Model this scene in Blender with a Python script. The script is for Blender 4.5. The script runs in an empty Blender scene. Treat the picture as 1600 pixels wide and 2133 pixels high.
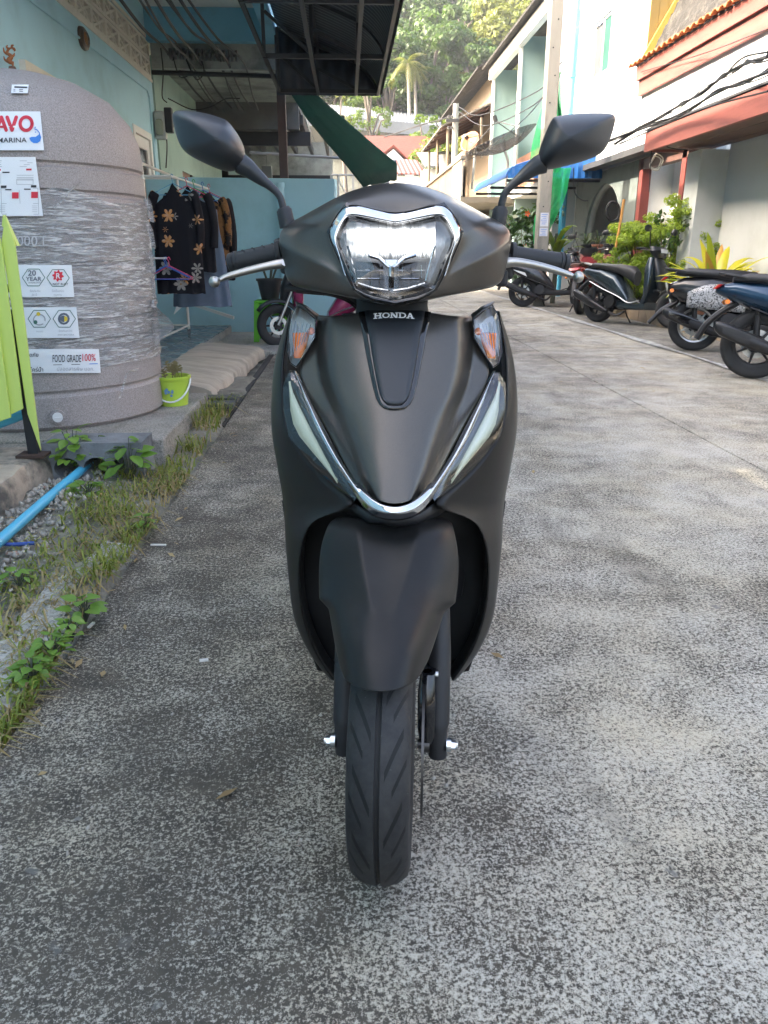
import bpy, bmesh, math, random
import numpy as np
from mathutils import Vector, Matrix, Euler
R = math.radians
random.seed(11)
rng = np.random.default_rng(11)
sc = bpy.context.scene
col = sc.collection

# ------------------------------------------------------------------ camera
CAM_F, CAM_W, CAM_H = 1602.0, 1600.0, 2133.0
cam_d = bpy.data.cameras.new('camera')
cam = bpy.data.objects.new('camera', cam_d)
col.objects.link(cam)
cam.location = (0, 0, 1.0)
cam.rotation_euler = (R(90 - 18.82), 0, R(-2.64))
cam_d.sensor_fit = 'VERTICAL'
cam_d.sensor_height = 36
cam_d.lens = 36 * CAM_F / CAM_H
cam_d.clip_start = 0.05
cam_d.clip_end = 2000
sc.camera = cam

# ------------------------------------------------------------------ sky, sun, exposure
SUN_TO = Vector((-0.80, -0.06, 0.57)).normalized()
world = bpy.data.worlds.new('World')
sc.world = world
world.use_nodes = True
wt = world.node_tree
sky = wt.nodes.new('ShaderNodeTexSky')
sky.sky_type = 'NISHITA'
sky.sun_disc = False
sky.sun_elevation = math.asin(SUN_TO.z)
sky.sun_rotation = math.atan2(SUN_TO.x, SUN_TO.y)
sky.air_density = 1.0
sky.dust_density = 8.0
sky.ozone_density = 0.3
bg = wt.nodes['Background']
bg.inputs['Strength'].default_value = 0.15
wt.links.new(sky.outputs[0], bg.inputs[0])
sun_d = bpy.data.lights.new('sun', 'SUN')
sun_d.energy = 2.0
sun_d.angle = R(0.53)
sun_d.color = (1.0, 0.90, 0.76)
sun = bpy.data.objects.new('sun', sun_d)
col.objects.link(sun)
sun.rotation_euler = SUN_TO.to_track_quat('Z', 'Y').to_euler()
sc.view_settings.view_transform = 'Standard'
sc.view_settings.look = 'None'
sc.view_settings.gamma = 1.0
sc.view_settings.use_curve_mapping = False
sc.view_settings.exposure = 2.95
sc.cycles.max_bounces = 8
sc.cycles.diffuse_bounces = 4
sc.cycles.glossy_bounces = 4
sc.cycles.transparent_max_bounces = 16
sc.cycles.transmission_bounces = 6
sc.cycles.caustics_reflective = False
sc.cycles.caustics_refractive = False
sc.cycles.sample_clamp_indirect = 6
sc.cycles.use_denoising = True

# ------------------------------------------------------------------ helpers
CAM_M = Matrix.Translation(cam.location) @ Euler(cam.rotation_euler).to_matrix().to_4x4()
CAM_R = CAM_M.to_3x3()
CAM_P = Vector(cam.location)

def W(px, py, Y=None, Z=None, X=None):
    """the world point seen at photo pixel (px, py) on the plane y=Y, z=Z or x=X"""
    d = CAM_R @ Vector(((px - CAM_W / 2) / CAM_F, (CAM_H / 2 - py) / CAM_F, -1.0))
    if Y is not None: t = (Y - CAM_P.y) / d.y
    elif Z is not None: t = (Z - CAM_P.z) / d.z
    else: t = (X - CAM_P.x) / d.x
    return CAM_P + d * t

def wm(o):
    m = o.matrix_basis.copy()
    if o.parent:
        m = wm(o.parent) @ o.matrix_parent_inverse @ m
    return m

def link(o, parent=None, world=True):
    col.objects.link(o)
    if parent is not None:
        o.parent = parent
        if world:
            o.matrix_parent_inverse = wm(parent).inverted()
    return o

def tag(o, label=None, cat=None, group=None, kind=None):
    if label: o['label'] = label
    if cat: o['category'] = cat
    if group: o['group'] = group
    if kind: o['kind'] = kind
    return o

def thing(name, label, cat, loc=(0, 0, 0), rot=(0, 0, 0), group=None):
    o = bpy.data.objects.new(name, None)
    o.empty_display_size = 0.1
    o.location = loc
    o.rotation_euler = rot
    col.objects.link(o)
    return tag(o, label, cat, group)

def children(o):
    return [c for c in bpy.data.objects if c.parent == o]

KIDS = {}
def copy_tree(o, label=None, loc=None, rot=None, scale=None):
    """a copy of a thing, of its parts and of their sub-parts; meshes are shared"""
    if not KIDS.get('_n') == len(bpy.data.objects):
        KIDS.clear()
        for c in bpy.data.objects:
            if c.parent: KIDS.setdefault(c.parent.name, []).append(c)
    kids = {k: list(v) for k, v in KIDS.items()}
    def rec(s, parent):
        c = s.copy()
        col.objects.link(c)
        if parent is not None: c.parent = parent
        for k in kids.get(s.name, []): rec(k, c)
        return c
    c = rec(o, None)
    if label: c['label'] = label
    if loc is not None: c.location = loc
    if rot is not None: c.rotation_euler = rot
    if scale is not None: c.scale = scale if hasattr(scale, '__len__') else (scale,) * 3
    return c

def spl(pts, n=6, closed=False):
    """Catmull-Rom through the points"""
    P = [Vector(p) for p in pts]
    out = []
    m = len(P)
    segs = m if closed else m - 1
    for i in range(segs):
        p1, p2 = P[i % m], P[(i + 1) % m]
        p0 = P[(i - 1) % m] if closed or i > 0 else p1 * 2 - p2
        p3 = P[(i + 2) % m] if closed or i + 2 < m else p2 * 2 - p1
        for k in range(n):
            t = k / n
            out.append(0.5 * ((2 * p1) + (p2 - p0) * t + (2 * p0 - 5 * p1 + 4 * p2 - p3) * t * t + (3 * p1 - p0 - 3 * p2 + p3) * t ** 3))
    if not closed: out.append(P[-1])
    return out

class MB:
    """collects shapes and links them as ONE mesh object"""
    def __init__(s):
        s.v, s.f, s.mi, s.m = [], [], [], 0
    def add(s, vs, fs):
        b = len(s.v)
        s.v += [tuple(v) for v in vs]
        s.f += [tuple(i + b for i in f) for f in fs]
        s.mi += [s.m] * len(fs)
        return s
    def box(s, c, size, rot=None):
        hx, hy, hz = size[0] / 2, size[1] / 2, size[2] / 2
        vs = [Vector((x, y, z)) for x in (-hx, hx) for y in (-hy, hy) for z in (-hz, hz)]
        if rot is not None:
            m = rot if isinstance(rot, Matrix) else Euler(rot).to_matrix()
            vs = [m @ v for v in vs]
        c = Vector(c)
        return s.add([v + c for v in vs], [(0, 1, 3, 2), (4, 6, 7, 5), (0, 4, 5, 1), (2, 3, 7, 6), (0, 2, 6, 4), (1, 5, 7, 3)])
    def bx(s, x0, x1, y0, y1, z0, z1):
        return s.box(((x0 + x1) / 2, (y0 + y1) / 2, (z0 + z1) / 2), (abs(x1 - x0), abs(y1 - y0), abs(z1 - z0)))
    def tube(s, pts, r, n=8, cap=True, squash=None):
        P = [Vector(p) for p in pts]
        rs = r if hasattr(r, '__len__') else [r] * len(P)
        t0 = (P[1] - P[0]).normalized()
        up = Vector((0, 0, 1)) if abs(t0.z) < 0.9 else Vector((1, 0, 0))
        nx = t0.cross(up).normalized()
        vs, fs = [], []
        for i, p in enumerate(P):
            t = (P[min(i + 1, len(P) - 1)] - P[max(i - 1, 0)])
            if t.length < 1e-9: t = t0
            t = t.normalized()
            nx = (nx - t * nx.dot(t))
            nx = nx.normalized() if nx.length > 1e-6 else t.orthogonal().normalized()
            ny = t.cross(nx)
            for k in range(n):
                a = 2 * math.pi * k / n
                vs.append(p + nx * (math.cos(a) * rs[i]) + ny * (math.sin(a) * rs[i] * (squash or 1)))
        for i in range(len(P) - 1):
            for k in range(n):
                k2 = (k + 1) % n
                fs.append((i * n + k, i * n + k2, (i + 1) * n + k2, (i + 1) * n + k))
        if cap:
            fs.append(tuple(range(n))[::-1])
            fs.append(tuple((len(P) - 1) * n + k for k in range(n)))
        return s.add(vs, fs)
    def cyl(s, a, b, r0, r1=None, n=12, cap=True):
        return s.tube([a, b], [r0, r0 if r1 is None else r1], n, cap)
    def lathe(s, prof, n=24, c=(0, 0, 0), axis='Z', a0=0, a1=2 * math.pi, closed=False):
        """prof: (radius, height) pairs"""
        c = Vector(c)
        full = abs(a1 - a0 - 2 * math.pi) < 1e-6
        na = n if full else n + 1
        vs, fs = [], []
        for k in range(na):
            a = a0 + (a1 - a0) * k / n
            for r, h in prof:
                x, y = r * math.cos(a), r * math.sin(a)
                vs.append(c + (Vector((x, y, h)) if axis == 'Z' else Vector((h, x, y)) if axis == 'X' else Vector((x, h, y))))
        m = len(prof)
        for k in range(n):
            k2 = (k + 1) % na
            for j in range(m if closed else m - 1):
                j2 = (j + 1) % m
                fs.append((k * m + j, k2 * m + j, k2 * m + j2, k * m + j2))
        return s.add(vs, fs)
    def prism(s, poly, off, flip=False):
        """poly: list of 3-D points in a plane, thickened by the vector off"""
        P = [Vector(p) for p in poly]
        off = Vector(off)
        n = len(P)
        vs = P + [p + off for p in P]
        fs = [tuple(range(n))[::-1], tuple(range(n, 2 * n))]
        fs += [(i, (i + 1) % n, n + (i + 1) % n, n + i) for i in range(n)]
        return s.add(vs, fs)
    def grid(s, rows, close_u=False, close_v=False):
        nr, nc = len(rows), len(rows[0])
        vs = [p for r in rows for p in r]
        fs = []
        for i in range(nr if close_v else nr - 1):
            for j in range(nc if close_u else nc - 1):
                i2, j2 = (i + 1) % nr, (j + 1) % nc
                fs.append((i * nc + j, i * nc + j2, i2 * nc + j2, i2 * nc + j))
        return s.add(vs, fs)
    def ball(s, c, r, n=10, sq=(1, 1, 1)):
        c = Vector(c)
        rows = []
        for i in range(n + 1):
            t = math.pi * i / n
            rows.append([c + Vector((r * sq[0] * math.sin(t) * math.cos(2 * math.pi * k / (2 * n)), r * sq[1] * math.sin(t) * math.sin(2 * math.pi * k / (2 * n)), r * sq[2] * math.cos(t))) for k in range(2 * n)])
        return s.grid(rows, close_u=True)
    def loft(s, secs, n=16, p=2.6, caps=True):
        """secs: (centre, side vector, up vector) superellipse sections, optional 4th the exponent"""
        rows = []
        for sec in secs:
            c, a, b = Vector(sec[0]), Vector(sec[1]), Vector(sec[2])
            e = sec[3] if len(sec) > 3 else p
            row = []
            for k in range(n):
                t = 2 * math.pi * k / n
                ct, st = math.cos(t), math.sin(t)
                row.append(c + a * (math.copysign(abs(ct) ** (2 / e), ct)) + b * (math.copysign(abs(st) ** (2 / e), st)))
            rows.append(row)
        b0 = len(s.v)
        s.grid(rows, close_u=True)
        if caps:
            s.add(rows[0], [tuple(range(n))])
            s.add(rows[-1], [tuple(range(n))[::-1]])
        return s
    def build(s, name, mats, parent=None, world=True, smooth=None, bevel=0, bseg=2, sub=0, solid=0, crease=None, weld=0):
        me = bpy.data.meshes.new(name)
        me.from_pydata(s.v, [], s.f)
        mats = mats if isinstance(mats, (list, tuple)) else [mats]
        for m in mats: me.materials.append(m)
        if len(mats) > 1:
            me.polygons.foreach_set('material_index', s.mi)
        if smooth or sub:
            me.polygons.foreach_set('use_smooth', [True] * len(s.f))
        bm = bmesh.new()
        bm.from_mesh(me)
        if weld: bmesh.ops.remove_doubles(bm, verts=bm.verts, dist=weld)
        bmesh.ops.recalc_face_normals(bm, faces=bm.faces)
        bm.to_mesh(me)
        bm.free()
        if smooth and smooth is not True:
            me.set_sharp_from_angle(angle=R(smooth))
        me.update()
        if crease and not weld:
            att = me.attributes.new('crease_edge', 'FLOAT', 'EDGE')
            look = {tuple(sorted(e.vertices)): e.index for e in me.edges}
            for (a, b, w) in crease:
                i = look.get((min(a, b), max(a, b)))
                if i is not None: att.data[i].value = w
        o = bpy.data.objects.new(name, me)
        if solid:
            md = o.modifiers.new('solid', 'SOLIDIFY'); md.thickness = solid; md.offset = -1 if solid > 0 else 1
            md.thickness = abs(solid)
        if sub:
            md = o.modifiers.new('sub', 'SUBSURF'); md.levels = sub; md.render_levels = sub
        if bevel:
            md = o.modifiers.new('bevel', 'BEVEL'); md.width = bevel; md.segments = bseg; md.limit_method = 'ANGLE'; md.angle_limit = R(40)
        return link(o, parent, world)

def raw_mesh(name, V, F, mat, parent=None, world=True, smooth=False, kind=None, colors=None):
    """a mesh from numpy arrays (quads)"""
    V = np.asarray(V, dtype=np.float32).reshape(-1, 3)
    F = np.asarray(F, dtype=np.int32)
    me = bpy.data.meshes.new(name)
    me.vertices.add(len(V)); me.vertices.foreach_set('co', V.ravel())
    nf, k = F.shape
    me.loops.add(nf * k); me.loops.foreach_set('vertex_index', F.ravel())
    me.polygons.add(nf)
    me.polygons.foreach_set('loop_start', np.arange(0, nf * k, k, dtype=np.int32))
    if smooth: me.polygons.foreach_set('use_smooth', np.ones(nf, dtype=bool))
    if colors is not None:
        a = me.attributes.new('tone', 'FLOAT', 'FACE')
        a.data.foreach_set('value', np.asarray(colors, dtype=np.float32))
    me.update(calc_edges=True)
    me.materials.append(mat)
    o = bpy.data.objects.new(name, me)
    if kind: o['kind'] = kind
    return link(o, parent, world)

# ------------------------------------------------------------------ materials
def newmat(name):
    m = bpy.data.materials.new(name)
    m.use_nodes = True
    return m, m.node_tree, m.node_tree.nodes['Principled BSDF']

def N(t, typ, **kw):
    n = t.nodes.new(typ)
    for k, v in kw.items():
        if k in n.inputs: n.inputs[k].default_value = v
        else: setattr(n, k, v)
    return n

def noise(t, vec, scale, detail=4, rough=0.55, stretch=None, dist=0):
    n = N(t, 'ShaderNodeTexNoise')
    n.inputs['Scale'].default_value = scale
    n.inputs['Detail'].default_value = detail
    n.inputs['Roughness'].default_value = rough
    n.inputs['Distortion'].default_value = dist
    if stretch:
        mp = N(t, 'ShaderNodeMapping')
        mp.inputs['Scale'].default_value = stretch
        t.links.new(vec, mp.inputs[0]); vec = mp.outputs[0]
    t.links.new(vec, n.inputs['Vector'])
    return n.outputs['Fac']

def ramp(t, fac, stops):
    n = N(t, 'ShaderNodeValToRGB')
    cr = n.color_ramp
    while len(cr.elements) < len(stops): cr.elements.new(0.5)
    for e, (p, c) in zip(cr.elements, stops):
        e.position = p
        e.color = (c, c, c, 1) if not hasattr(c, '__len__') else (c[0], c[1], c[2], 1)
    t.links.new(fac, n.inputs[0])
    return n.outputs[0]

def mixc(t, fac, a, b, typ='MIX'):
    n = N(t, 'ShaderNodeMix', data_type='RGBA', blend_type=typ)
    for sock, val in ((n.inputs[0], fac), (n.inputs[6], a), (n.inputs[7], b)):
        if hasattr(val, 'is_output'): t.links.new(val, sock)
        elif hasattr(val, '__len__'): sock.default_value = (val[0], val[1], val[2], 1)
        else: sock.default_value = val
    return n.outputs[2]

def mth(t, op, a, b=0.0, c=None, clamp=False):
    n = N(t, 'ShaderNodeMath', operation=op, use_clamp=clamp)
    for i, v in enumerate((a, b) if c is None else (a, b, c)):
        if hasattr(v, 'is_output'): t.links.new(v, n.inputs[i])
        else: n.inputs[i].default_value = v
    return n.outputs[0]

def bump_to(t, b, h, strength=0.3, dist=0.01):
    n = N(t, 'ShaderNodeBump')
    n.inputs['Strength'].default_value = strength
    n.inputs['Distance'].default_value = dist
    t.links.new(h, n.inputs['Height'])
    t.links.new(n.outputs[0], b.inputs['Normal'])

def coord(t, kind='Object'):
    return N(t, 'ShaderNodeTexCoord').outputs[kind]

MATS = {}
def pm(name, c, rough=0.5, metal=0, var=0.10, vs=5, bump=0, bs=60, bd=0.004, coat=0, spec=0.5, c2=None, cs=3, thr=(0.5, 0.65), rv=0.0, stretch=None, sheen=0, emit=None, es=0):
    """principled material whose colour and roughness wander, with optional stains (c2) and relief"""
    if name in MATS: return MATS[name]
    m, t, b = newmat(name)
    v = coord(t)
    n1 = noise(t, v, vs, 5, 0.6, stretch)
    k = ramp(t, n1, [(0.25, 1 - var), (0.75, 1 + var)])
    cc = mixc(t, 1.0, c, k, 'MULTIPLY')
    if c2 is not None:
        n2 = noise(t, v, cs, 6, 0.65, stretch)
        cc = mixc(t, ramp(t, n2, [(thr[0], 0.0), (thr[1], 1.0)]), cc, c2)
    t.links.new(cc, b.inputs['Base Color'])
    b.inputs['Metallic'].default_value = metal
    b.inputs['Specular IOR Level'].default_value = spec
    if rv:
        t.links.new(ramp(t, noise(t, v, vs * 2.3, 4), [(0.3, max(0.02, rough - rv)), (0.7, min(1, rough + rv))]), b.inputs['Roughness'])
    else:
        b.inputs['Roughness'].default_value = rough
    if coat:
        b.inputs['Coat Weight'].default_value = coat
        b.inputs['Coat Roughness'].default_value = 0.08
    if bump: bump_to(t, b, noise(t, v, bs, 4, 0.6, stretch), bump, bd)
    if emit:
        b.inputs['Emission Color'].default_value = (*emit, 1)
        b.inputs['Emission Strength'].default_value = es
    MATS[name] = m
    return m

def glass_mat(name, tint=(0.9, 0.95, 0.95), gloss=0.12, clear=0.85, rough=0.03):
    """thin clear pane: mostly see-through with a mirror-like sheen"""
    m, t, b = newmat(name)
    t.nodes.remove(b)
    tr = N(t, 'ShaderNodeBsdfTransparent'); tr.inputs[0].default_value = (*tint, 1)
    gl = N(t, 'ShaderNodeBsdfGlossy'); gl.inputs['Roughness'].default_value = rough
    fr = N(t, 'ShaderNodeFresnel'); fr.inputs[0].default_value = 1.5
    mx = N(t, 'ShaderNodeMixShader')
    t.links.new(mth(t, 'ADD', fr.outputs[0], gloss * 0.5, clamp=True), mx.inputs[0])
    t.links.new(tr.outputs[0], mx.inputs[1]); t.links.new(gl.outputs[0], mx.inputs[2])
    t.links.new(mx.outputs[0], t.nodes['Material Output'].inputs[0])
    MATS[name] = m
    return m

def leaf_mat(name, dark, light, rough=0.45, trans=0.35):
    """leaf colour picked per face by the 'tone' attribute, partly translucent"""
    m, t, b = newmat(name)
    at = N(t, 'ShaderNodeAttribute', attribute_name='tone')
    v = coord(t)
    f = mth(t, 'ADD', mth(t, 'MULTIPLY', noise(t, v, 1.3, 3), 0.5), mth(t, 'MULTIPLY', at.outputs['Fac'], 0.75), clamp=True)
    cc = mixc(t, f, dark, light)
    t.links.new(cc, b.inputs['Base Color'])
    b.inputs['Roughness'].default_value = rough
    tl = N(t, 'ShaderNodeBsdfTranslucent')
    t.links.new(mixc(t, 1.0, cc, (1.25, 1.3, 0.6), 'MULTIPLY'), tl.inputs[0])
    mx = N(t, 'ShaderNodeMixShader'); mx.inputs[0].default_value = trans
    t.links.new(b.outputs[0], mx.inputs[1]); t.links.new(tl.outputs[0], mx.inputs[2])
    t.links.new(mx.outputs[0], t.nodes['Material Output'].inputs[0])
    MATS[name] = m
    return m

def text_obj(name, body, size, mat, parent=None, fn=None, depth=0.0, align='LEFT', bold=0.0, sx=1.0, spacing=1.0):
    """lettering as a real mesh; fn maps flat (x, y) to a 3-D point"""
    cu = bpy.data.curves.new(name, 'FONT')
    cu.body = body; cu.size = size; cu.align_x = align; cu.offset = bold; cu.space_character = spacing
    cu.resolution_u = 3
    to = bpy.data.objects.new(name, cu)
    col.objects.link(to)
    dg = bpy.context.evaluated_depsgraph_get()
    me = bpy.data.meshes.new_from_object(to.evaluated_get(dg))
    bpy.data.objects.remove(to)
    me.name = name
    for v in me.vertices: v.co.x *= sx
    if fn:
        for v in me.vertices: v.co = fn(v.co.x, v.co.y)
    me.materials.clear(); me.materials.append(mat)
    o = bpy.data.objects.new(name, me)
    return link(o, parent, True)
# ------------------------------------------------------------------ scooter materials
def paint_matte(name, c, rough=0.36, metal=0.75, spec=.5):
    m, t, b = newmat(name)
    v = coord(t)
    b.inputs['Metallic'].default_value = metal
    b.inputs['Specular IOR Level'].default_value = spec
    k = ramp(t, noise(t, v, 900, 2), [(0.35, 0.9), (0.65, 1.1)])
    dust = ramp(t, noise(t, v, 7, 6, 0.65), [(0.5, 0.0), (0.8, 0.05)])
    t.links.new(mixc(t, dust, mixc(t, 1.0, c, k, 'MULTIPLY'), (0.16, 0.15, 0.13)), b.inputs['Base Color'])
    t.links.new(ramp(t, noise(t, v, 12, 5, 0.6), [(0.3, rough - 0.012), (0.7, rough + 0.015)]), b.inputs['Roughness'])
    bump_to(t, b, noise(t, v, 1400, 2), 0.05, 0.0004)
    MATS[name] = m
    return m

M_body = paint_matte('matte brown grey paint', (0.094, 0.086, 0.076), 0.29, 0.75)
M_body_shaded = paint_matte('body paint darkened for shade', (0.015, 0.0145, 0.014), 0.36, 0.35, .28)  # same paint as the cover, darkened for the shade on shields and fender
M_panel = pm('satin black plastic', (0.016, 0.018, 0.021), 0.42, var=0.08, vs=20, bump=0.06, bs=900, bd=0.0005)
M_blk = pm('black plastic', (0.013, 0.013, 0.014), 0.55, var=0.15, vs=15, bump=0.12, bs=700, bd=0.0006)
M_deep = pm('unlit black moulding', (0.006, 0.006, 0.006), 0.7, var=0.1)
M_gblk = pm('gloss black plastic', (0.008, 0.008, 0.009), 0.08, var=0.05, coat=0.4)
M_chrome = pm('chrome', (0.56, 0.57, 0.59), 0.06, 1.0, var=0.02, vs=3)
M_alu = pm('polished aluminium', (0.40, 0.385, 0.355), 0.30, 1.0, var=0.08, vs=30, stretch=(1, 8, 8))
M_steel = pm('zinc plated steel', (0.62, 0.66, 0.68), 0.28, 1.0, var=0.08, vs=60)
M_dsteel = pm('dark brake steel', (0.10, 0.095, 0.09), 0.4, 0.9, var=0.2, vs=40)
M_grip = pm('grip rubber', (0.018, 0.018, 0.019), 0.62, var=0.12, vs=40, bump=0.2, bs=600, bd=0.001)
M_amber = pm('amber bulb', (0.75, 0.16, 0.01), 0.25, var=0.12, vs=80)
M_refl = pm('silvered reflector', (0.26, 0.27, 0.29), 0.22, 1.0, var=0.15, vs=120, stretch=(6, 1, 0.4), bump=0.5, bs=240, bd=0.002)
M_refl2 = pm('bright lamp bowl', (0.85, 0.85, 0.84), 0.3, 0.7, var=0.1, vs=120, stretch=(6, 1, 0.4), bump=0.3, bs=240, bd=0.002)
M_clear = glass_mat('clear lamp cover', (0.97, 0.98, 0.98), 0.10)
M_drl = pm('frosted light guide', (0.60, 0.63, 0.54), 0.22, var=0.05, vs=30, coat=0.3, emit=(0.80, 0.95, 0.72), es=0.03)
M_mirror = pm('mirror glass', (0.9, 0.9, 0.9), 0.02, 1.0, var=0.01)
M_white = pm('white print', (0.8, 0.8, 0.8), 0.45, var=0.03)
M_seat = pm('black seat vinyl', (0.017, 0.017, 0.018), 0.5, var=0.15, vs=12, bump=0.25, bs=300, bd=0.001)

def led_mat():
    """two glowing rows of light-emitting diodes behind fluted optics, fading above and below each row"""
    m, t, b = newmat('lit headlamp leds')
    v = coord(t)
    sp = N(t, 'ShaderNodeSeparateXYZ'); t.links.new(v, sp.inputs[0])
    flute = ramp(t, noise(t, v, 150, 4, 0.7, (3.4, 1, 0.30)), [(0.36, 0.15), (0.62, 1.0)])
    tot = None
    for z0, sg, amp in ((LED_Z[0], .0075, 1.6), (LED_Z[1], .0085, .95)):
        d = mth(t, 'DIVIDE', mth(t, 'ADD', mth(t, 'SUBTRACT', sp.outputs[2], z0), mth(t, 'MULTIPLY', mth(t, 'SUBTRACT', noise(t, v, 90, 2, .5, (1, 1, .01)), .5), .010)), sg)
        g_ = mth(t, 'MULTIPLY', mth(t, 'POWER', math.e, mth(t, 'MULTIPLY', mth(t, 'MULTIPLY', d, d), -1.0)), amp)
        tot = g_ if tot is None else mth(t, 'ADD', tot, mth(t, 'MULTIPLY', g_, flute))
    b.inputs['Base Color'].default_value = (0.22, 0.23, 0.25, 1)
    b.inputs['Metallic'].default_value = 0.6
    b.inputs['Roughness'].default_value = 0.3
    b.inputs['Emission Color'].default_value = (0.97, 0.98, 1.0, 1)
    ex = mth(t, 'POWER', mth(t, 'DIVIDE', mth(t, 'ABSOLUTE', sp.outputs[0]), .072), 6.0)
    tot = mth(t, 'MULTIPLY', tot, mth(t, 'POWER', math.e, mth(t, 'MULTIPLY', ex, -1.0)))
    t.links.new(mth(t, 'MULTIPLY', tot, mth(t, 'ADD', mth(t, 'MULTIPLY', flute, .75), .25)), b.inputs['Emission Strength'])
    return m
_si = (Matrix.Translation((0.0667, 1.094, 0)) @ Matrix.Rotation(-R(3.15), 4, 'Z')).inverted()
LED_Z = [(_si @ W(815, y_, Y=1.352)).z for y_ in (490, 518)]
M_led = led_mat()

def tyre_mat(name='tyre rubber', rad=0.218, n=13):
    """black rubber; slanted sipes as relief with their shade painted near black on the tread, by the angle round the axle (X)"""
    m, t, b = newmat(name)
    v = coord(t)
    s = N(t, 'ShaderNodeSeparateXYZ'); t.links.new(v, s.inputs[0])
    ang = mth(t, 'MULTIPLY', mth(t, 'ARCTAN2', s.outputs[2], s.outputs[1]), n / (2 * math.pi))
    ax = mth(t, 'ABSOLUTE', s.outputs[0])
    side = mth(t, 'MULTIPLY', mth(t, 'SIGN', s.outputs[0]), 0.25)
    ph = mth(t, 'ADD', mth(t, 'ADD', ang, mth(t, 'MULTIPLY', mth(t, 'POWER', ax, 0.85), 15.0)), side)
    fr = mth(t, 'ABSOLUTE', mth(t, 'SUBTRACT', mth(t, 'FRACT', ph), 0.5))
    line = mth(t, 'LESS_THAN', fr, 0.072)
    # alternate long and short cuts
    ph2 = mth(t, 'FRACT', mth(t, 'ADD', mth(t, 'MULTIPLY', ph, 1.0), 0.5))
    fr2 = mth(t, 'ABSOLUTE', mth(t, 'SUBTRACT', ph2, 0.5))
    line2 = mth(t, 'LESS_THAN', fr2, 0.055)
    m1 = mth(t, 'MULTIPLY', line, mth(t, 'MULTIPLY', mth(t, 'GREATER_THAN', ax, 0.010), mth(t, 'LESS_THAN', ax, 0.036)))
    m2 = mth(t, 'MULTIPLY', line2, mth(t, 'MULTIPLY', mth(t, 'GREATER_THAN', ax, 0.021), mth(t, 'LESS_THAN', ax, 0.041)))
    g = mth(t, 'MAXIMUM', m1, m2)
    base = mixc(t, ramp(t, noise(t, v, 30, 6, 0.7), [(0.35, 0.0), (0.7, 1.0)]), (0.014, 0.014, 0.015), (0.036, 0.035, 0.033))
    specks = ramp(t, noise(t, v, 210, 3, 0.7), [(0.70, 0.0), (0.76, 0.6)])
    base = mixc(t, specks, base, (0.20, 0.20, 0.19))
    t.links.new(mixc(t, g, base, (0.004, 0.004, 0.004)), b.inputs['Base Color'])  # shade inside the sipes goes into the colour
    b.inputs['Roughness'].default_value = 0.62
    b.inputs['Specular IOR Level'].default_value = 0.35
    h = mth(t, 'SUBTRACT', mth(t, 'MULTIPLY', noise(t, v, 300, 4, 0.7), 0.15), g)
    bump_to(t, b, h, 0.8, 0.003)
    MATS[name] = m
    return m
M_tyre = tyre_mat()

# ------------------------------------------------------------------ the scooter in the middle of the road
SCR = thing('scooter', 'matte charcoal scooter with lit headlight facing the camera, parked in the middle of the road', 'scooter', (0.0667, 1.094, 0), (0, 0, -R(3.15)))
SC_M = Matrix.Translation((0.0667, 1.094, 0)) @ Matrix.Rotation(-R(3.15), 4, 'Z')
SC_I = SC_M.inverted()
ST_L = Matrix.Translation((0, 0.266, 0)) @ Matrix.Rotation(-R(3.04), 4, 'Z') @ Matrix.Translation((0, -0.266, 0))   # turned front wheel
ST_I = (SC_M @ ST_L).inverted()
YW = 1.094

def S(px, py, D): return SC_I @ W(px, py, Y=D)
def SF(px, py, D): return ST_I @ W(px, py, Y=D)
def mir(p): return Vector((-p.x, p.y, p.z))
def sb(mb, name, mat, parent=None, **kw):
    return mb.build(name, mat, parent or SCR, world=False, **kw)
def half_rows(rows, fn=S):
    """rows traced from the left edge to the centre line, completed by their mirror image"""
    out = []
    for r in rows:
        L = [fn(*p) for p in r]
        c = L[-1]; c.x = 0
        out.append(L + [mir(p) for p in L[-2::-1]])
    return out
def crease_cols(nr, nc, cols, w, r0=0, r1=None):
    out = []
    for c in cols:
        for i in range(r0, (nr if r1 is None else r1) - 1):
            out.append((i * nc + c, (i + 1) * nc + c, w))
    return out

# --- handlebar cowl: rings from the lamp opening outwards
inn = [(813, 447), (770, 433), (722, 421), (700, 448), (681, 483), (690, 508), (703, 538), (721, 576), (735, 604), (752, 617), (775, 628), (813, 638)]
outr = [(818, 376), (760, 386), (712, 404), (668, 428), (625, 452), (598, 464), (581, 480), (578, 502), (590, 570), (603, 601), (690, 607), (815, 645)]
outD = [1.45, 1.45, 1.45, 1.45, 1.45, 1.45, 1.44, 1.43, 1.42, 1.42, 1.41, 1.395]
def lampD(y): return 1.318 + (640 - y) / 210 * 0.030
def ring(pts):
    L = [S(*p) for p in pts]
    L[0].x = 0; L[-1].x = 0
    return L + [mir(p) for p in L[-2:0:-1]]
i3 = [(x, y, lampD(y)) for x, y in inn]
o3 = [(x, y, d) for (x, y), d in zip(outr, outD)]
RI, RO = ring(i3), ring(o3)
def blend(a, b, t, bulge=0.0): return [Vector((p.x + (q.x - p.x) * t, p.y + (q.y - p.y) * (t - bulge), p.z + (q.z - p.z) * t)) for p, q in zip(a, b)]
cen = Vector((0, 1.52 - YW, 0.985))
RB = [Vector((p.x * 0.985, p.y + 0.035, cen.z + (p.z - cen.z) * 0.97)) for p in RO]
RC = [Vector((p.x * 0.90, p.y + 0.10, cen.z + (p.z - cen.z) * 0.85)) for p in RO]
RL = [Vector((p.x * 0.97, p.y + 0.02, p.z)) for p in RI]
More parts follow.
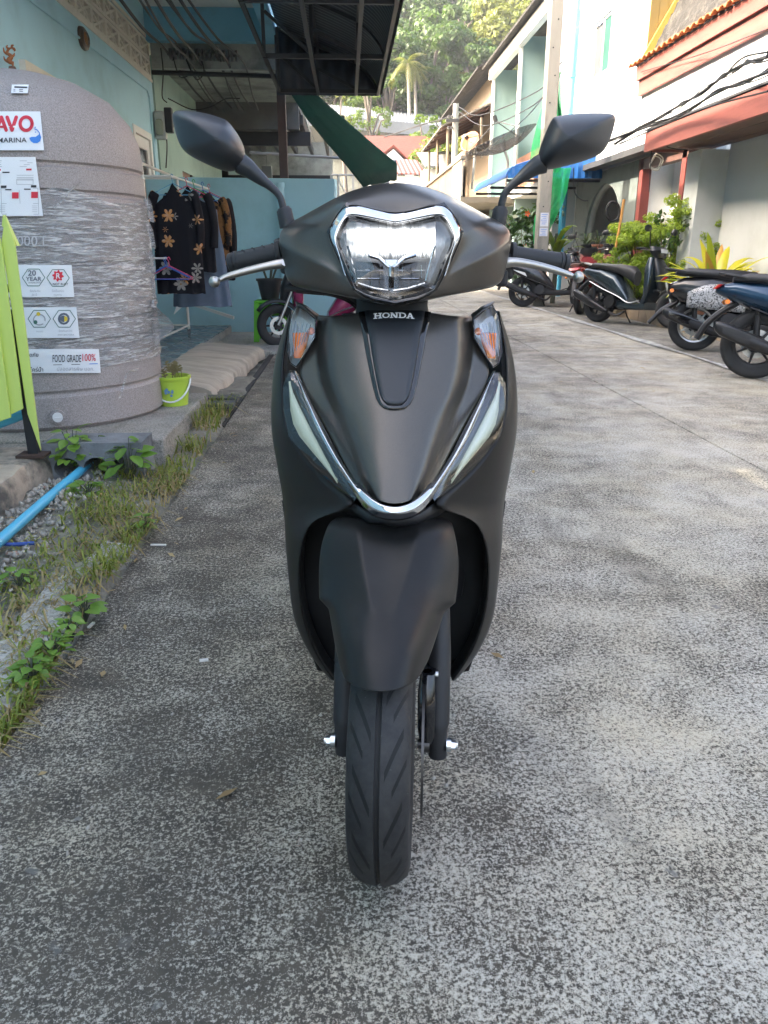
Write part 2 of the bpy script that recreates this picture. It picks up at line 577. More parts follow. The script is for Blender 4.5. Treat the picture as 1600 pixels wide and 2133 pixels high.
rings = [RL, RI, blend(RI, RO, 0.07, 0.02), blend(RI, RO, 0.36, 0.19), blend(RI, RO, 0.72, 0.22), blend(RI, RO, 0.94, 0.10), RO, RB, RC]
for rr_ in (3, 4):
    for k in (7, 15): rings[rr_][k].y -= .011
mb = MB().grid(rings, close_u=True)
n = 22
mb.add(RC, [tuple(range(n))])
cr = [(n + k, n + (k + 1) % n, 1.0) for k in range(n)]
for i in range(1, 6):
    for k in (7, n - 7): cr.append((i * n + k, (i + 1) * n + k, 0.75))
for i in range(2, 5):
    for k in (4, n - 4): cr.append((i * n + k, (i + 1) * n + k, 0.30))
sb(mb, 'handlebar_cowl', M_body, sub=3, crease=cr)

# --- headlight: chrome brow, black gasket, clear lens, reflector, lit rows
HL = sb(MB().grid([ring([(x, y, lampD(y) + 0.001) for x, y in inn]),
                   ring([(x, y, lampD(y) - 0.003) for x, y in [(809, 466), (772, 457), (728, 446), (717, 456), (698, 494), (704, 514), (718, 547), (733, 586), (740, 603), (757, 613), (778, 622), (809, 631)]]),
                   ring([(x, y, lampD(y) + 0.004) for x, y in [(809, 472), (775, 463), (731, 452), (723, 461), (705, 495), (710, 513), (724, 545), (739, 584), (746, 597), (760, 603), (780, 610), (809, 618)]])], close_u=True),
        'headlight', M_gblk, smooth=40, solid=0.004)
bo = [(811, 448), (770, 435), (724, 423), (702, 449), (683, 483), (692, 507), (705, 537), (721, 574)]
bi = [(809, 465), (776, 456), (728, 446), (716, 456), (697, 494), (703, 514), (712, 545), (722, 577)]
rows = [[], [], []]
for (ax, ay), (cx, cy) in zip(bo, bi):
    rows[0].append((ax, ay, lampD(ay) - 0.005))
    rows[1].append(((ax * .2 + cx * .8), (ay * .2 + cy * .8), lampD(ay) - 0.015))
    rows[2].append((cx, cy, lampD(cy) - 0.009))
full = []
for r in rows:
    L = [S(*p) for p in r]; L[0].x = 0
    full.append([mir(p) for p in L[:0:-1]] + L)
nb = len(full[0])
mb = MB().grid(full)
cr = [(nb + k, nb + k + 1, 0.6) for k in range(nb - 1)] + [(r * nb + k, r * nb + k + 1, 1.0) for r in (0, 2) for k in range(nb - 1)]
for r in range(2):
    for k in (7,): cr.append((r * nb + k, (r + 1) * nb + k, 0.8))
for r in range(3):
    cr += []
sb(mb, 'chrome_brow', M_chrome, HL, sub=2, solid=0.003, crease=cr)
lens = [(809, 470), (775, 461), (730, 451), (722, 460), (704, 494), (709, 513), (723, 545), (738, 585), (745, 598), (760, 604), (780, 611), (809, 620)]
LR = ring([(x, y, lampD(y) + 0.001) for x, y in lens])
lc = Vector((0, lampD(535) - YW - 0.014, S(815, 535, 1.33).z))
mb = MB().grid([LR, blend(LR, [lc] * n, 0.12, -0.02), blend(LR, [Vector((p.x, lc.y, p.z)) for p in LR], 0.0)][:2], close_u=True)
mid = [Vector((p.x * 0.5, lc.y + 0.003, lc.z + (p.z - lc.z) * 0.5)) for p in LR]
mb = MB().grid([LR, mid], close_u=True)
mb.add(mid, [tuple(range(n))])
sb(mb, 'headlight_lens', M_clear, HL, smooth=True)
LB = [Vector((p.x * 0.93, p.y + 0.050, lc.z + (p.z - lc.z) * 0.93)) for p in LR]
LB0 = [p + Vector((0, 0.003, 0)) for p in LR]
mb = MB().grid([LB0, LB], close_u=True)
mb.add(LB, [tuple(range(n))])
sb(mb, 'reflector', M_refl, HL, smooth=30)
# lit rows of led cells
def pxbox(mb, x0, x1, y0, y1, D, th, fn=S):
    a = [fn(x0, y0, D), fn(x1, y0, D), fn(x1, y1, D), fn(x0, y1, D)]
    return mb.prism(a, (0, th, 0))
for j in range(11):
    x0 = 722 + j * 16.9
    dz = abs(j - 5) * -0.5
    sb(pxbox(MB(), x0, x0 + 16.2, 466 + dz, 540 + dz, 1.352, 0.008), 'led_cell', M_led, HL)
mb = MB()
mb.tube([S(768, 531, 1.338), S(790, 538, 1.333), S(805, 552, 1.33), S(815, 560, 1.328)], 0.0032, 8)
sb(mb, 'chrome_divider', M_chrome, HL, smooth=40)
mb = MB()
mb.tube([S(866, 531, 1.338), S(842, 538, 1.333), S(826, 552, 1.33), S(815, 560, 1.328)], 0.0032, 8)
sb(mb, 'chrome_divider', M_chrome, HL, smooth=40)
mb = MB()
mb.tube([S(815, 556, 1.328), S(815, 600, 1.326)], [0.0055, 0.004], 8)
mb.prism([S(803, 541, 1.329), S(828, 541, 1.329), S(822, 560, 1.327), S(809, 560, 1.327)], (0, 0.004, 0))
sb(mb, 'chrome_stem', M_chrome, HL, smooth=40)
for sx in (-1, 1):
    f = (lambda x: x) if sx < 0 else (lambda x: 1630 - x)
    mb = MB().prism([S(f(742), 545, 1.36), S(f(798), 548, 1.36), S(f(800), 603, 1.352), S(f(746), 592, 1.352)], (0, 0.01, 0))
    sb(mb, 'lower_chamber', M_gblk, HL)
    mb = MB()
    for y in (563, 580): mb.cyl(S(f(744), y, 1.348), S(f(800), y, 1.348), 0.0006, n=6)
    for x in (752, 773, 792): mb.cyl(S(f(x), 552, 1.348), S(f(x), 598, 1.346), 0.0005, n=6)
    mb.tube([S(f(745), 590, 1.338), S(f(780), 601, 1.336), S(f(812), 606, 1.334)], 0.0022, 6)
    mb.tube([S(f(724), 512, 1.342), S(f(735), 553, 1.340), S(f(744), 590, 1.338)], 0.0020, 6)
    sb(mb, 'chamber_rim', M_chrome, HL)

# --- neck between cowl and front cover
mb = MB().loft([(S(817, 612, 1.44), (0.066, 0, 0), (0, 0.045, 0)), (S(817, 635, 1.43), (0.064, 0, 0), (0, 0.045, 0)), (S(817, 665, 1.42), (0.068, 0, 0), (0, 0.04, 0))], 20, 3.0)
sb(mb, 'steering_neck', M_blk, smooth=40)

# --- front cover
ccD = [1.385, 1.355, 1.325, 1.295, 1.265, 1.230, 1.195, 1.170]
cvr = [[(662, 654), (668, 655), (690, 657), (715, 655), (748, 649), (817, 640)],
       [(657, 705), (661, 706), (688, 705), (715, 705), (756, 703), (817, 702)],
       [(613, 765), (660, 771), (688, 762), (720, 762), (767, 760), (817, 760)],
       [(645, 830), (676, 825), (703, 815), (735, 815), (777, 810), (817, 810)],
       [(680, 895), (703, 872), (722, 866), (752, 862), (792, 858), (817, 860)],
       [(712, 955), (730, 935), (742, 930), (765, 925), (795, 925), (817, 925)],
       [(742, 1010), (752, 1000), (762, 995), (778, 990), (800, 990), (817, 992)],
       [(775, 1045), (780, 1042), (787, 1042), (795, 1044), (806, 1048), (817, 1050)]]
coff = [0.076, 0.065, 0.020, 0.010, 0.003, 0.0]
csc = [0.95, 1.0, 1.18, 1.0, 0.88, 0.70, 0.50, 0.30]
rows = [[(x, y, ccD[i] + coff[j] * csc[i]) for j, (x, y) in enumerate(r)] for i, r in enumerate(cvr)]
g = half_rows(rows)
nc = len(g[0])
back = [p + Vector((0, 0.05, -0.030)) for p in g[0]]
g2 = [back] + g
mb = MB().grid(g2)
nr = len(g2)
cr = crease_cols(nr, nc, (1, nc - 2), 0.72, 1, 6) + crease_cols(nr, nc, (2, nc - 3), 0.35, 1, 6)
cr += [(nc + k, nc + k + 1, 0.9) for k in range(nc - 1)] + crease_cols(nr, nc, (0, nc - 1), 1.0)
cr += [((nr - 1) * nc + k, (nr - 1) * nc + k + 1, 0.8) for k in range(nc - 1)]
FC = sb(mb, 'front_cover', M_body, sub=3, solid=0.004, crease=cr)

bpy.context.view_layer.update()
from mathutils.bvhtree import BVHTree
_ev = FC.evaluated_get(bpy.context.evaluated_depsgraph_get())
_me = _ev.to_mesh()
COVER_T = BVHTree.FromPolygons([v.co.copy() for v in _me.vertices], [tuple(p.vertices) for p in _me.polygons])
_ev.to_mesh_clear()
_eye = SC_I @ CAM_P
def C(px, py, off):
    """point on the front cover under this photo pixel, raised by off"""
    d = (S(px, py, 1.3) - _eye).normalized()
    h = COVER_T.ray_cast(_eye, d)
    p = h[0] if h[0] is not None else S(px, py, 1.39)
    nn = h[1] if h[1] is not None else Vector((0, -1, 0.5))
    if nn.dot(d) > 0: nn = -nn
    return p + nn * off
def panel_rows(pts, off):
    out = []
    for x, y, dy in pts:
        L = [C(x, y, off * .55), C(x + (817 - x) * 0.10, y, off), C(x + (817 - x) * 0.4, y + dy * .4, off), C(x + (817 - x) * .7, y + dy * .7, off), C(817, y + dy, off)]
        L[-1].x = 0
        out.append(L + [mir(p) for p in L[-2::-1]])
    return out
outer = [(747, 650, 0), (751, 675, 0), (756, 700, 0), (762, 735, 0), (769, 770, 0), (775, 800, 0), (783, 830, 0), (790, 843, 3), (801, 852, 3)]
inner = [(760, 651, 0), (764, 675, 0), (769, 700, 0), (774, 735, 0), (780, 770, 0), (785, 797, 0), (791, 823, 0), (797, 835, 3), (806, 844, 2)]
sb(MB().grid(panel_rows(outer, 0.0022)), 'panel_groove', M_gblk, FC, smooth=40, solid=0.004)
CP = sb(MB().grid(panel_rows(inner, 0.0055)), 'centre_panel', M_panel, FC, smooth=50, solid=0.004)
# slab-serif maker's lettering, built stroke by stroke on a 0..1 cell
def slab(ch):
    q = []
    B = lambda x0, x1, y0, y1: q.append([(x0, y0), (x1, y0), (x1, y1), (x0, y1)])
    if ch == 'H':
        B(.12, .32, 0, 1); B(.68, .88, 0, 1); B(.32, .68, .42, .60); B(0, .44, 0, .16); B(.56, 1, 0, .16); B(0, .44, .84, 1); B(.56, 1, .84, 1)
    elif ch == 'N':
        B(.12, .28, 0, 1); B(.72, .88, 0, 1); B(0, .40, 0, .16); B(.60, 1, .84, 1); q.append([(.02, 1), (.34, 1), (.88, 0), (.62, 0)])
    elif ch == 'A':
        q.append([(.10, 0), (.28, 0), (.56, 1), (.38, 1)]); q.append([(.90, 0), (.68, 0), (.40, 1), (.60, 1)]); B(.25, .72, .26, .42); B(0, .38, 0, .15); B(.58, 1, 0, .15)
    elif ch in 'OD':
        m = 20
        lo, li = [], []
        for k in range(m):
            a = 2 * math.pi * k / m
            lo.append((.5 + .5 * math.cos(a), .5 + .5 * math.sin(a))); li.append((.5 + .30 * math.cos(a), .5 + .32 * math.sin(a)))
        for k in range(m):
            k2 = (k + 1) % m
            a = 2 * math.pi * (k + .5) / m
            if ch == 'D' and math.cos(a) < -0.3: continue
            q.append([lo[k], lo[k2], li[k2], li[k]])
        if ch == 'D': B(.10, .32, 0, 1); B(0, .42, 0, .16); B(0, .42, .84, 1)
    return q
mb = MB()
x = 778.5
for ch, w in zip('HONDA', (18, 16, 18, 16, 17)):
    for poly in slab(ch):
        pts = []
        for u, v in poly:
            px = x + u * w
            arc = ((px - 821) / 43.0) ** 2 * 2.4
            py = 667 - v * 11.5 + arc - 1.2
            pts.append(C(px, py, 0.0062))
        mb.prism(pts, (0, 0.0006, 0))
    x += w - 0.2
sb(mb, 'badge_lettering', M_white, CP)

# --- side lamps, chrome blade, side shields, both sides
def both(fnl, names):
    pass
chb = [((612, 766), (612, 768), (611, 771), 1.405), ((645, 831), (638, 829), (632, 827), 1.358), ((675, 894), (665, 890), (655, 885), 1.320),
       ((709, 956), (698, 952), (688, 948), 1.270), ((735, 995), (724, 991), (714, 987), 1.232), ((752, 1019), (748, 1030), (744, 1040), 1.197),
       ((768, 1034), (764, 1048), (757, 1060), 1.180), ((790, 1050), (786, 1064), (780, 1079), 1.163), ((817, 1058), (817, 1072), (817, 1087), 1.155)]
cols3 = [[], [], []]
for a, b_, c, D in chb:
    cols3[0].append(S(*a, D - 0.002)); cols3[1].append(S(*b_, D - 0.009)); cols3[2].append(S(*c, D + 0.004))
gg = []
for L in cols3:
    L[-1].x = 0
    gg.append(L + [mir(p) for p in L[-2::-1]])
nb = len(gg[0])
cr = [(nb + k, nb + k + 1, 0.75) for k in range(nb - 1)] + [(r * nb + k, r * nb + k + 1, 1.0) for r in (0, 2) for k in range(nb - 1)]
sb(MB().grid(gg), 'chrome_blade', M_chrome, FC, sub=2, solid=0.004, crease=cr)
# dark lip below the cover
sb(MB().grid(half_rows([[(748, 1005, 1.205), (775, 1036, 1.182), (795, 1050, 1.170), (817, 1056, 1.165)], [(746, 1030, 1.215), (770, 1052, 1.192), (793, 1066, 1.180), (817, 1072, 1.176)]])), 'cover_lip', M_blk, FC, smooth=50, solid=0.004)

lampk = [((612, 772, 1.410), (600, 772, 1.425)), ((630, 805, 1.385), (590, 805, 1.405)), ((652, 850, 1.355), (591, 855, 1.388)), ((680, 905, 1.320), (602, 908, 1.370)),
         ((705, 955, 1.283), (648, 965, 1.330)), ((728, 1000, 1.245), (695, 1011, 1.282)), ((742, 1036, 1.215), (737, 1041, 1.235))]
strip = [((604.5, 794, 1.396), (601.5, 794, 1.398)), ((611, 818, 1.385), (603, 822, 1.394)), ((622, 845, 1.370), (605, 855, 1.383)), ((636, 874, 1.352), (611, 883, 1.372)), ((651, 904, 1.335), (624, 909, 1.358)),
         ((668, 935, 1.314), (646, 936, 1.334)), ((686, 966, 1.294), (668, 962, 1.310)), ((704, 1004, 1.268), (699, 1000, 1.271))]
shield = [((606, 648, 1.46), (603, 652, 1.47), (600, 657, 1.48)), ((594, 705, 1.44), (586, 706, 1.46), (579, 707, 1.50)), ((587, 765, 1.42), (574, 766, 1.445), (563, 767, 1.50)),
          ((588, 845, 1.39), (572, 845, 1.42), (556, 846, 1.49)), ((598, 905, 1.372), (578, 907, 1.405), (556, 912, 1.49)), ((645, 966, 1.332), (600, 966, 1.385), (563, 955, 1.483)),
          ((695, 1014, 1.285), (628, 1018, 1.36), (568, 1008, 1.48)), ((750, 1052, 1.225), (655, 1050, 1.335), (574, 1050, 1.478)), ((715, 1066, 1.255), (645, 1068, 1.345), (578, 1085, 1.472)),
          ((650, 1078, 1.325), (618, 1098, 1.38), (582, 1120, 1.468)), ((626, 1135, 1.360), (608, 1155, 1.40), (589, 1178, 1.462)), ((622, 1205, 1.378), (611, 1225, 1.41), (598, 1243, 1.46)),
          ((629, 1280, 1.392), (617, 1287, 1.42), (604, 1295, 1.46)), ((652, 1350, 1.40), (641, 1352, 1.42), (630, 1351, 1.46)), ((680, 1395, 1.40), (672, 1395, 1.42), (663, 1395, 1.45)), ((698, 1420, 1.40), (693, 1420, 1.42), (688, 1419, 1.44))]
indi = [(619, 633, 1.455), (640, 644, 1.440), (659, 662, 1.430), (657, 704, 1.415), (637, 737, 1.408), (617, 766, 1.405), (604, 757, 1.425), (598, 735, 1.435), (601, 690, 1.445), (607, 655, 1.455)]
for sx in (1, -1):
    mf = (lambda p: p) if sx > 0 else mir
    # leg shield side
    rows = []
    for a, b_, c in shield:
        A, Bm, Cc = S(*a), S(*b_), S(*c)
        lip = A + Vector((0.004, 0.055, 0))
        bk = Cc + Vector((0.018, 0.10, 0)); bk2 = Cc + Vector((0.05, 0.16, 0))
        rows.append([mf(p) for p in (lip, A, Bm, Cc, bk, bk2)])
    nr_, nc_ = len(rows), 6
    cr = crease_cols(nr_, nc_, (1,), 0.8) + [(k, k + 1, 1.0) for k in range(5)]
    SH = sb(MB().grid(rows), 'side_shield', M_body_shaded, sub=2, solid=0.004, crease=cr)
    # position lamp
    PL = sb(MB().grid([[mf(S(*p) + Vector((0, 0.008, 0))) for p in r] for r in lampk]), 'position_lamp', M_gblk, smooth=40, solid=0.006)
    sb(MB().grid([[mf(S(*a) + Vector((0, -0.001, 0))), mf((S(*a) + S(*b_)) / 2 + Vector((0, -0.006, 0))), mf(S(*b_))] for a, b_ in strip]), 'light_guide', M_drl, PL, smooth=60, solid=0.004)
    sb(MB().grid([[mf(S(*a) + Vector((0, 0.0, 0))), mf((S(*a) + S(*b_)) / 2 + Vector((0, -0.013, 0))), mf(S(*b_) + Vector((0, -0.003, 0)))] for a, b_ in lampk]), 'lamp_cover', M_clear, PL, smooth=60)
    # turn indicator
    P = [mf(S(*p)) for p in indi]
    ce = sum(P, Vector()) / len(P)
    bk = [Vector((p.x + (ce.x - p.x) * 0.25, p.y + 0.035, p.z + (ce.z - p.z) * 0.2)) for p in P]
    mb = MB().grid([P, bk], close_u=True)
    mb.add(bk, [tuple(range(len(P)))])
    IN = sb(mb, 'turn_indicator', M_refl2, smooth=30)
    mi = [p + (ce - p) * 0.35 + Vector((0, -0.009, 0)) for p in P]
    mb = MB().grid([P, mi], close_u=True)
    mb.add(mi, [tuple(range(len(P)))])
    sb(mb, 'indicator_lens', M_clear, IN, smooth=True)
    mb = MB()
    mb.loft([(mf(S(628, 693, 1.435)), (0.016, 0, 0), (0, 0.012, 0)), (mf(S(625, 720, 1.428)), (0.0125, 0, 0), (0, 0.012, 0)), (mf(S(620, 745, 1.424)), (0.007, 0, 0), (0, 0.010, 0))], 12, 2.2)
    sb(mb, 'amber_bulb', M_amber, IN, smooth=40)
    sb(MB().ball(mf(S(648, 690, 1.43)), 0.007, 6), 'bulb_reflection_ball', M_amber, IN, smooth=True)  # amber ball standing in for the bulb's reflection in the bowl
    mb = MB().tube([p + (ce - p) * 0.03 + Vector((0, -0.001, 0)) for p in P + P[:1]], 0.0010, 6)
    sb(mb, 'indicator_rim', M_gblk, IN, smooth=40)
    mb = MB()
    for q in range(6):
        mb.cyl(mf(S(608 + q * 8, 668 + q * 1.5, 1.428)), mf(S(606 + q * 5.5, 742 - q * 6, 1.415)), 0.0007, n=5)
    sb(mb, 'lens_flutes', M_refl, IN)
    mb = MB().grid([[mf(S(616, 627, 1.465)), mf(S(640, 637, 1.452)), mf(S(664, 655, 1.44))], [mf(S(619, 634, 1.452)), mf(S(640, 646, 1.437)), mf(S(660, 664, 1.427))]])
    sb(mb, 'indicator_hood', M_body, IN, smooth=40, solid=0.004)

# --- dark underside of the nose and liner inside the wheel arch
sb(MB().grid(half_rows([[(715, 1030, 1.295), (738, 1046, 1.262), (772, 1070, 1.200), (817, 1080, 1.175)], [(712, 1056, 1.300), (735, 1074, 1.275), (772, 1092, 1.215), (817, 1097, 1.20)]])), 'nose_underside', M_blk, smooth=50, solid=0.004)
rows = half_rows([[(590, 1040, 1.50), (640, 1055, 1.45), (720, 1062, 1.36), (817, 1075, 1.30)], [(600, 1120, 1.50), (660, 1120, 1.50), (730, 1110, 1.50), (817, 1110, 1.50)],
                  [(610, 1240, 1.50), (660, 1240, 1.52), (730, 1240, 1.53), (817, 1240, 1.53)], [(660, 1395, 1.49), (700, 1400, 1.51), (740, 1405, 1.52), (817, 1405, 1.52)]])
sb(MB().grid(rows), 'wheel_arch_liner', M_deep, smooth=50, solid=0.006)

# --- front wheel, fender and fork, turned slightly
def fb(mb, name, mat, parent=None, **kw):
    o = mb.build(name, mat, parent or SCR, world=False, **kw)
    if parent is None: o.matrix_basis = ST_L.copy()
    return o
def tyre_prof(Rr, w, rb, groove=True):
    p = [(rb, -w * .78), (rb + .012, -w * .95), (Rr - .030, -w), (Rr - .017, -w * .93), (Rr - .006, -w * .62), (Rr - .0015, -w * .28)]
    q = p + ([(Rr, -.0042), (Rr - .006, -.0034), (Rr - .006, .0034), (Rr, .0042)] if groove else [(Rr, 0)])
    return q + [(r, -h) for r, h in p[::-1]]
FW = MB().lathe(tyre_prof(0.218, 0.047, 0.155), 72, (0, 0, 0.0), 'X').build('front_wheel', M_tyre, SCR, world=False, smooth=50)
FW.matrix_basis = ST_L @ Matrix.Translation((0, 0, 0.218)) @ Matrix.Rotation(R(20), 4, 'X')
def rim_mesh(rr, w, spokes=5):
    mb = MB().lathe([(rr, -w), (rr - .012, -w * .8), (rr - .02, -w * .2), (rr - .02, w * .2), (rr - .012, w * .8), (rr, w), (rr - .004, w), (rr - .026, 0.0), (rr - .004, -w)], 40, axis='X')
    for k in range(spokes):
        a = 2 * math.pi * k / spokes
        d = Vector((0, math.cos(a), math.sin(a)))
        tt = Vector((0, -math.sin(a), math.cos(a)))
        mb.loft([(d * 0.03, tt * 0.016, (0.014, 0, 0)), (d * (rr * .6), tt * 0.011, (0.010, 0, 0)), (d * (rr - .022), tt * 0.017, (0.012, 0, 0))], 8, 3)
    mb.cyl((-w * .9, 0, 0), (w * .9, 0, 0), 0.036, n=20)
    return mb
rim_mesh(0.158, 0.036).build('rim', M_blk, FW, world=False, smooth=40)
MB().lathe([(0.2135, -.0036), (0.2128, 0), (0.2135, .0036)], 72, axis='X').build('groove_shade_ring', M_deep, FW, world=False)  # near-black ring, the groove's shade put into its colour
mb = MB().lathe([(0.115, -0.002), (0.115, 0.002), (0.075, 0.002), (0.075, -0.002)], 48, (0.063, 0, 0), 'X', closed=True)
for k in range(5):
    a = 2 * math.pi * k / 5
    mb.box((0.063, 0.055 * math.cos(a), 0.055 * math.sin(a)), (0.003, 0.05, 0.012), (a, 0, 0))
mb.build('brake_disc', M_dsteel, FW, world=False, smooth=30)
for side, xs in ((-1, -0.070), (1, 0.088)):
    rk = Vector((0, math.sin(R(26)), math.cos(R(26))))
    b0 = Vector((xs, 0.004, 0.194))
    mb = MB().tube([b0, b0 + Vector((0, 0, .055)), b0 + Vector((0, 0.004, .06)), b0 + Vector((0, .0, .06)) + rk * .12, b0 + Vector((-side * .008, 0, .06)) + rk * .27], [.0155, .0158, .0185, .0190, .0205], 20)
    FK = fb(mb, 'fork_leg', M_blk, smooth=40)
    o = MB().cyl((xs + side * .014, 0, .218), (xs + side * .022, 0, .218), .0115, n=20).cyl((xs + side * .019, 0, .218), (xs + side * .029, 0, .218), .0088, n=6).cyl((xs + side * .029, 0, .218), (xs + side * .033, 0, .218), .0055, n=10).build('axle_nut', M_steel, FK, world=False, smooth=35)
    o = MB().cyl((xs - side * .014, 0, .218), (xs - side * .024, 0, .218), .014, n=20).cyl((xs - side * .024, 0, .218), (xs - side * .034, 0, .218), .008, n=16).build('axle_spacer', M_dsteel, FK, world=False, smooth=35)
mb = MB().loft([((.070, .02, .225), (.014, 0, 0), (0, .03, 0)), ((.069, .015, .255), (.016, 0, 0), (0, .036, 0)), ((.069, .02, .305), (.016, 0, 0), (0, .036, 0)), ((.070, .03, .345), (.012, 0, 0), (0, .024, 0))], 14, 4)
CAL = fb(mb, 'brake_caliper', M_gblk, smooth=35)
MB().cyl((.058, .02, .34), (.086, .02, .34), .005, n=10).cyl((.068, .02, .315), (.068, .02, .345), .008, n=10).build('caliper_pin', M_steel, CAL, world=False, smooth=35)
MB().tube([(.084, .06, .32), (.10, .075, .36), (.098, .11, .42), (.09, .18, .52)], .004, 8).build('brake_hose', M_blk, CAL, world=False, smooth=50)
fen = [[(717, 1413, .975), (730, 1426, .948), (757, 1437, .932), (786, 1441, .927)],
       [(703, 1378, 1.03), (721, 1388, .972), (753, 1398, .950), (786, 1402, .944)],
       [(693, 1318, 1.085), (710, 1325, 1.020), (748, 1336, .990), (787, 1340, .985)],
       [(684, 1268, 1.125), (704, 1270, 1.072), (775, 1278, 1.040), (789, 1278, 1.040)],
       [(664, 1247, 1.150), (701, 1246, 1.098), (769, 1250, 1.064), (791, 1250, 1.065)],
       [(663, 1212, 1.175), (699, 1205, 1.130), (761, 1210, 1.100), (795, 1208, 1.104)],
       [(664, 1145, 1.205), (696, 1140, 1.172), (750, 1145, 1.147), (800, 1145, 1.152)],
       [(682, 1092, 1.235), (700, 1086, 1.212), (744, 1086, 1.195), (806, 1086, 1.200)],
       [(694, 1080, 1.31), (708, 1072, 1.30), (748, 1070, 1.295), (806, 1070, 1.30)]]
g = []
for r in fen:
    L = [SF(*p) for p in r]
    L[-1].x = 0
    sk = L[0] + Vector((0.002, 0.05, -0.028))
    L = [sk] + L
    g.append(L + [mir(p) for p in L[-2::-1]])
nc = len(g[0])
cr = crease_cols(len(g), nc, (3, nc - 4), 0.70, 3) + crease_cols(len(g), nc, (1, nc - 2), 0.55) + [(r_ * nc + a_, r_ * nc + a_ + 1, .8) for r_ in (3, 4) for a_ in (0, 1, nc - 3, nc - 2)] + [(k, k + 1, .7) for k in range(nc - 1)]
fb(MB().grid(g), 'front_fender', M_body_shaded, sub=3, solid=0.003, crease=cr)

# --- mirrors, boots, grips, levers
ml = [(357, 234), (371, 229), (398, 230), (438, 237), (469, 249), (479, 256), (497, 281), (509, 304), (512, 325), (510, 337), (494, 358), (469, 358), (445, 349), (413, 334), (384, 318), (370, 295), (360, 255)]
mr = [(1284, 243), (1277, 236), (1243, 234), (1181, 237), (1153, 244), (1145, 256), (1133, 285), (1120, 320), (1121, 340), (1131, 354), (1146, 354), (1188, 344), (1236, 330), (1260, 316), (1274, 285), (1280, 262)]
for out, cx, cy, stem, boot in ((ml, 447, 292, [(500, 340), (518, 352), (545, 374), (568, 392), (582, 408), (588, 424), (591, 440)], [(590, 432), (592, 438), (597, 462), (600, 472)]),
                                (mr, 1190, 290, [(1133, 340), (1116, 347), (1088, 368), (1064, 388), (1051, 404), (1046, 420), (1043, 438)], [(1044, 430), (1043, 438), (1039, 458), (1036, 470)])):
    sgn = 1 if cx < 800 else -1
    P = [S(x, y, 1.455) for x, y in out]
    f1 = [S(x + (cx - x) * .05, y + (cy - y) * .05, 1.435) for x, y in out]
    f2 = [S(x + (cx + sgn * 10 - x) * .36, y + (cy - 4 - y) * .36, 1.404) for x, y in out]
    f3 = [S(x + (cx + sgn * 6 - x) * .72, y + (cy - 4 - y) * .72, 1.394) for x, y in out]
    gb = [S(x + (cx - x) * .05, y + (cy - y) * .05, 1.462) for x, y in out]
    f4 = [S(x + (cx + sgn * 4 - x) * .94, y + (cy - 4 - y) * .94, 1.3915) for x, y in out]
    mb = MB().grid([gb, P, f1, f2, f3, f4], close_u=True)
    mb.add(f4, [tuple(range(len(out)))])
    k = len(out)
    cr = [(k + i, k + (i + 1) % k, .7) for i in range(k)] + [(i, (i + 1) % k, 1.0) for i in range(k)]
    js = [4, 9] if sgn > 0 else [4, 8]
    for r_ in (1, 2):
        for j in js: cr.append((r_ * k + j, (r_ + 1) * k + j, .5))
    MR = sb(mb, 'mirror', M_panel, sub=2, crease=cr)
    sb(MB().add(gb, [tuple(range(len(out)))]), 'mirror_glass', M_mirror, MR)
    st = spl([S(x, y, 1.45) for x, y in stem], 4)
    rad = [float(np.interp(i / (len(st) - 1), [0, .12, .42, .6, 1], [.017, .0165, .0078, .0062, .0066])) for i in range(len(st))]
    sb(MB().tube(st, rad, 14), 'mirror_stem', M_gblk if False else M_panel, MR, smooth=60)
    sb(MB().tube([S(x, y, 1.45) for x, y in boot], [.0095, .0135, .0140, .015], 16), 'stem_boot', M_blk, MR, smooth=40)

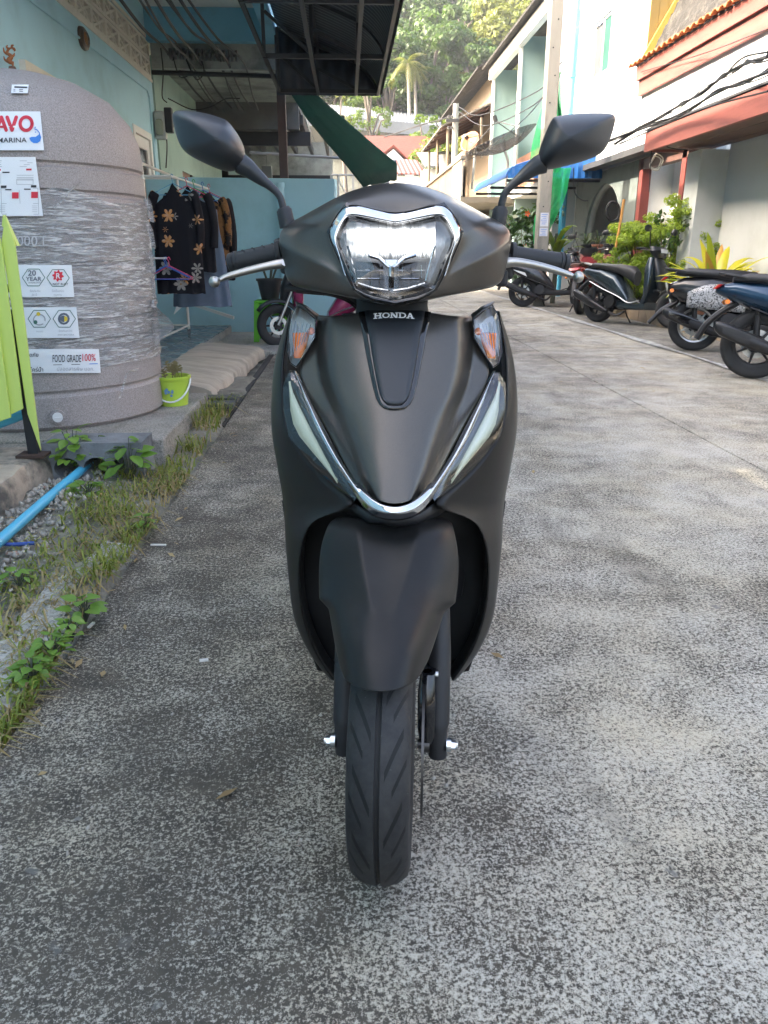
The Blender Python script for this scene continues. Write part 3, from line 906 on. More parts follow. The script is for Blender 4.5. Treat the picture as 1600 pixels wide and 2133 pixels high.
for sgn, a, b_, fl in ((1, (476, 549, 1.468), (590, 524, 1.455), None), (-1, (1184, 549, 1.468), (1058, 531, 1.455), None)):
    A, Bp = S(*a), S(*b_)
    d = (Bp - A).normalized()
    ln = (Bp - A).length
    pts, rad = [], []
    for s_, r_ in ((0, .012), (.003, .0165), (.010, .0175), (.012, .0150), (.014, .0150), (.0145, .0185), (.019, .0185), (.0195, .0172), (ln * .5, .0168), (ln - .012, .0172), (ln - .010, .023), (ln - .002, .024), (ln, .018)):
        pts.append(A + d * s_); rad.append(r_)
    GR = sb(MB().tube(pts, rad, 20), 'grip', M_grip, smooth=40)
    mb = MB()
    nx = d.orthogonal().normalized(); ny = d.cross(nx)
    for q in range(4):
        c0 = ln * (0.22 + 0.18 * q)
        cur = []
        for j in range(15):
            an = 2 * math.pi * j / 14 * 0.5 + (-0.4 if sgn > 0 else 0)
            ang = math.pi * 0.85 + an if sgn > 0 else an
            cur.append(A + d * (c0 + 0.030 * j / 14 - .015) + nx * (math.cos(ang + 2.4) * .0172) + ny * (math.sin(ang + 2.4) * .0172))
        mb.tube(cur, .0010, 5)
    sb(mb, 'grip_rib', M_deep, GR)
    if sgn > 0: lv = [(447, 587), (458, 583), (470, 577), (500, 568), (540, 558), (575, 551), (602, 548)]
    else: lv = [(1205, 577), (1194, 575), (1182, 571), (1150, 561), (1110, 551), (1075, 546), (1050, 548)]
    LP = [S(x, y, 1.405 + 0.02 * i / 6) for i, (x, y) in enumerate(lv)]
    L2 = spl(LP[1:], 4)
    rad = [float(np.interp(i / (len(L2) - 1), [0, .1, .35, .7, 1], [.0038, .0046, .0062, .0072, .0095])) for i in range(len(L2))]
    LV = sb(MB().tube(L2, rad, 12), 'brake_lever', M_alu, smooth=50)
    sb(MB().ball(LP[0], .0098, 10), 'lever_ball', M_alu, LV, smooth=True)
    x0 = 592 if sgn > 0 else 1050
    y0 = 528 if sgn > 0 else 555
    mb = MB().box(S(x0, y0, 1.46), (.03, .045, .045)).box(S(x0 + sgn * 6, y0 + 24, 1.435), (.022, .03, .03))
    sb(mb, 'switch_housing', M_blk, bevel=.006)
    sb(MB().cyl(S(x0 + sgn * 2, 546 if sgn > 0 else 545, 1.412), S(x0 + sgn * 2, 556 if sgn > 0 else 553, 1.430), .007, n=10), 'lever_pivot', M_alu, smooth=35)
sb(MB().tube(spl([S(596, 600, 1.46), S(640, 603, 1.45), S(690, 609, 1.45), S(730, 622, 1.45), S(760, 650, 1.46)], 4), .0055, 8), 'throttle_cable', M_blk, smooth=50)
sb(MB().tube(spl([S(618, 606, 1.47), S(650, 609, 1.46), S(690, 613, 1.46), S(725, 626, 1.46), S(755, 650, 1.47)], 4), .0040, 8), 'brake_cable', M_blk, smooth=50)

# --- the rest of the scooter behind the shield
mb = MB().loft([((0, .42, .30), (.150, 0, 0), (0, .03, .0)), ((0, .44, .55), (.185, 0, 0), (0, .04, 0)), ((0, .40, .76), (.165, 0, 0), (0, .045, 0)), ((0, .39, .835), (.12, 0, 0), (0, .04, 0))], 18, 4)
sb(mb, 'inner_leg_shield', M_blk, smooth=40)
mb = MB().loft([((0, .50, .24), (.14, 0, 0), (0, 0, .05)), ((0, .60, .25), (.16, 0, 0), (0, 0, .045)), ((0, .82, .27), (.15, 0, 0), (0, 0, .06))], 18, 4)
sb(mb, 'floorboard', M_blk, smooth=40)
mb = MB().loft([((0, .74, .42), (.12, 0, 0), (0, 0, .18)), ((0, .92, .52), (.155, 0, 0), (0, 0, .19)), ((0, 1.20, .58), (.16, 0, 0), (0, 0, .17)), ((0, 1.48, .63), (.12, 0, 0), (0, 0, .11)), ((0, 1.60, .66), (.06, 0, 0), (0, 0, .05))], 20, 2.8)
sb(mb, 'rear_body', M_body, smooth=40)
mb = MB().loft([((0, .72, .64), (.09, 0, 0), (0, 0, .04)), ((0, .85, .69), (.13, 0, 0), (0, 0, .055)), ((0, 1.15, .73), (.135, 0, 0), (0, 0, .06)), ((0, 1.45, .76), (.11, 0, 0), (0, 0, .05)), ((0, 1.53, .76), (.07, 0, 0), (0, 0, .03))], 20, 2.8)
sb(mb, 'seat', M_seat, smooth=40)
RWH = MB().lathe(tyre_prof(0.218, 0.050, 0.140), 48, axis='X').build('rear_wheel', M_tyre, SCR, world=False, smooth=50)
RWH.location = (0, 1.275, .218)
rim_mesh(0.142, 0.04).build('rim', M_blk, RWH, world=False, smooth=40)
sb(MB().loft([((-.09, .85, .26), (.05, 0, 0), (0, 0, .07)), ((-.10, 1.1, .25), (.06, 0, 0), (0, 0, .08)), ((-.09, 1.30, .22), (.04, 0, 0), (0, 0, .06))], 14, 3), 'engine_case', M_dsteel, smooth=40)
sb(MB().loft([((.12, 1.0, .27), (.035, 0, 0), (0, 0, .04)), ((.13, 1.2, .29), (.05, 0, 0), (0, 0, .06)), ((.13, 1.5, .34), (.045, 0, 0), (0, 0, .05))], 14, 2.4), 'exhaust', M_blk, smooth=40)
sb(MB().tube([(-.05, .80, .20), (-.17, .78, .10), (-.24, .79, .006)], [.012, .010, .010], 8), 'side_stand', M_blk, smooth=40)
sb(MB().loft([((0, 1.57, .68), (.08, 0, 0), (0, 0, .035)), ((0, 1.62, .68), (.06, 0, 0), (0, 0, .025))], 14, 3), 'tail_light', pm('red lens', (.45, .02, .015), .15, coat=.5), smooth=40)
# ------------------------------------------------------------------ ground, road, kerbs
def concrete_mat(name, dark, light, bias=0.0, xdirt=True, scale=1.0):
    m, t, b = newmat(name)
    v = coord(t)
    big = noise(t, v, 0.8 * scale, 4, 0.6)
    med = noise(t, v, 5.5 * scale, 5, 0.65, dist=0.4)
    fine = noise(t, v, 98 * scale, 6, 0.76, dist=0.3)
    fin2 = noise(t, v, 210 * scale, 4, 0.75)
    s = mth(t, 'ADD', mth(t, 'MULTIPLY', fine, 0.55), mth(t, 'MULTIPLY', fin2, 0.45))
    wear = mth(t, 'ADD', mth(t, 'MULTIPLY', big, 0.20), mth(t, 'MULTIPLY', med, 0.17))
    if xdirt:
        sp = N(t, 'ShaderNodeSeparateXYZ'); t.links.new(v, sp.inputs[0])
        xx = mth(t, 'ADD', sp.outputs[0], mth(t, 'MULTIPLY', mth(t, 'SUBTRACT', noise(t, v, 1.7, 4, 0.7), 0.5), 1.5))
        mp = N(t, 'ShaderNodeMapRange', interpolation_type='SMOOTHSTEP')
        mp.inputs['From Min'].default_value = -0.35; mp.inputs['From Max'].default_value = 0.75
        mp.inputs['To Min'].default_value = -0.022; mp.inputs['To Max'].default_value = 0.028
        t.links.new(xx, mp.inputs['Value'])
        wear = mth(t, 'ADD', wear, mp.outputs[0])
    k = mth(t, 'ADD', mth(t, 'ADD', s, wear), bias)
    f = ramp(t, k, [(0.66, 0.0), (0.69, 0.5), (0.755, 1.0)])
    tint = mixc(t, ramp(t, noise(t, v, 2.2 * scale, 4), [(0.4, 0.0), (0.7, 1.0)]), light, (light[0] * 0.98, light[1] * 0.93, light[2] * 0.82))
    dk = mixc(t, ramp(t, noise(t, v, 14 * scale, 4, 0.7), [(0.35, 0.0), (0.7, 1.0)]), dark, (dark[0] * 1.9, dark[1] * 1.85, dark[2] * 1.75))
    cc = mixc(t, f, dk, tint)
    blot = mth(t, 'MULTIPLY', ramp(t, noise(t, v, 19 * scale, 3, 0.5), [(0.66, 0.0), (0.70, 0.8)]), ramp(t, noise(t, v, 3.1 * scale, 2), [(0.5, 0.0), (0.6, 1.0)]))
    cc = mixc(t, blot, cc, (0.17, 0.165, 0.15))
    track = ramp(t, noise(t, v, 2.4 * scale, 5, 0.7, (1.0, 0.25, 1)), [(0.56, 0.0), (0.70, 0.55)])
    cc = mixc(t, track, cc, (0.072, 0.062, 0.048))
    # a few oil and rust spots
    st = ramp(t, noise(t, v, 1.4 * scale, 5, 0.6), [(0.64, 0.0), (0.72, 0.55)])
    cc = mixc(t, st, cc, (0.055, 0.047, 0.040))
    t.links.new(cc, b.inputs['Base Color'])
    t.links.new(ramp(t, f, [(0, 0.88), (1, 0.78)]), b.inputs['Roughness'])
    b.inputs['Specular IOR Level'].default_value = 0.3
    bump_to(t, b, mth(t, 'ADD', mth(t, 'MULTIPLY', s, 0.7), mth(t, 'MULTIPLY', f, 0.4)), 0.55, 0.006)
    MATS[name] = m
    return m
M_road = concrete_mat('worn speckled concrete', (0.050, 0.044, 0.035), (0.50, 0.465, 0.39))
M_road2 = concrete_mat('worn concrete of the parking strip', (0.062, 0.058, 0.05), (0.35, 0.335, 0.30), 0.0, False)
M_joint = pm('dirt in the joints', (0.035, 0.033, 0.030), 0.95, var=0.3, vs=30)
M_dirt = pm('stony dirt', (0.24, 0.22, 0.175), 0.95, var=0.35, vs=9, bump=0.9, bs=45, bd=0.02, c2=(0.12, 0.115, 0.085), cs=4, thr=(0.45, 0.62))
M_cem = concrete_mat('grey cement of the verge', (0.17, 0.17, 0.16), (0.46, 0.45, 0.42), 0.04, False, 0.8)
M_kerb = pm('old kerb concrete', (0.40, 0.33, 0.25), 0.9, var=0.25, vs=8, bump=0.7, bs=35, bd=0.012, c2=(0.09, 0.085, 0.07), cs=5, thr=(0.5, 0.66))
M_pad = concrete_mat('grey concrete pad', (0.12, 0.115, 0.10), (0.38, 0.36, 0.32), 0.02, False, 0.9)

gr = MB()
gr.add([(-140, -40, -0.06), (140, -40, -0.06), (140, 310, -0.06), (-140, 310, -0.06)], [(0, 1, 2, 3)])
tag(gr.build('ground', M_dirt), kind='structure')
rd = MB().add([(-0.745, -8, -0.016), (6.4, -8, -0.016), (6.4, 48, -0.016), (-0.745, 48, -0.016)], [(0, 1, 2, 3)]).build('road', M_joint)
tag(rd, kind='structure')
ys = [-8, -3.2, 5.0, 11.2, 17.4, 23.6, 30, 36, 42, 48]
for (x0, x1, mt) in ((-0.745, 1.98, M_road), (1.98, 3.42, M_road), (3.42, 6.4, M_road2)):
    for a, b_ in zip(ys[:-1], ys[1:]):
        e = 0.004
        MB().bx(x0 + (e if x0 > -0.7 else 0), x1 - e, a + e, b_ - e, -0.10, 0.0 if mt is M_road else 0.006).build('concrete_slab', mt, rd, bevel=0.004, bseg=1)
# pale worn strip along the parking edge
mb = MB()
yy = 4.0
rows = []
while yy < 24:
    w = 0.05 + 0.03 * math.sin(yy * 2.3)
    rows.append([(3.40 - w, yy, 0.010), (3.40 + w * 0.8, yy, 0.010)])
    yy += 0.4
M_pale = pm('pale cement smear', (0.42, 0.41, 0.38), 0.9, var=0.2, vs=14, c2=(0.2, 0.2, 0.19), cs=10, thr=(0.45, 0.6))
tag(mb.grid(rows).build('cement_edge_line', M_pale, rd))

# verge between road and kerb: uneven dirt with a cement gutter
def hgt(x, y):
    return 0.012 * math.sin(x * 7 + y * 3) + 0.010 * math.sin(y * 5.3 - x * 4) + 0.008 * math.sin(y * 13 + x * 11)
rows = []
for i in range(90):
    y = -2.0 + 8.4 * i / 89
    r = []
    for j in range(16):
        x = -1.75 + (1.75 - 0.738) * j / 15
        z = 0.018 + hgt(x, y) + 0.03 * max(0, (-1.15 - x)) 
        if j == 15: z = -0.03
        r.append((x + random.uniform(-.006, .006) + (0.012 * math.sin(y * 9) if j > 13 else 0), y, z))
    rows.append(r)
tag(MB().grid(rows).build('dirt_verge', M_dirt, smooth=True), kind='structure')
rows = []
for i in range(40):
    y = -2.0 + 4.55 * i / 39
    xl = -1.02 + 0.05 * math.sin(y * 4.1) + 0.03 * math.sin(y * 11) + .20 * max(0, (y - 1.7) / .85) ** 1.5 + .01 * math.sin(y * 31)
    rows.append([(xl, y, 0.006), (xl + 0.02, y, 0.040), (-0.86, y, 0.036 + .006 * math.sin(y * 6)), (-0.775 + 0.012 * math.sin(y * 8), y, 0.024), (-0.76 + 0.012 * math.sin(y * 8), y, -0.02)])
tag(MB().grid(rows).build('cement_gutter', M_cem, smooth=45), kind='structure')

# kerb and forecourt on the left
mb = MB()
rows = []
for i in range(50):
    y = -2.0 + 5.52 * i / 49
    j = 0.012 * math.sin(y * 17) + 0.01 * math.sin(y * 41)
    rows.append([(-1.35 + j, y, -0.05), (-1.36 + j, y, 0.10), (-1.375 + j * .6, y, 0.132), (-1.42, y, 0.14), (-2.52, y, 0.142)])
mb.grid(rows)
mb.add([rows[-1][0], rows[-1][1], rows[-1][2], rows[-1][3], rows[-1][4], (-2.52, 3.52, -0.05)], [(0, 1, 2, 3, 4, 5)])
tag(mb.build('forecourt_kerb', M_kerb, smooth=40), kind='structure')
mb = MB().bx(-2.52, -0.90, 3.68, 4.95, -0.05, 0.137)
tag(mb.build('tank_pad', M_pad, bevel=0.012), kind='structure')
tag(MB().bx(-2.52, -1.37, 3.525, 3.678, -0.05, 0.12).build('pad_edge', M_pad, bevel=0.01), kind='structure')
M_ftile = pm('blue grey floor tile', (0.13, 0.155, 0.165), 0.28, var=0.2, vs=3, c2=(0.20, 0.21, 0.20), cs=1.5, rv=0.1, stretch=(0.6, 3, 1))
pf = MB().bx(-2.52, -1.45, 4.955, 9.9, -0.05, 0.10).build('tiled_platform', M_cem)
tag(pf, kind='structure')
tm = None
for i in range(4):
    for j in range(14):
        x0, y0 = -2.515 + i * 0.266, 4.96 + j * 0.352
        if tm is None:
            tm = MB().bx(0, 0.262, 0, 0.348, 0, 0.012).build('floor_tile', M_ftile, pf, bevel=0.003, bseg=1)
            o = tm
        else:
            o = tm.copy(); link(o, pf)
        o.location = (x0, y0, 0.1005 + random.uniform(0, .0015))
pf2 = MB().bx(-1.448, -0.10, 7.95, 9.9, -0.05, 0.03).build('platform_step', M_cem, bevel=0.01)
tag(pf2, kind='structure')
# concrete ramp with a ragged foot
M_ramp = pm('smooth sand coloured cement', (0.42, 0.365, 0.285), 0.75, var=0.18, vs=4, bump=0.25, bs=40, bd=0.006, c2=(0.28, 0.25, 0.20), cs=2.5, thr=(0.45, 0.65), stretch=(1, 3, 1))
rows = []
for i in range(40):
    y = 5.45 + 2.45 * i / 39
    foot = -0.97 + 0.12 * (i / 39) + random.uniform(-.012, .012) + 0.008 * math.sin(i * .7)
    rows.append([(-1.47, y, 0.118), (-1.32, y, 0.125), (-1.12, y, 0.102), (foot - 0.05, y, 0.080 + random.uniform(-.003, .003)), (foot, y, 0.048 + random.uniform(-.008, .008)), (foot + 0.012, y, -0.03)])
mb = MB().grid(rows)
mb.add(rows[0], [tuple(range(6))]).add([(-1.47, 5.45, -0.03)] + [rows[0][0], rows[0][-1]], [(0, 1, 2)])
tag(mb.build('ramp', M_ramp, smooth=50), kind='structure')
# drain with two cover bars
tag(MB().bx(-0.80, -0.752, 4.6, 12, -0.05, -0.004).build('drain_channel', M_joint), kind='structure')
M_slat = pm('grey weathered board', (0.085, 0.085, 0.085), 0.8, var=0.3, vs=6, bump=0.5, bs=40, bd=0.006, stretch=(1, 8, 1))
for k, y in enumerate((4.98, 5.20)):
    tag(MB().box((-0.905, y, 0.05), (0.33, 0.135, 0.035), (0, 0, R(2 * (1 - 2 * k)))).build('drain_cover', M_slat, bevel=0.006),
        ('grey drain cover plank nearest the camera beside the bucket pad', 'grey drain cover plank lying nearer the sandy ramp')[k], 'drain cover', 'drain cover planks')

# hollow concrete block
M_block = pm('grey concrete block', (0.20, 0.205, 0.21), 0.92, var=0.25, vs=12, bump=0.8, bs=90, bd=0.008, c2=(0.07, 0.072, 0.07), cs=6, thr=(0.5, 0.7))
def hollow_block(x0, x1, y0, y1, z0, z1, holes):
    """a block whose holes run through from front to back"""
    mb = MB()
    cz, n_ = (z0 + z1) / 2 - 0.02, 16
    xs = [x0] + [((holes[i] + holes[i + 1]) / 2) for i in range(len(holes) - 1)] + [x1]
    for i, hx in enumerate(holes):
        a0, a1 = xs[i], xs[i + 1]
        cor = [math.atan2(z_ - cz, x_ - hx) % (2 * math.pi) for x_, z_ in ((a1, z1), (a0, z1), (a0, z0), (a1, z0))]
        angs = []
        for q in range(4):
            g0, g1 = cor[q], cor[(q + 1) % 4]
            if g1 < g0: g1 += 2 * math.pi
            angs += [g0 + (g1 - g0) * w_ / 5 for w_ in range(5)]
        n_ = len(angs)
        outl = []
        for k in range(n_):
            a = angs[k]
            c_, s_ = math.cos(a), math.sin(a)
            tx = ((a1 - hx) if c_ > 0 else (hx - a0)) / max(abs(c_), 1e-6)
            tz = ((z1 - cz) if s_ > 0 else (cz - z0)) / max(abs(s_), 1e-6)
            tt = min(tx, tz)
            outl.append((hx + c_ * tt, cz + s_ * tt, hx + c_ * 0.058, cz + s_ * 0.050))
        rows = [[(p[0], y0, p[1]) for p in outl], [(p[2], y0, p[3]) for p in outl], [(p[2], y1, p[3]) for p in outl], [(p[0], y1, p[1]) for p in outl]]
        mb.grid(rows, close_u=True)
    mb.add([(x0, y0, z1), (x1, y0, z1), (x1, y1, z1), (x0, y1, z1)], [(0, 1, 2, 3)])
    mb.add([(x1, y0, z0), (x1, y1, z0), (x1, y1, z1), (x1, y0, z1)], [(0, 1, 2, 3)])
    mb.add([(x0, y0, z0), (x0, y1, z0), (x0, y1, z1), (x0, y0, z1)], [(0, 1, 2, 3)])
    return mb
tag(hollow_block(-1.37, -0.93, 3.40, 3.60, -0.01, 0.185, [-1.27, -1.14, -1.02]).build('concrete_block', M_block, weld=1e-4),
    'grey hollow concrete block with round holes at the corner of the tank pad', 'concrete block')
tag(MB().prism([(-2.3, 2.35, .142), (-1.50, 2.25, .142), (-1.44, 2.50, .142), (-1.52, 2.78, .142), (-2.3, 2.9, .142)], (0, 0, .085)).build('broken_slab', pm('broken aggregate concrete', (.09, .088, .08), .95, var=.4, vs=40, bump=1, bs=60, bd=.02, c2=(.45, .44, .42), cs=55, thr=(.58, .64)), bevel=.015),
    'broken lump of dark aggregate concrete lying on the kerb', 'rubble')

# pipes on the verge
M_pvc = pm('sky blue pvc', (0.08, 0.42, 0.62), 0.35, var=0.08, vs=6, c2=(0.20, 0.36, 0.42), cs=9, thr=(0.6, 0.75))
tag(MB().tube(spl([(-1.17, 0.9, 0.055), (-1.185, 2.0, 0.06), (-1.20, 2.9, 0.065), (-1.215, 3.56, 0.055)], 4), 0.0195, 16).build('water_pipe', M_pvc, smooth=40),
    'sky blue plastic water pipe lying along the kerb over the dirt', 'pipe')
tag(MB().tube(spl([(-1.42, 2.62, 0.05), (-1.30, 2.60, 0.055), (-1.19, 2.52, 0.045), (-1.10, 2.55, 0.035)], 4), 0.007, 8).build('hose', pm('dark blue hose', (.02, .06, .25), .5), smooth=40),
    'thin dark blue hose passing under the sky blue pipe', 'hose')

# gravel and litter nobody would count
V, F_ = [], []
def pebble(c, r):
    b0 = len(V)
    pts = [Vector((1, 0, 0)), Vector((-1, 0, 0)), Vector((0, 1, 0)), Vector((0, -1, 0)), Vector((0, 0, 1)), Vector((0, 0, -1))]
    q = Euler((random.random() * 6, random.random() * 6, random.random() * 6)).to_matrix()
    for p in pts:
        p = q @ Vector((p.x * r * random.uniform(.6, 1.4), p.y * r * random.uniform(.6, 1.3), p.z * r * random.uniform(.35, .9)))
        V.append((c[0] + p.x, c[1] + p.y, c[2] + p.z))
    for f in ((0, 2, 4), (2, 1, 4), (1, 3, 4), (3, 0, 4), (2, 0, 5), (1, 2, 5), (3, 1, 5), (0, 3, 5)):
        F_.append([i + b0 for i in f])
for k in range(1900):
    x = -1.34 + abs(random.gauss(0, .2)); y = random.uniform(1.6, 3.5)
    if x > -.78 or (k % 3 and x > -1.05): continue
    pebble((x, y, 0.03 + hgt(x, y)), random.choice((.003, .004, .005, .007, .010, .016)) if x < -1.05 else random.choice((.003, .004, .007)))
for k in range(420):
    x = random.uniform(-.95, .3) ; y = random.uniform(1.0, 4.5)
    pebble((x, y, 0.001 if x > -.75 else .03), random.choice((.0025, .003, .004, .006)))
M_grav = pm('grey and white gravel', (.36, .33, .28), .9, var=.5, vs=28, c2=(.30, .13, .07), cs=11, thr=(.62, .66))
raw_mesh('gravel', V, F_, M_grav, kind='stuff')
M_wht = pm('bleached litter', (.6, .58, .54), .7, var=.1)
for k, (px, py, l, a) in enumerate(((330, 1135, .055, -5), (190, 1302, .03, 80), (425, 1375, .022, 10), (280, 1053, .03, 10))):
    p = W(px, py, Z=.02 if px < 300 else .004)
    tag(MB().box(p, (l, .008, .005), (0, 0, R(a))).build('twig', M_wht),
        ('white twig lying on the road near the weeds', 'short pale stick standing off the cement gutter edge', 'white chip on the dark road left of the fender', 'pale stick lying in the grass below the block')[k], 'twig')
# ------------------------------------------------------------------ left side: blue house, tank, fence, rack
M_blue = pm('pale blue wall paint', (0.42, 0.68, 0.76), 0.72, var=0.06, vs=1.2, bump=0.12, bs=30, bd=0.004, c2=(0.31, 0.52, 0.57), cs=0.8, thr=(0.5, 0.75))
M_bluebeam = pm('stronger blue beam paint', (0.17, 0.43, 0.58), 0.7, var=0.08, vs=1.5, c2=(0.16, 0.32, 0.40), cs=1.2)
M_cream = pm('cream vent block', (0.72, 0.68, 0.58), 0.85, var=0.12, vs=6, bump=0.2, bs=60)
M_ceil = pm('white soffit', (0.76, 0.75, 0.72), 0.85, var=0.06, vs=1, c2=(0.60, 0.59, 0.56), cs=0.9, thr=(0.55, 0.8))
M_wfr = pm('white window frame', (0.72, 0.72, 0.69), 0.5, var=0.05)
M_dglass = pm('dark window glass', (0.012, 0.015, 0.017), 0.06, var=0.1, coat=0.3)
M_ironk = pm('black painted steel', (0.018, 0.018, 0.020), 0.5, var=0.2, vs=10)
M_cable = pm('black cable', (0.012, 0.012, 0.013), 0.6)
FX = -2.52
HB = thing('blue_house', 'pale blue house with cream vent blocks and an overhanging upper floor on the left', 'house', (FX - 2.5, 4, 0))
# facade with door and window openings left free
mb = MB()
for y0, y1, z0, z1 in ((-8, 6.9, 0, 3.10), (6.9, 7.9, 0, 1.2), (6.9, 7.9, 2.40, 3.10), (7.9, 10.25, 0, 3.10), (10.25, 11.15, 2.42, 3.10), (11.15, 11.5, 0, 3.10), (-8, 11.5, 3.56, 3.90)):
    mb.bx(FX - .15, FX, y0, y1, z0, z1)
mb.build('wall', M_blue, HB)
MB().bx(FX - 6, FX - .16, 11.35, 11.5, 0, 6).bx(FX - 6, FX - .16, -8, -7.85, 0, 6).build('end_wall', M_blue, HB)
MB().bx(FX - 6, FX - .155, -8, 11.5, 3.10, 3.2).build('inner_floor', M_ceil, HB)
# vent blocks, two courses
vb = None
def vent_mesh():
    mb = MB()
    w, h, d = 0.485, 0.21, 0.10
    t_ = 0.032
    mb.bx(-d / 2, d / 2, 0, w, 0, t_).bx(-d / 2, d / 2, 0, w, h - t_, h).bx(-d / 2, d / 2, 0, t_, t_, h - t_).bx(-d / 2, d / 2, w - t_, w, t_, h - t_)
    cy, cz = w / 2, h / 2
    for s in (1, -1):
        L = math.hypot(w - 2 * t_, h - 2 * t_)
        a = math.atan2(h - 2 * t_, w - 2 * t_) * s
        mb.box((0.004 * s, cy, cz), (d * .82, L, .024), (a, 0, 0))
        for q in (-1, 1):
            mb.box((0.012 * s - .005 * q, cy + q * .085, cz), (d * .7, .13, .018), (a * -1, 0, 0))
    mb.bx(-d * .46, d * .46, cy - .012, cy + .012, t_, h - t_)
    return mb
yv = 11.48
while yv > 3.5:
    yv -= 0.49
    for r_ in range(2):
        z = 3.115 + r_ * 0.221
        if vb is None:
            vb = vent_mesh().build('vent_block', M_cream, HB); o = vb
        else:
            o = vb.copy(); link(o, HB)
        o.location = (FX - .045, yv, z)
MB().bx(FX - .14, FX - .13, 3.2, 11.4, 3.11, 3.56).build('dark_sheet_behind_vents', pm('dim room', (.02, .02, .02), .9), HB)  # dark sheet, the shade of the room inside put into its colour
MB().bx(FX, FX + .012, 5.5, 11.5, 3.075, 3.11).bx(FX, FX + .012, 5.5, 11.5, 3.56, 3.60).build('vent_trim', M_cream, HB)
# door and window
dr = MB().bx(FX - .09, FX + .015, 10.25, 10.33, .11, 2.42).bx(FX - .09, FX + .015, 11.07, 11.15, .11, 2.42).bx(FX - .09, FX + .015, 10.33, 11.07, 2.34, 2.42).build('door', M_wfr, HB)
MB().bx(FX - .07, FX - .01, 10.34, 11.06, .11, 1.0).bx(FX - .07, FX - .01, 10.34, 10.45, 1.0, 2.33).bx(FX - .07, FX - .01, 10.95, 11.06, 1.0, 2.33).bx(FX - .07, FX - .01, 10.45, 10.95, 2.2, 2.33).build('door_leaf', M_wfr, dr)
MB().bx(FX - .05, FX - .03, 10.45, 10.95, 1.0, 2.2).build('door_glass', M_dglass, dr)
wn = MB().bx(FX - .1, FX + .05, 6.9, 6.97, 1.2, 2.40).bx(FX - .1, FX + .05, 7.83, 7.9, 1.2, 2.40).bx(FX - .1, FX + .05, 6.97, 7.83, 2.33, 2.40).bx(FX - .1, FX + .05, 6.97, 7.83, 1.2, 1.27).build('window', M_cream, HB)
MB().bx(FX - .06, FX - .04, 6.97, 7.83, 1.27, 2.33).build('window_pane', pm('cream blind behind glass', (.5, .46, .36), .4), wn)
MB().bx(FX - .005, FX + .09, 6.05, 6.16, .14, 2.95).build('white_post', M_wfr, HB)
# upper floor: soffit, fascia beam, cross beam, parapet and roof (mostly above the frame)
MB().bx(FX - .14, -0.99, 5.5, 11.33, 3.90, 4.05).build('soffit', M_ceil, HB)
MB().bx(-0.985, -0.84, 5.5, 11.48, 3.53, 4.3).build('fascia_beam', M_bluebeam, HB)
MB().bx(FX + .002, -0.988, 11.34, 11.48, 3.53, 4.05).build('cross_beam', M_bluebeam, HB)
MB().bx(FX - 6, -0.84, 5.5, 11.48, 4.305, 4.5).build('upper_floor', M_blue, HB)
mb = MB()
for y0, y1, z0, z1 in ((5.5, 11.48, 4.5, 5.0), (5.5, 11.48, 5.75, 6.0), (5.5, 8, 5.0, 5.75), (9.5, 11.48, 5.0, 5.75)):
    mb.bx(-1.05, -0.9, y0, y1, z0, z1)
mb.bx(FX - .15, FX, -8, 5.5, 3.9, 7.4).bx(FX - .15, -1.06, 5.35, 5.5, 4.05, 6.0)  # unseen front wall raised to block the sun, overhang omitted to light the tank
mb.build('upper_wall', M_blue, HB)
mb = MB()
mb.bx(-1.0, -.97, 8, 9.5, 5.0, 5.75)
mb.build('upper_windows', M_dglass, HB)
MB().bx(FX - 6, -0.75, 5.51, 11.6, 6.0, 6.12).bx(FX - 6, FX + .2, -8.2, 5.5, 7.4, 7.52).build('roof', pm('grey roof deck', (.25, .25, .25), .85), HB)
# thin conduit along the facade
MB().tube([(FX + .012, 5.0, 2.88), (FX + .012, 11.15, 2.93), (FX + .012, 11.22, 2.86), (FX + .012, 11.24, .15)], .011, 8).build('conduit', M_blue, HB, smooth=40)
o = MB().loft([((FX + .002, 8.62, 2.93), (0, .13, 0), (0, 0, .10)), ((FX + .03, 8.62, 2.93), (0, .125, 0), (0, 0, .095)), ((FX + .045, 8.62, 2.93), (0, .10, 0), (0, 0, .07))], 20, 2.4).build('wall_lamp', pm('brown lamp housing', (.06, .04, .025), .45), smooth=40)
tag(o, 'small brown oval bulkhead lamp high on the pale blue wall', 'wall lamp')
MB().loft([((FX + .043, 8.62, 2.93), (0, .08, 0), (0, 0, .06)), ((FX + .055, 8.62, 2.93), (0, .07, 0), (0, 0, .05))], 18, 2.4).build('lamp_glass', pm('amber brown glass', (.25, .13, .06), .15, coat=.4), o, smooth=40)
# electricity meter on the corner
em = thing('electricity_meter', 'small white electricity meter with glass front on the corner of the blue house', 'electricity meter', (FX + .05, 11.40, 2.55))
MB().box((FX + .08, 11.42, 2.56), (.15, .13, .34)).build('meter_case', pm('grey meter case', (.42, .43, .41), .5), em, bevel=.03)
MB().loft([((FX + .08, 11.352, 2.53), (.055, 0, 0), (0, 0, .10)), ((FX + .08, 11.325, 2.53), (.048, 0, 0), (0, 0, .09))], 16, 4).build('meter_window', pm('yellowed glass', (.35, .36, .28), .15, coat=.4), em, smooth=35)
MB().box((FX + .20, 11.42, 2.62), (.10, .10, .30)).build('breaker_box', M_ironk, em, bevel=.012)

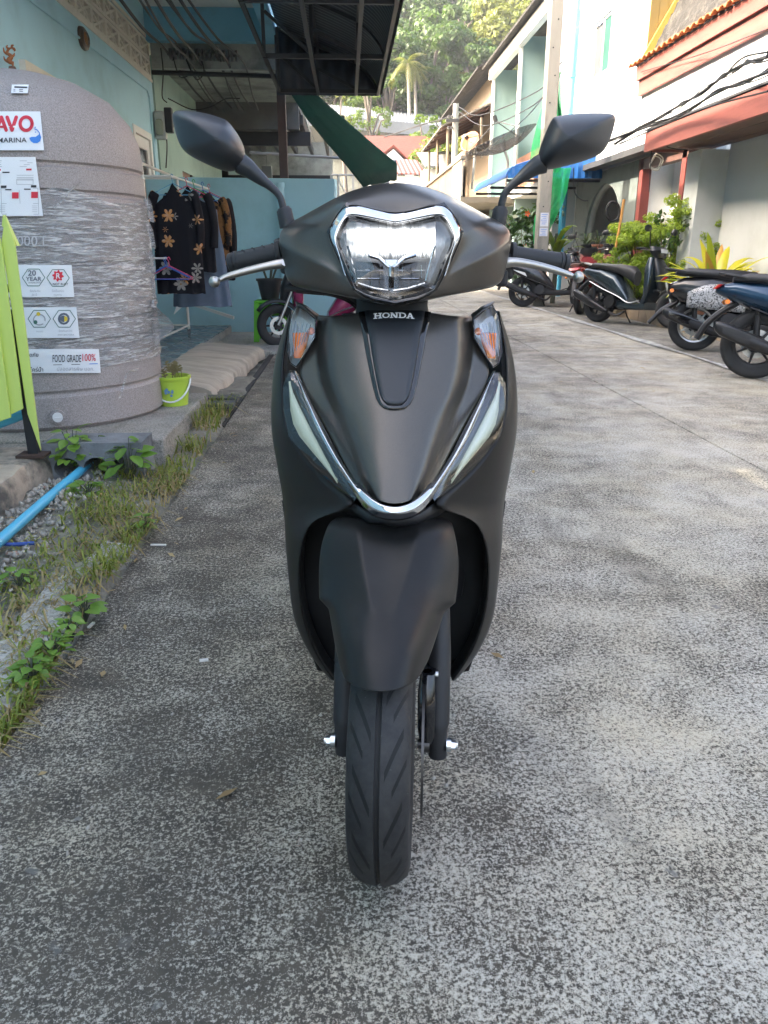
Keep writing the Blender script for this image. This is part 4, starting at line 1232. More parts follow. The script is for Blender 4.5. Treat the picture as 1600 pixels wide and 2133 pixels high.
# ---- neighbour house beyond
M_green = pm('pale green wall', (0.30, 0.43, 0.36), 0.8, var=0.08, vs=1.3, c2=(0.20, 0.28, 0.24), cs=1.1, thr=(0.5, 0.8))
M_grime = pm('grimy white concrete', (0.34, 0.36, 0.33), 0.9, var=0.15, vs=2, c2=(0.15, 0.16, 0.145), cs=1.6, thr=(0.45, 0.65))
M_dkconc = pm('dark stained concrete', (0.10, 0.105, 0.105), 0.9, var=0.25, vs=3)
NH = thing('green_house', 'pale green neighbour house with grimy soffit behind the low blue wall', 'house', (-4, 15, 0))
mb = MB()
for y0, y1, z0, z1 in ((11.52, 13.0, 0, 3.4), (13.0, 13.9, 2.15, 3.4), (13.9, 14.8, 0, 3.4), (14.8, 15.8, 0, 1.0), (14.8, 15.8, 2.2, 3.4), (15.8, 20, 0, 3.4)):
    mb.bx(FX - .15, FX + .02, y0, y1, z0, z1)
mb.build('wall', M_green, NH)
d_ = MB().bx(FX - .1, FX, 13.0, 13.7, .1, 2.15).build('door', pm('brown wooden door', (.16, .085, .045), .5, var=.2, vs=8, stretch=(1, 6, 1)), NH)
MB().bx(FX - .1, FX + .03, 13.7, 13.78, .1, 2.15).bx(FX - .1, FX + .03, 13.78, 13.9, .1, 2.1).build('door_frame', M_ironk, d_)
w_ = MB().bx(FX - .1, FX + .03, 14.8, 14.87, 1.0, 2.2).bx(FX - .1, FX + .03, 15.73, 15.8, 1.0, 2.2).bx(FX - .1, FX + .03, 15.27, 15.33, 1.0, 2.2).build('window', M_ironk, NH)
MB().bx(FX - .08, FX - .06, 14.87, 15.73, 1.0, 2.2).build('window_pane', M_dglass, w_)
MB().bx(FX + .02, -0.80, 11.52, 14.6, 3.36, 3.48).build('soffit', M_grime, NH)
MB().bx(FX + .02, -0.80, 11.49, 11.56, 3.24, 3.359).bx(FX + .02, -0.80, 11.49, 11.56, 3.361, 4.2).build('soffit_edge', M_grime, NH)
MB().bx(FX + .02, -.78, 14.6, 14.8, 2.95, 3.48).build('concrete_beam', M_dkconc, NH)
MB().bx(FX - .15, -.84, 14.81, 20, 3.485, 3.6).build('upper_slab', M_dkconc, NH)
MB().bx(FX - 5, -.82, 11.57, 20, 3.61, 6.1).build('added_upper_storey', M_grime, NH)  # storey added to keep the sun off the parked scooters
for k in range(7):
    MB().bx(FX + .3 + k * .36, FX + .36 + k * .36, 14.82, 19.5, 3.05, 3.2).build('joist', M_ironk, NH)
MB().bx(FX + .02, -.6, 14.82, 14.9, 2.72, 2.94).build('dark_lintel', M_ironk, NH)
MB().bx(FX - .1, -.3, 20, 20.12, 1.9, 3.4).build('back_wall', M_grime, NH)
for k in range(5):
    MB().bx(-1.9 + k * .34, -1.9 + k * .34 + .33, 19.96, 20.0, 0, 1.9 + .02 * (k % 2)).build('brown_board', pm('weathered brown board', (.17, .12, .10), .8, var=.25, vs=5, stretch=(6, 1, 1)), NH)
MB().bx(-2.25, -1.92, 19.4, 19.6, 0, 2.35).build('teal_panel', pm('teal blue sheet', (.03, .25, .36), .5), NH)
MB().bx(-2.4, -.3, 16.4, 16.5, 2.30, 2.38).bx(-2.4, -2.28, 16.4, 16.5, 0, 2.9).build('steel_rail', M_ironk, NH)
tag(MB().box((-1.45, 15.6, 2.35), (.18, .16, .22)).tube([(-1.45, 15.6, 2.46), (-1.45, 15.6, 2.94)], .006, 6).tube([(-1.45, 15.6, 2.24), (-1.42, 15.6, 2.12)], [.09, .05], 10).build('lantern', pm('grey lantern', (.13, .14, .14), .5), bevel=.01),
    'small grey lantern hanging under the dark joists of the green house', 'lantern')
tag(MB().bx(FX + .05, -.95, 16.9, 17.2, .1, 1.62).build('cabinet', M_ironk, bevel=.01), 'long black cabinet standing behind the low blue wall', 'cabinet')
# scaffold-like white frame far behind the wall
mb = MB()
for x in (-.15, .35, .9): mb.cyl((x, 17.5, 0), (x, 17.5, 2.5), .02)
for z in (1.55, 2.0, 2.48): mb.cyl((-.3, 17.5, z), (1.1, 17.5, z), .018)
mb.cyl((-.15, 17.5, 2.4), (.35, 17.5, 1.5), .015).cyl((.35, 17.5, 1.5), (.9, 17.5, 2.4), .015)
tag(mb.build('pipe_frame', pm('pale grey pipe', (.45, .46, .45), .5), smooth=40), 'pale grey pipe frame standing beyond the low blue wall', 'frame')

# low blue wall with a downpipe
lw = thing('garden_wall', 'low pale blue wall across the end of the tiled platform', 'wall', (-1.3, 10.1, 0))
mb = MB().prism([(FX + .03, 10.50, -.02), (-.13, 9.95, -.02), (-.13, 9.95, 1.80), (FX + .03, 10.50, 1.86)], (.03, .13, 0))
mb.build('wall', M_blue, lw, bevel=.008)
MB().tube([(-.78, 10.02, .02), (-.78, 10.02, 1.72)], .045, 14).cyl((-.78, 10.02, 1.70), (-.78, 10.02, 1.76), .053, n=14).build('downpipe', M_blue, lw, smooth=40)
# brown steel column
tag(MB().bx(-.88, -.77, 11.28, 11.39, -.02, 3.2).build('steel_column', pm('brown primer steel', (.075, .05, .05), .6, var=.2), bevel=.006), 'dark brown square steel column holding up the black awning', 'column')

# ---- black corrugated awning on steel trusses
AW = thing('awning', 'black corrugated metal awning on steel trusses hanging over the street side', 'awning', (-.3, 8, 3.0))
M_sheet = pm('dark blue grey roof sheet', (0.060, 0.067, 0.080), 0.5, 0.3, var=0.15, vs=3)
prof = [(-.82, 3.62), (-.45, 3.49), (-.1, 3.36), (.15, 3.25), (.30, 3.15), (.40, 3.03), (.46, 2.90), (.475, 2.84)]
pp = spl([(x, 0, z) for x, z in prof], 3)
rows = []
yy = 3.0
k = 0
while yy <= 11.06:
    off = (0.0, .010, .010, 0.0)[k % 4]
    rows.append([(p.x, yy, p.z + off) for p in pp])
    yy += (.018, .03, .018, .045)[k % 4]
    k += 1
MB().grid(rows).build('roof_sheet', M_sheet, AW, smooth=30, solid=.003)
rows = []
xx = -.86
k = 0
topz = lambda x: float(np.interp(x, [p[0] for p in prof], [p[1] for p in prof]))
while xx < .47:
    off = (0.0, .018, .018, 0.0)[k % 4]
    rows.append([(xx, 11.02 + off, 2.865), (xx, 11.02 + off, topz(xx) - .004)])
    xx += (.02, .055, .02, .055)[k % 4]
    k += 1
MB().grid(rows).build('end_sheet', M_sheet, AW, smooth=30, solid=.003)
for yt in (5.3, 7.2, 9.1, 10.95):
    mb = MB()
    mb.box((-.19, yt, 2.90), (1.28, .035, .045))
    for a, b_ in (((-.82, 2.90), (-.82, 3.60)), ((-.33, 2.92), (-.33, 3.42)), ((.15, 2.92), (.15, 3.22))):
        mb.box(((a[0] + b_[0]) / 2, yt, (a[1] + b_[1]) / 2), (.035, .033, b_[1] - a[1]))
    for a, b_ in (((-.80, 3.58), (.16, 3.22)), ((-.80, 3.3), (-.33, 2.92)), ((-.33, 3.15), (.15, 2.93))):
        v = Vector((b_[0] - a[0], 0, b_[1] - a[1]))
        mb.box(((a[0] + b_[0]) / 2, yt, (a[1] + b_[1]) / 2), (v.length, .031, .032), (0, -math.atan2(v.z, v.x), 0))
    mb.tube([(.15, yt, 3.22), (.28, yt, 3.12), (.38, yt, 3.0), (.43, yt, 2.9)], .014, 6)
    mb.build('truss', M_ironk, AW)
for x, z in ((-.82, 2.90), (-.33, 3.42), (.15, 3.22), (-.33, 2.87), (.15, 2.87), (.43, 2.87)):
    MB().bx(x - .018, x + .018, 4.0, 10.98, z - .016, z + .016).build('purlin', M_ironk, AW)
tag(MB().tube([(FX + .1, 11.1, 3.12), (-.84, 11.1, 3.09)], .028, 8).build('steel_bar', M_ironk), 'black steel bar running across under the blue beam', 'bar')

# green shade cloth
tp = [((606, 196), (655, 194), 11.15), ((640, 250), (716, 246), 11.6), ((683, 302), (776, 297), 12.1), ((722, 346), (827, 339), 12.5), ((757, 389), (827, 375), 12.9)]
rows = []
for i, (l_, r_, Y_) in enumerate(tp):
    A, Bp = W(*l_, Y=Y_), W(*r_, Y=Y_ + .05)
    rows.append([A.lerp(Bp, j / 10) + Vector((0, 0, -.05 * math.sin(math.pi * j / 10) * (i not in (0, 4)) + .010 * math.sin(j * 2.1 + i))) for j in range(11)])
M_tarp = pm('green shade cloth', (0.010, 0.085, 0.068), 0.6, var=0.18, vs=2.5, bump=0.2, bs=50)
tag(MB().grid(rows).build('shade_cloth', M_tarp, smooth=True, solid=.003), 'dark green cloth awning sloping down from the black metal roof', 'awning')
tag(MB().cyl(W(520, 318, Y=12.7), W(826, 336, Y=12.62), .02, n=8).build('tarp_pole', pm('grey pole', (.3, .3, .3), .5), smooth=40), 'thin grey horizontal pole carrying the lower end of the green cloth', 'pole')

# ---- cables and insulators
cabs = [(237, 345, 92), (283, 372, 84), (300, 392, 112), (318, 408, 104), (333, 452, 96), (346, 440, 86), (366, 470, 110), (380, 508, 118)]
clab = ['lowest black cable against the vent blocks of the blue house', 'black cable running second from the vent blocks under the white soffit', 'thin black cable crossing the second cable under the soffit', 'fourth black cable under the soffit counted from the vent blocks',
        'slack black cable crossing the bundle under the white soffit', 'thick black cable in the middle of the soffit bundle', 'black cable second nearest the awning under the white soffit', 'black cable nearest the awning under the white soffit']
for k, (x0, x1, y1) in enumerate(cabs):
    A = W(x0 - 30, -60, Y=6.2); Bp = W(x1, y1 + 12, Y=11.0); Cp = W(440 + k * 14, 225 + 4 * (k % 3), Y=14.4)
    A.z = min(A.z, 3.86)
    m1 = A.lerp(Bp, .5) - Vector((0, 0, .05 + .02 * (k % 3))); m2 = Bp.lerp(Cp, .5) - Vector((0, 0, .06))
    tag(MB().tube(spl([A, m1, Bp, m2, Cp], 6), .011 + .004 * (k % 3 == 0), 6).build('cable', M_cable), clab[k], 'cable', 'cables under the soffit of the blue house')
M_ins = pm('grimy porcelain', (.09, .085, .08), .35)
for k, px in enumerate((368, 405, 440, 478)):
    p = W(px, 112 + k * 1.5, Y=11.3)
    it = MB()
    for j in range(4):
        it.cyl(p + Vector((-.09 + j * .055, 0, 0)), p + Vector((-.062 + j * .055, 0, 0)), .068, n=12)
    it.cyl(p + Vector((-.12, 0, 0)), p + Vector((.13, 0, 0)), .016, n=8)
    tag(it.build('insulator', M_ins, smooth=40), ('ribbed cable insulator nearest the vent blocks', 'ribbed cable insulator second from the vent blocks', 'ribbed cable insulator second from the awning', 'ribbed cable insulator nearest the awning')[k], 'insulator', 'insulators under the blue beam')
for k, (pts, lab) in enumerate((([(360, 118), (375, 160), (398, 150), (385, 118), (408, 165), (425, 150), (418, 118)], 'tangled loops of black wire hanging below the insulators'),
                                ([(335, 100), (340, 150), (338, 200), (348, 214)], 'black wire dropping from the vent blocks to the meter'),
                                ([(350, 205), (400, 228), (440, 222), (470, 206), (500, 205)], 'slack black wire drooping behind the meter'),
                                ([(345, 225), (343, 262), (348, 300), (346, 350)], 'bundle of black wires dropping below the meter'))):
    tag(MB().tube(spl([W(x, y, Y=11.42 + .02 * k) for x, y in pts], 6), .008, 6).build('wire', M_cable), lab, 'wire')

# ---- flame shaped ornament behind the tank
dn = thing('roof_ornament', 'small rust orange crest ornament on a knob behind the grey tank', 'ornament', W(28, 158, Y=5.9))
o0 = W(28, 158, Y=5.9)
def po(px, py): return W(px, py, Y=5.9)
M_rust = pm('rust orange metal', (.30, .10, .03), .6, var=.3, vs=20)
MB().lathe([(.0, .06), (.02, .055), (.03, .03), (.055, .01), (.06, -.02), (.045, -.06), (.045, -.4)], 14, o0).build('knob', pm('brown clay knob', (.14, .075, .05), .7), dn, smooth=40)
mb = MB().tube([po(27, 148), po(27, 128)], .006, 8)
mb.tube(spl([po(26, 132), po(18, 126), (po(24, 118)), po(15, 110), po(20, 101), po(29, 100)], 5), [.010, .012, .014, .015, .015, .015, .015, .015, .014, .013, .013, .012, .012, .011, .010, .009, .009, .008, .007, .006, .006, .005, .005, .004, .004, .003], 8)
for pts in ([(16, 128), (10, 124), (8, 117)], [(15, 112), (9, 108), (7, 99)], [(19, 103), (14, 98), (16, 94)], [(25, 100), (25, 95), (29, 94)], [(24, 118), (29, 115), (30, 110)], [(28, 101), (31, 104), (29, 107)]):
    q = spl([po(*p) for p in pts], 4)
    mb.tube(q, [.008 * (1 - i / len(q)) + .002 for i in range(len(q))], 8)
mb.build('crest', M_rust, dn, smooth=50)

# ---- water tank wrapped in clear film
LAB = 0.012   # labels sit over the film
TC = Vector((-1.69, 4.44, 0.137)); TR = 0.615
TK = thing('water_tank', 'big grey granite-look water tank wrapped in clear plastic film', 'water tank', TC)
def tank_mat():
    m, t, b = newmat('speckled grey polyethylene')
    v = coord(t)
    f = noise(t, v, 170, 3, 0.75)
    g2 = noise(t, v, 420, 2, 0.7)
    k = mth(t, 'ADD', mth(t, 'MULTIPLY', f, .6), mth(t, 'MULTIPLY', g2, .4))
    t.links.new(mixc(t, ramp(t, k, [(.36, 0), (.64, 1)]), (0.175, 0.152, 0.142), (0.46, 0.41, 0.385)), b.inputs['Base Color'])
    b.inputs['Roughness'].default_value = 0.6
    bump_to(t, b, f, .25, .002)
    return m
M_tank = tank_mat()
H = 1.70
prof = [(0, 0), (TR - .02, 0), (TR, .02), (TR, .165), (TR - .012, .18), (TR - .012, .188), (TR, .20)]
for z in (.43, .53, .70, .80, .95, 1.12, 1.24):
    prof += [(TR, z - .018), (TR - .013, z - .008), (TR - .013, z + .004), (TR, z + .014)]
prof += [(TR, 1.30), (TR - .008, 1.38), (TR - .045, 1.475), (TR - .13, 1.575), (TR - .27, 1.65), (TR - .40, 1.685), (.12, 1.70), (0, 1.70)]
MB().lathe(prof, 96, TC).build('tank_body', M_tank, TK, smooth=35)
def tank_pt(px, py, off=0.0):
    if off: off += LAB
    """where the ray through this photo pixel meets the tank's cylinder (or dome)"""
    p0 = CAM_P; d = (W(px, py, Y=4.0) - CAM_P)
    best = None
    tt = 0.6
    while tt < 1.4:
        p = p0 + d * tt
        h = p.z - TC.z
        rr = TR if h < 1.30 else float(np.interp(h, [1.30, 1.38, 1.475, 1.575, 1.65, 1.685], [TR, TR - .008, TR - .045, TR - .13, TR - .27, TR - .40]))
        q = Vector((p.x - TC.x, p.y - TC.y, 0))
        if q.length <= rr + off:
            lo, hi = tt - .001, tt
            for _ in range(14):
                md = (lo + hi) / 2
                p = p0 + d * md
                h = p.z - TC.z
                rr = TR if h < 1.30 else float(np.interp(h, [1.30, 1.38, 1.475, 1.575, 1.65, 1.685], [TR, TR - .008, TR - .045, TR - .13, TR - .27, TR - .40]))
                if Vector((p.x - TC.x, p.y - TC.y, 0)).length <= rr + off: hi = md
                else: lo = md
            return p0 + d * hi
        tt += 0.001
    return p
def sticker(name, x0, y0, x1, y1, mat, parent, off=.003, n=8, skew=0.0, m_=6):
    rows = []
    for j in range(m_):
        v = j / (m_ - 1)
        rows.append([tank_pt(x0 + (x1 - x0) * i / n + skew * v, y0 + (y1 - y0) * v, off) for i in range(n + 1)])
    return MB().grid(rows).build(name, mat, parent, smooth=60)
M_stk = pm('white label film', (.74, .76, .77), .3, var=.04, vs=6, coat=.3)
M_red = pm('red print', (.60, .012, .035), .45)
M_ink = pm('black print', (.02, .02, .022), .5)
M_inkg = pm('dark green print', (.05, .14, .11), .5)
M_inkb = pm('blue print', (.03, .20, .62), .45)
M_grayp = pm('grey print', (.33, .34, .36), .5)
M_yel = pm('yellow print', (.65, .48, .03), .5)
M_slate = pm('slate print', (.10, .12, .15), .5)
def tprint(name, body, px, py, hpx, mat, parent, sx=1.0, bold=0.0, off=.0055, spacing=1.0, slope=0.0):
    """print read from photo pixel (px, py) (baseline, left), hpx tall"""
    s = hpx / 0.70
    return text_obj(name, body, 1.0, mat, parent, lambda x, y: tank_pt(px + x * s, py - y * s + slope * x * s, off), sx=sx, bold=bold, spacing=spacing)
def tpoly(name, pts, mat, parent, off=.0052):
    return MB().add([tank_pt(x, y, off) for x, y in pts], [tuple(range(len(pts)))]).build(name, mat, parent)
def tline(pts, wpx, mb, off=.0052):
    for (x0, y0), (x1, y1) in zip(pts[:-1], pts[1:]):
        dx, dy = x1 - x0, y1 - y0
        L = math.hypot(dx, dy) or 1
        nx, ny = -dy / L * wpx / 2, dx / L * wpx / 2
        mb.add([tank_pt(x0 + nx, y0 + ny, off), tank_pt(x1 + nx, y1 + ny, off), tank_pt(x1 - nx, y1 - ny, off), tank_pt(x0 - nx, y0 - ny, off)], [(0, 1, 2, 3)])
s1 = sticker('brand_label', -70, 232, 84, 313, M_stk, TK, skew=8)
def stroke(mb, pts, w, off=.0055):
    tline(pts, w, mb, off)
    for (x, y) in pts: mb.add([tank_pt(x + w / 2 * math.cos(a), y + w / 2 * math.sin(a), off) for a in [2 * math.pi * k / 10 for k in range(10)]], [tuple(range(10))])
mb = MB()
stroke(mb, [(-7, 271), (3, 244)], 7.5); stroke(mb, [(3, 244), (13, 271)], 7.5, .0058); stroke(mb, [(-2, 264), (9, 264)], 5, .0061)
stroke(mb, [(15, 244), (25, 271)], 7.5, .0056); stroke(mb, [(25, 271), (34, 244)], 7.5, .0059)
stroke(mb, [(54.5 + 12.5 * math.cos(2 * math.pi * k / 24), 257.5 + 14 * math.sin(2 * math.pi * k / 24)) for k in range(25)], 7.0, .0057)
mb.build('brand_lettering', M_red, s1)
tprint('label_word', 'MARINA', -6, 297, 10, M_ink, s1, sx=1.15, bold=.012, slope=-.01)
tpoly('drop_logo', [(61, 287), (66, 285), (74, 285), (80, 281), (83, 278), (86, 286), (84, 294), (78, 298), (70, 298), (64, 294)], M_inkb, s1)
mb = MB(); tline([(84, 284), (82, 276), (77, 270), (72, 269)], 1.8, mb, .0054); tline([(72, 267), (75, 264)], 1.6, mb, .0054); tline([(74, 274), (74, 276)], 2.6, mb, .0054)
mb.build('drop_tail', M_inkb, s1)
s2 = sticker('small_label', 25, 176, 60, 194, M_stk, TK, skew=-2)
mb = MB()
tline([(30, 181), (57, 182)], 3.0, mb)
for y in (186, 189.5): tline([(28, y), (32, y)], 1.1, mb); tline([(40, y + .4), (48, y + .6)], 1.2, mb)
mb.build('small_print', M_ink, s2)
s3 = sticker('instruction_sheet', -40, 327, 74, 450, M_stk, TK, skew=16)
mb = MB()
for y in (335, 339, 343, 347): tline([(-10, y), (68 - (y % 3) * 6, y)], .9, mb)
for y in (365, 370, 375): tline([(35, y), (70, y)], .9, mb)
for y in (429, 433, 437, 441): tline([(0, y), (78, y)], .8, mb)
for p in ([(2, 392), (79, 392), (81, 446), (4, 446), (2, 392)], [(40, 396), (42, 424)], [(3, 424), (80, 424)], [(35, 373), (69, 373), (69, 384), (35, 384), (35, 373)], [(0, 362), (0, 384)]): tline(p, .9, mb)
mb.build('sheet_print', M_grayp, s3)
mb = MB(); tline([(-10, 354), (66, 353)], 4, mb)
for x0, y0 in ((25, 401), (65, 400)): tline([(x0, y0 + 6), (x0 + 14, y0 + 6)], 13, mb, .0056)
mb.build('sheet_red_bars', M_red, s3)
mb = MB(); tline([(2, 389), (76, 388)], 5, mb); tline([(5, 359), (20, 359)], 2.5, mb); tline([(11, 395), (24, 395)], 2.5, mb); tline([(50, 394), (64, 394)], 2.5, mb)
mb.build('sheet_black_bars', M_ink, s3)
tprint('volume_print', '2000 L', 20, 512, 21, pm('pale moulded print', (.48, .47, .47), .6), TK, sx=.98)
s4 = sticker('warranty_label', -20, 552, 149, 619, M_stk, TK, skew=6)
s5 = sticker('feature_label', -15, 640, 159, 704, M_stk, TK, skew=7)
def hexa(cx, cy, r, mb): tline([(cx + r * math.cos(math.pi / 3 * k), cy + r * .86 * math.sin(math.pi / 3 * k)) for k in range(7)], 1.5, mb)
mb = MB(); hexa(70, 578, 23.5, mb); hexa(121, 579, 23.5, mb); mb.build('hexagon_frames', M_inkg, s4)
mb = MB(); hexa(82, 664, 23.5, mb); hexa(134, 664, 23.5, mb); mb.build('hexagon_frames', M_inkg, s5)
tprint('years_figure', '20', 58, 574, 11, M_slate, s4, bold=.02, sx=1.1)
tprint('years_word', 'YEAR', 54, 585, 8.5, M_slate, s4, bold=.015, sx=1.12)
tprint('warranty_word', 'WARRANTY', 59, 590.5, 3.2, M_slate, s4, sx=1.1)
mb = MB()
gearp = []
for k in range(32):
    r_ = 12 if k % 4 in (0, 1) else 9
    gearp.append((121 + r_ * math.cos(2 * math.pi * k / 32), 574.5 + r_ * math.sin(2 * math.pi * k / 32)))
mb.add([tank_pt(x, y, .0050) for x, y in gearp], [tuple(range(32))])
mb.build('gear_logo', M_red, s4)
tprint('gear_letter', 'R', 116, 580, 11, M_stk, s4, bold=.02, off=.0062)
tprint('rust_words', 'NOT RUST', 110, 594, 4.6, M_ink, s4, bold=.015)
tprint('thai_caption', 'รับประกัน', 62, 608, 4.2, M_grayp, s4); tprint('thai_caption', '20 ปี', 66, 616, 4.2, M_grayp, s4)
tprint('thai_caption', 'ไม่เป็นสนิม', 108, 608, 4.2, M_grayp, s4); tprint('thai_caption', 'ทนทาน', 112, 616, 4.2, M_grayp, s4)
mb = MB(); tline([(82 + 12 * math.cos(a), 666 + 11 * math.sin(a)) for a in [2 * math.pi * k / 18 for k in range(19)]], 2.4, mb); mb.build('cycle_ring', M_grayp, s5)
dot = lambda cx, cy, r: [(cx + r * math.cos(2 * math.pi * k / 12), cy + r * math.sin(2 * math.pi * k / 12)) for k in range(12)]
tpoly('cycle_dot', dot(80, 654, 4.2), M_yel, s5, .0058); tpoly('cycle_dot', dot(74, 671, 4.2), M_inkg, s5, .0058); tpoly('cycle_dot', dot(91, 671, 3.6), M_stk, s5, .0058)
tpoly('wheel_disc', dot(133, 664, 12.5), M_slate, s5, .0054); tpoly('wheel_disc_ring', dot(133, 664, 8), M_stk, s5, .0058); tpoly('wheel_disc_core', dot(132, 664, 7), M_slate, s5, .0061); tpoly('wheel_disc_moon', [(134, 658), (140, 660), (141, 665), (139, 669), (134, 670)], M_yel, s5, .0064)
tprint('thai_caption', 'ทนแดด', 75, 692, 3.6, M_grayp, s5); tprint('thai_caption', 'ป้องกันตะไคร่', 122, 691, 3.8, M_grayp, s5); tprint('small_caption', 'ANTI BACTERIA', 120, 699, 3.4, M_grayp, s5)
s6 = sticker('food_grade_label', 20, 727, 206, 777, M_stk, TK, skew=4)
# narrow slab lettering for the food grade line
def condensed(body, px, py, hpx, mat, parent, wpx):
    return tprint('label_lettering', body, px, py, hpx, mat, parent, sx=wpx, bold=.004)
condensed('FOOD GRADE', 109, 754, 15, M_ink, s6, .44)
condensed('100%', 169, 752, 15, M_red, s6, .66)
tprint('thai_print', 'ปลอดภัย', 42, 743, 7.6, M_ink, s6, bold=.008); tprint('thai_print', 'ไร้ตะไคร่น้ำ', 43, 774, 8.0, M_ink, s6, bold=.006); tprint('thai_print', 'ปลอดสารพิษ มอก.', 118, 772, 7.4, M_grayp, s6)
mb = MB(); tline([(111, 760), (167, 759)], 1.2, mb); mb.build('label_rule', M_ink, s6)
mb = MB(); tline([(186, 758), (204, 757.5)], 1.4, mb); mb.build('label_rule', M_inkb, s6)
pc = tank_pt(120, 869, .006)
nrm = (pc - TC); nrm.z = 0; nrm.normalize()
pl = MB().cyl(pc - nrm * .02, pc + nrm * .002, .036, n=24).build('drain_socket', M_tank, TK, smooth=35)
MB().cyl(pc, pc + nrm * .012, .024, n=22).box(pc + nrm * .013, (.036, .006, .004), (0, 0, math.atan2(nrm.y, nrm.x) + math.pi / 2)).build('drain_plug', pm('white plug', (.7, .7, .68), .4), pl, smooth=35)

def film_mat():
    m, t, b = newmat('stretched clear film')
    v = coord(t)
    t.nodes.remove(b)
    st = noise(t, v, 7, 4, 0.62, (1.1, 1.1, 12), 1.0)
    st2 = noise(t, v, 18, 3, 0.6, (1, 1, 9), 1.2)
    h = mth(t, 'ADD', mth(t, 'MULTIPLY', st, .65), mth(t, 'MULTIPLY', st2, .35))
    bp = N(t, 'ShaderNodeBump'); bp.inputs['Strength'].default_value = 0.9; bp.inputs['Distance'].default_value = 0.03
    t.links.new(h, bp.inputs['Height'])
    tr = N(t, 'ShaderNodeBsdfTransparent'); tr.inputs[0].default_value = (.97, .97, .97, 1)
    gl = N(t, 'ShaderNodeBsdfGlossy'); gl.inputs['Roughness'].default_value = 0.16; gl.inputs[0].default_value = (.95, .95, .95, 1)
    df = N(t, 'ShaderNodeBsdfDiffuse'); df.inputs[0].default_value = (.86, .85, .83, 1)
    t.links.new(bp.outputs[0], gl.inputs['Normal']); t.links.new(bp.outputs[0], df.inputs['Normal'])
    m1 = N(t, 'ShaderNodeMixShader'); m2 = N(t, 'ShaderNodeMixShader')
    milk_glint = ramp(t, h, [(.43, .08), (.50, .32), (.58, .75)])  # cloudy film, its whiter streaks standing in for highlights on the folds
    t.links.new(milk_glint, m1.inputs[0]); t.links.new(tr.outputs[0], m1.inputs[1]); t.links.new(df.outputs[0], m1.inputs[2])
    fr = N(t, 'ShaderNodeFresnel'); fr.inputs[0].default_value = 1.45
    t.links.new(bp.outputs[0], fr.inputs['Normal'])
    t.links.new(mth(t, 'ADD', mth(t, 'MULTIPLY', fr.outputs[0], .55), .06, clamp=True), m2.inputs[0])
    t.links.new(m1.outputs[0], m2.inputs[1]); t.links.new(gl.outputs[0], m2.inputs[2])
    t.links.new(m2.outputs[0], t.nodes['Material Output'].inputs[0])
    return m
M_film = film_mat()
rows = []
for i in range(60):
    z = .30 + (1.10 - .30) * i / 59
    row = []
    for k in range(72):
        a = -2.55 + (math.pi * 1.55) * k / 71
        zz = z
        if i == 59: zz += .03 * math.sin(a * 5) - (.18 if a < -1.75 else 0) * min(1, (-1.75 - a) * 2.2)
        r_ = TR + .007 + .0035 * math.sin(z * 95 + 2 * math.sin(a * 6)) + .003 * math.sin(z * 41 + a * 9) + .002 * random.random()
        row.append((TC.x + r_ * math.cos(a), TC.y + r_ * math.sin(a), TC.z + zz + .006 * math.sin(a * 9 + i * .7)))
    rows.append(row)
MB().grid(rows).build('plastic_film', M_film, TK, smooth=True)
def flap(name, pts, wpx, seed, off=.02, n=16):
    r_ = random.Random(seed)
    q = spl([tank_pt(x, y, off) for x, y in pts], n // (len(pts) - 1))
    rows = []
    for i, p in enumerate(q):
        w = wpx * (0.6 + .5 * r_.random())
        dv = Vector((w * .7, 0, w * .7))
        rows.append([p - dv + Vector((0, -.01 * r_.random(), 0)), p - dv * .3 + Vector((0, -.016 * r_.random(), .008 * r_.random())), p + dv * .4 + Vector((0, -.016 * r_.random(), 0)), p + dv])
    return MB().grid(rows).build(name, M_film, TK, smooth=50)
flap('film_flap', [(170, 380), (150, 395), (130, 420), (112, 432)], .025, 3)
flap('film_flap', [(290, 770), (268, 775), (258, 800), (250, 830)], .013, 5)
rows = []
r_ = random.Random(4)
for i in range(9):
    t_ = i / 8
    base = W(312, 615 + 75 * t_, Y=4.42)
    rows.append([base + Vector((.022 * j * (.35 + math.sin(math.pi * t_)) + r_.uniform(-.008, .008), r_.uniform(-.025, .025) - .02 * j, r_.uniform(-.012, .012) - .012 * j)) for j in range(6)])
MB().grid(rows).build('film_tatter', M_film, TK, smooth=50)
for k in range(4):
    z0 = 410 + k * 55
    q = [W(298 + k * 3, z0, Y=4.44), W(306 + k * 3, z0 + 18, Y=4.44), W(304 + k * 3 + r_.random() * 8, z0 + 50, Y=4.45)]
    MB().grid([[p, p + Vector((.02, .01, -.01)), p + Vector((.028, -.01, .006))] for p in spl(q, 5)]).build('film_strand', M_film, TK, smooth=50)

# ---- lime green picket fence
PF = thing('picket_fence', 'lime green picket fence in front of the water tank', 'fence', (-1.42, 3.2, .14))
M_lime = pm('lime green paint', (0.55, 0.66, 0.15), 0.45, var=0.05, vs=4, bump=0.15, bs=25, bd=0.004, c2=(0.46, 0.58, 0.13), cs=3, thr=(0.6, 0.8), stretch=(4, 4, .6))
pk = [((37, 440), (8, 475), (22, 850 + 0), (62, 905)), ]
def picket(tip, tl, tr, bl, br, Yp, step=None):
    """pointed board: front face traced, thickened away from the camera"""
    A = [W(*tip, Y=Yp), W(tr[0] - 3, tr[1], Y=Yp), W(br[0] - 5, br[1], Y=Yp), W(*bl, Y=Yp), W(*tl, Y=Yp)]
    return MB().prism(A, (-.006, .022, 0)).build('picket', M_lime, PF, bevel=.003)
picket((11, 446), (3, 502), (35, 512), (57, 862), (90, 940), 3.30)
picket((-6, 470), (-20, 505), (7, 515), (14, 868), (53, 852), 3.28)
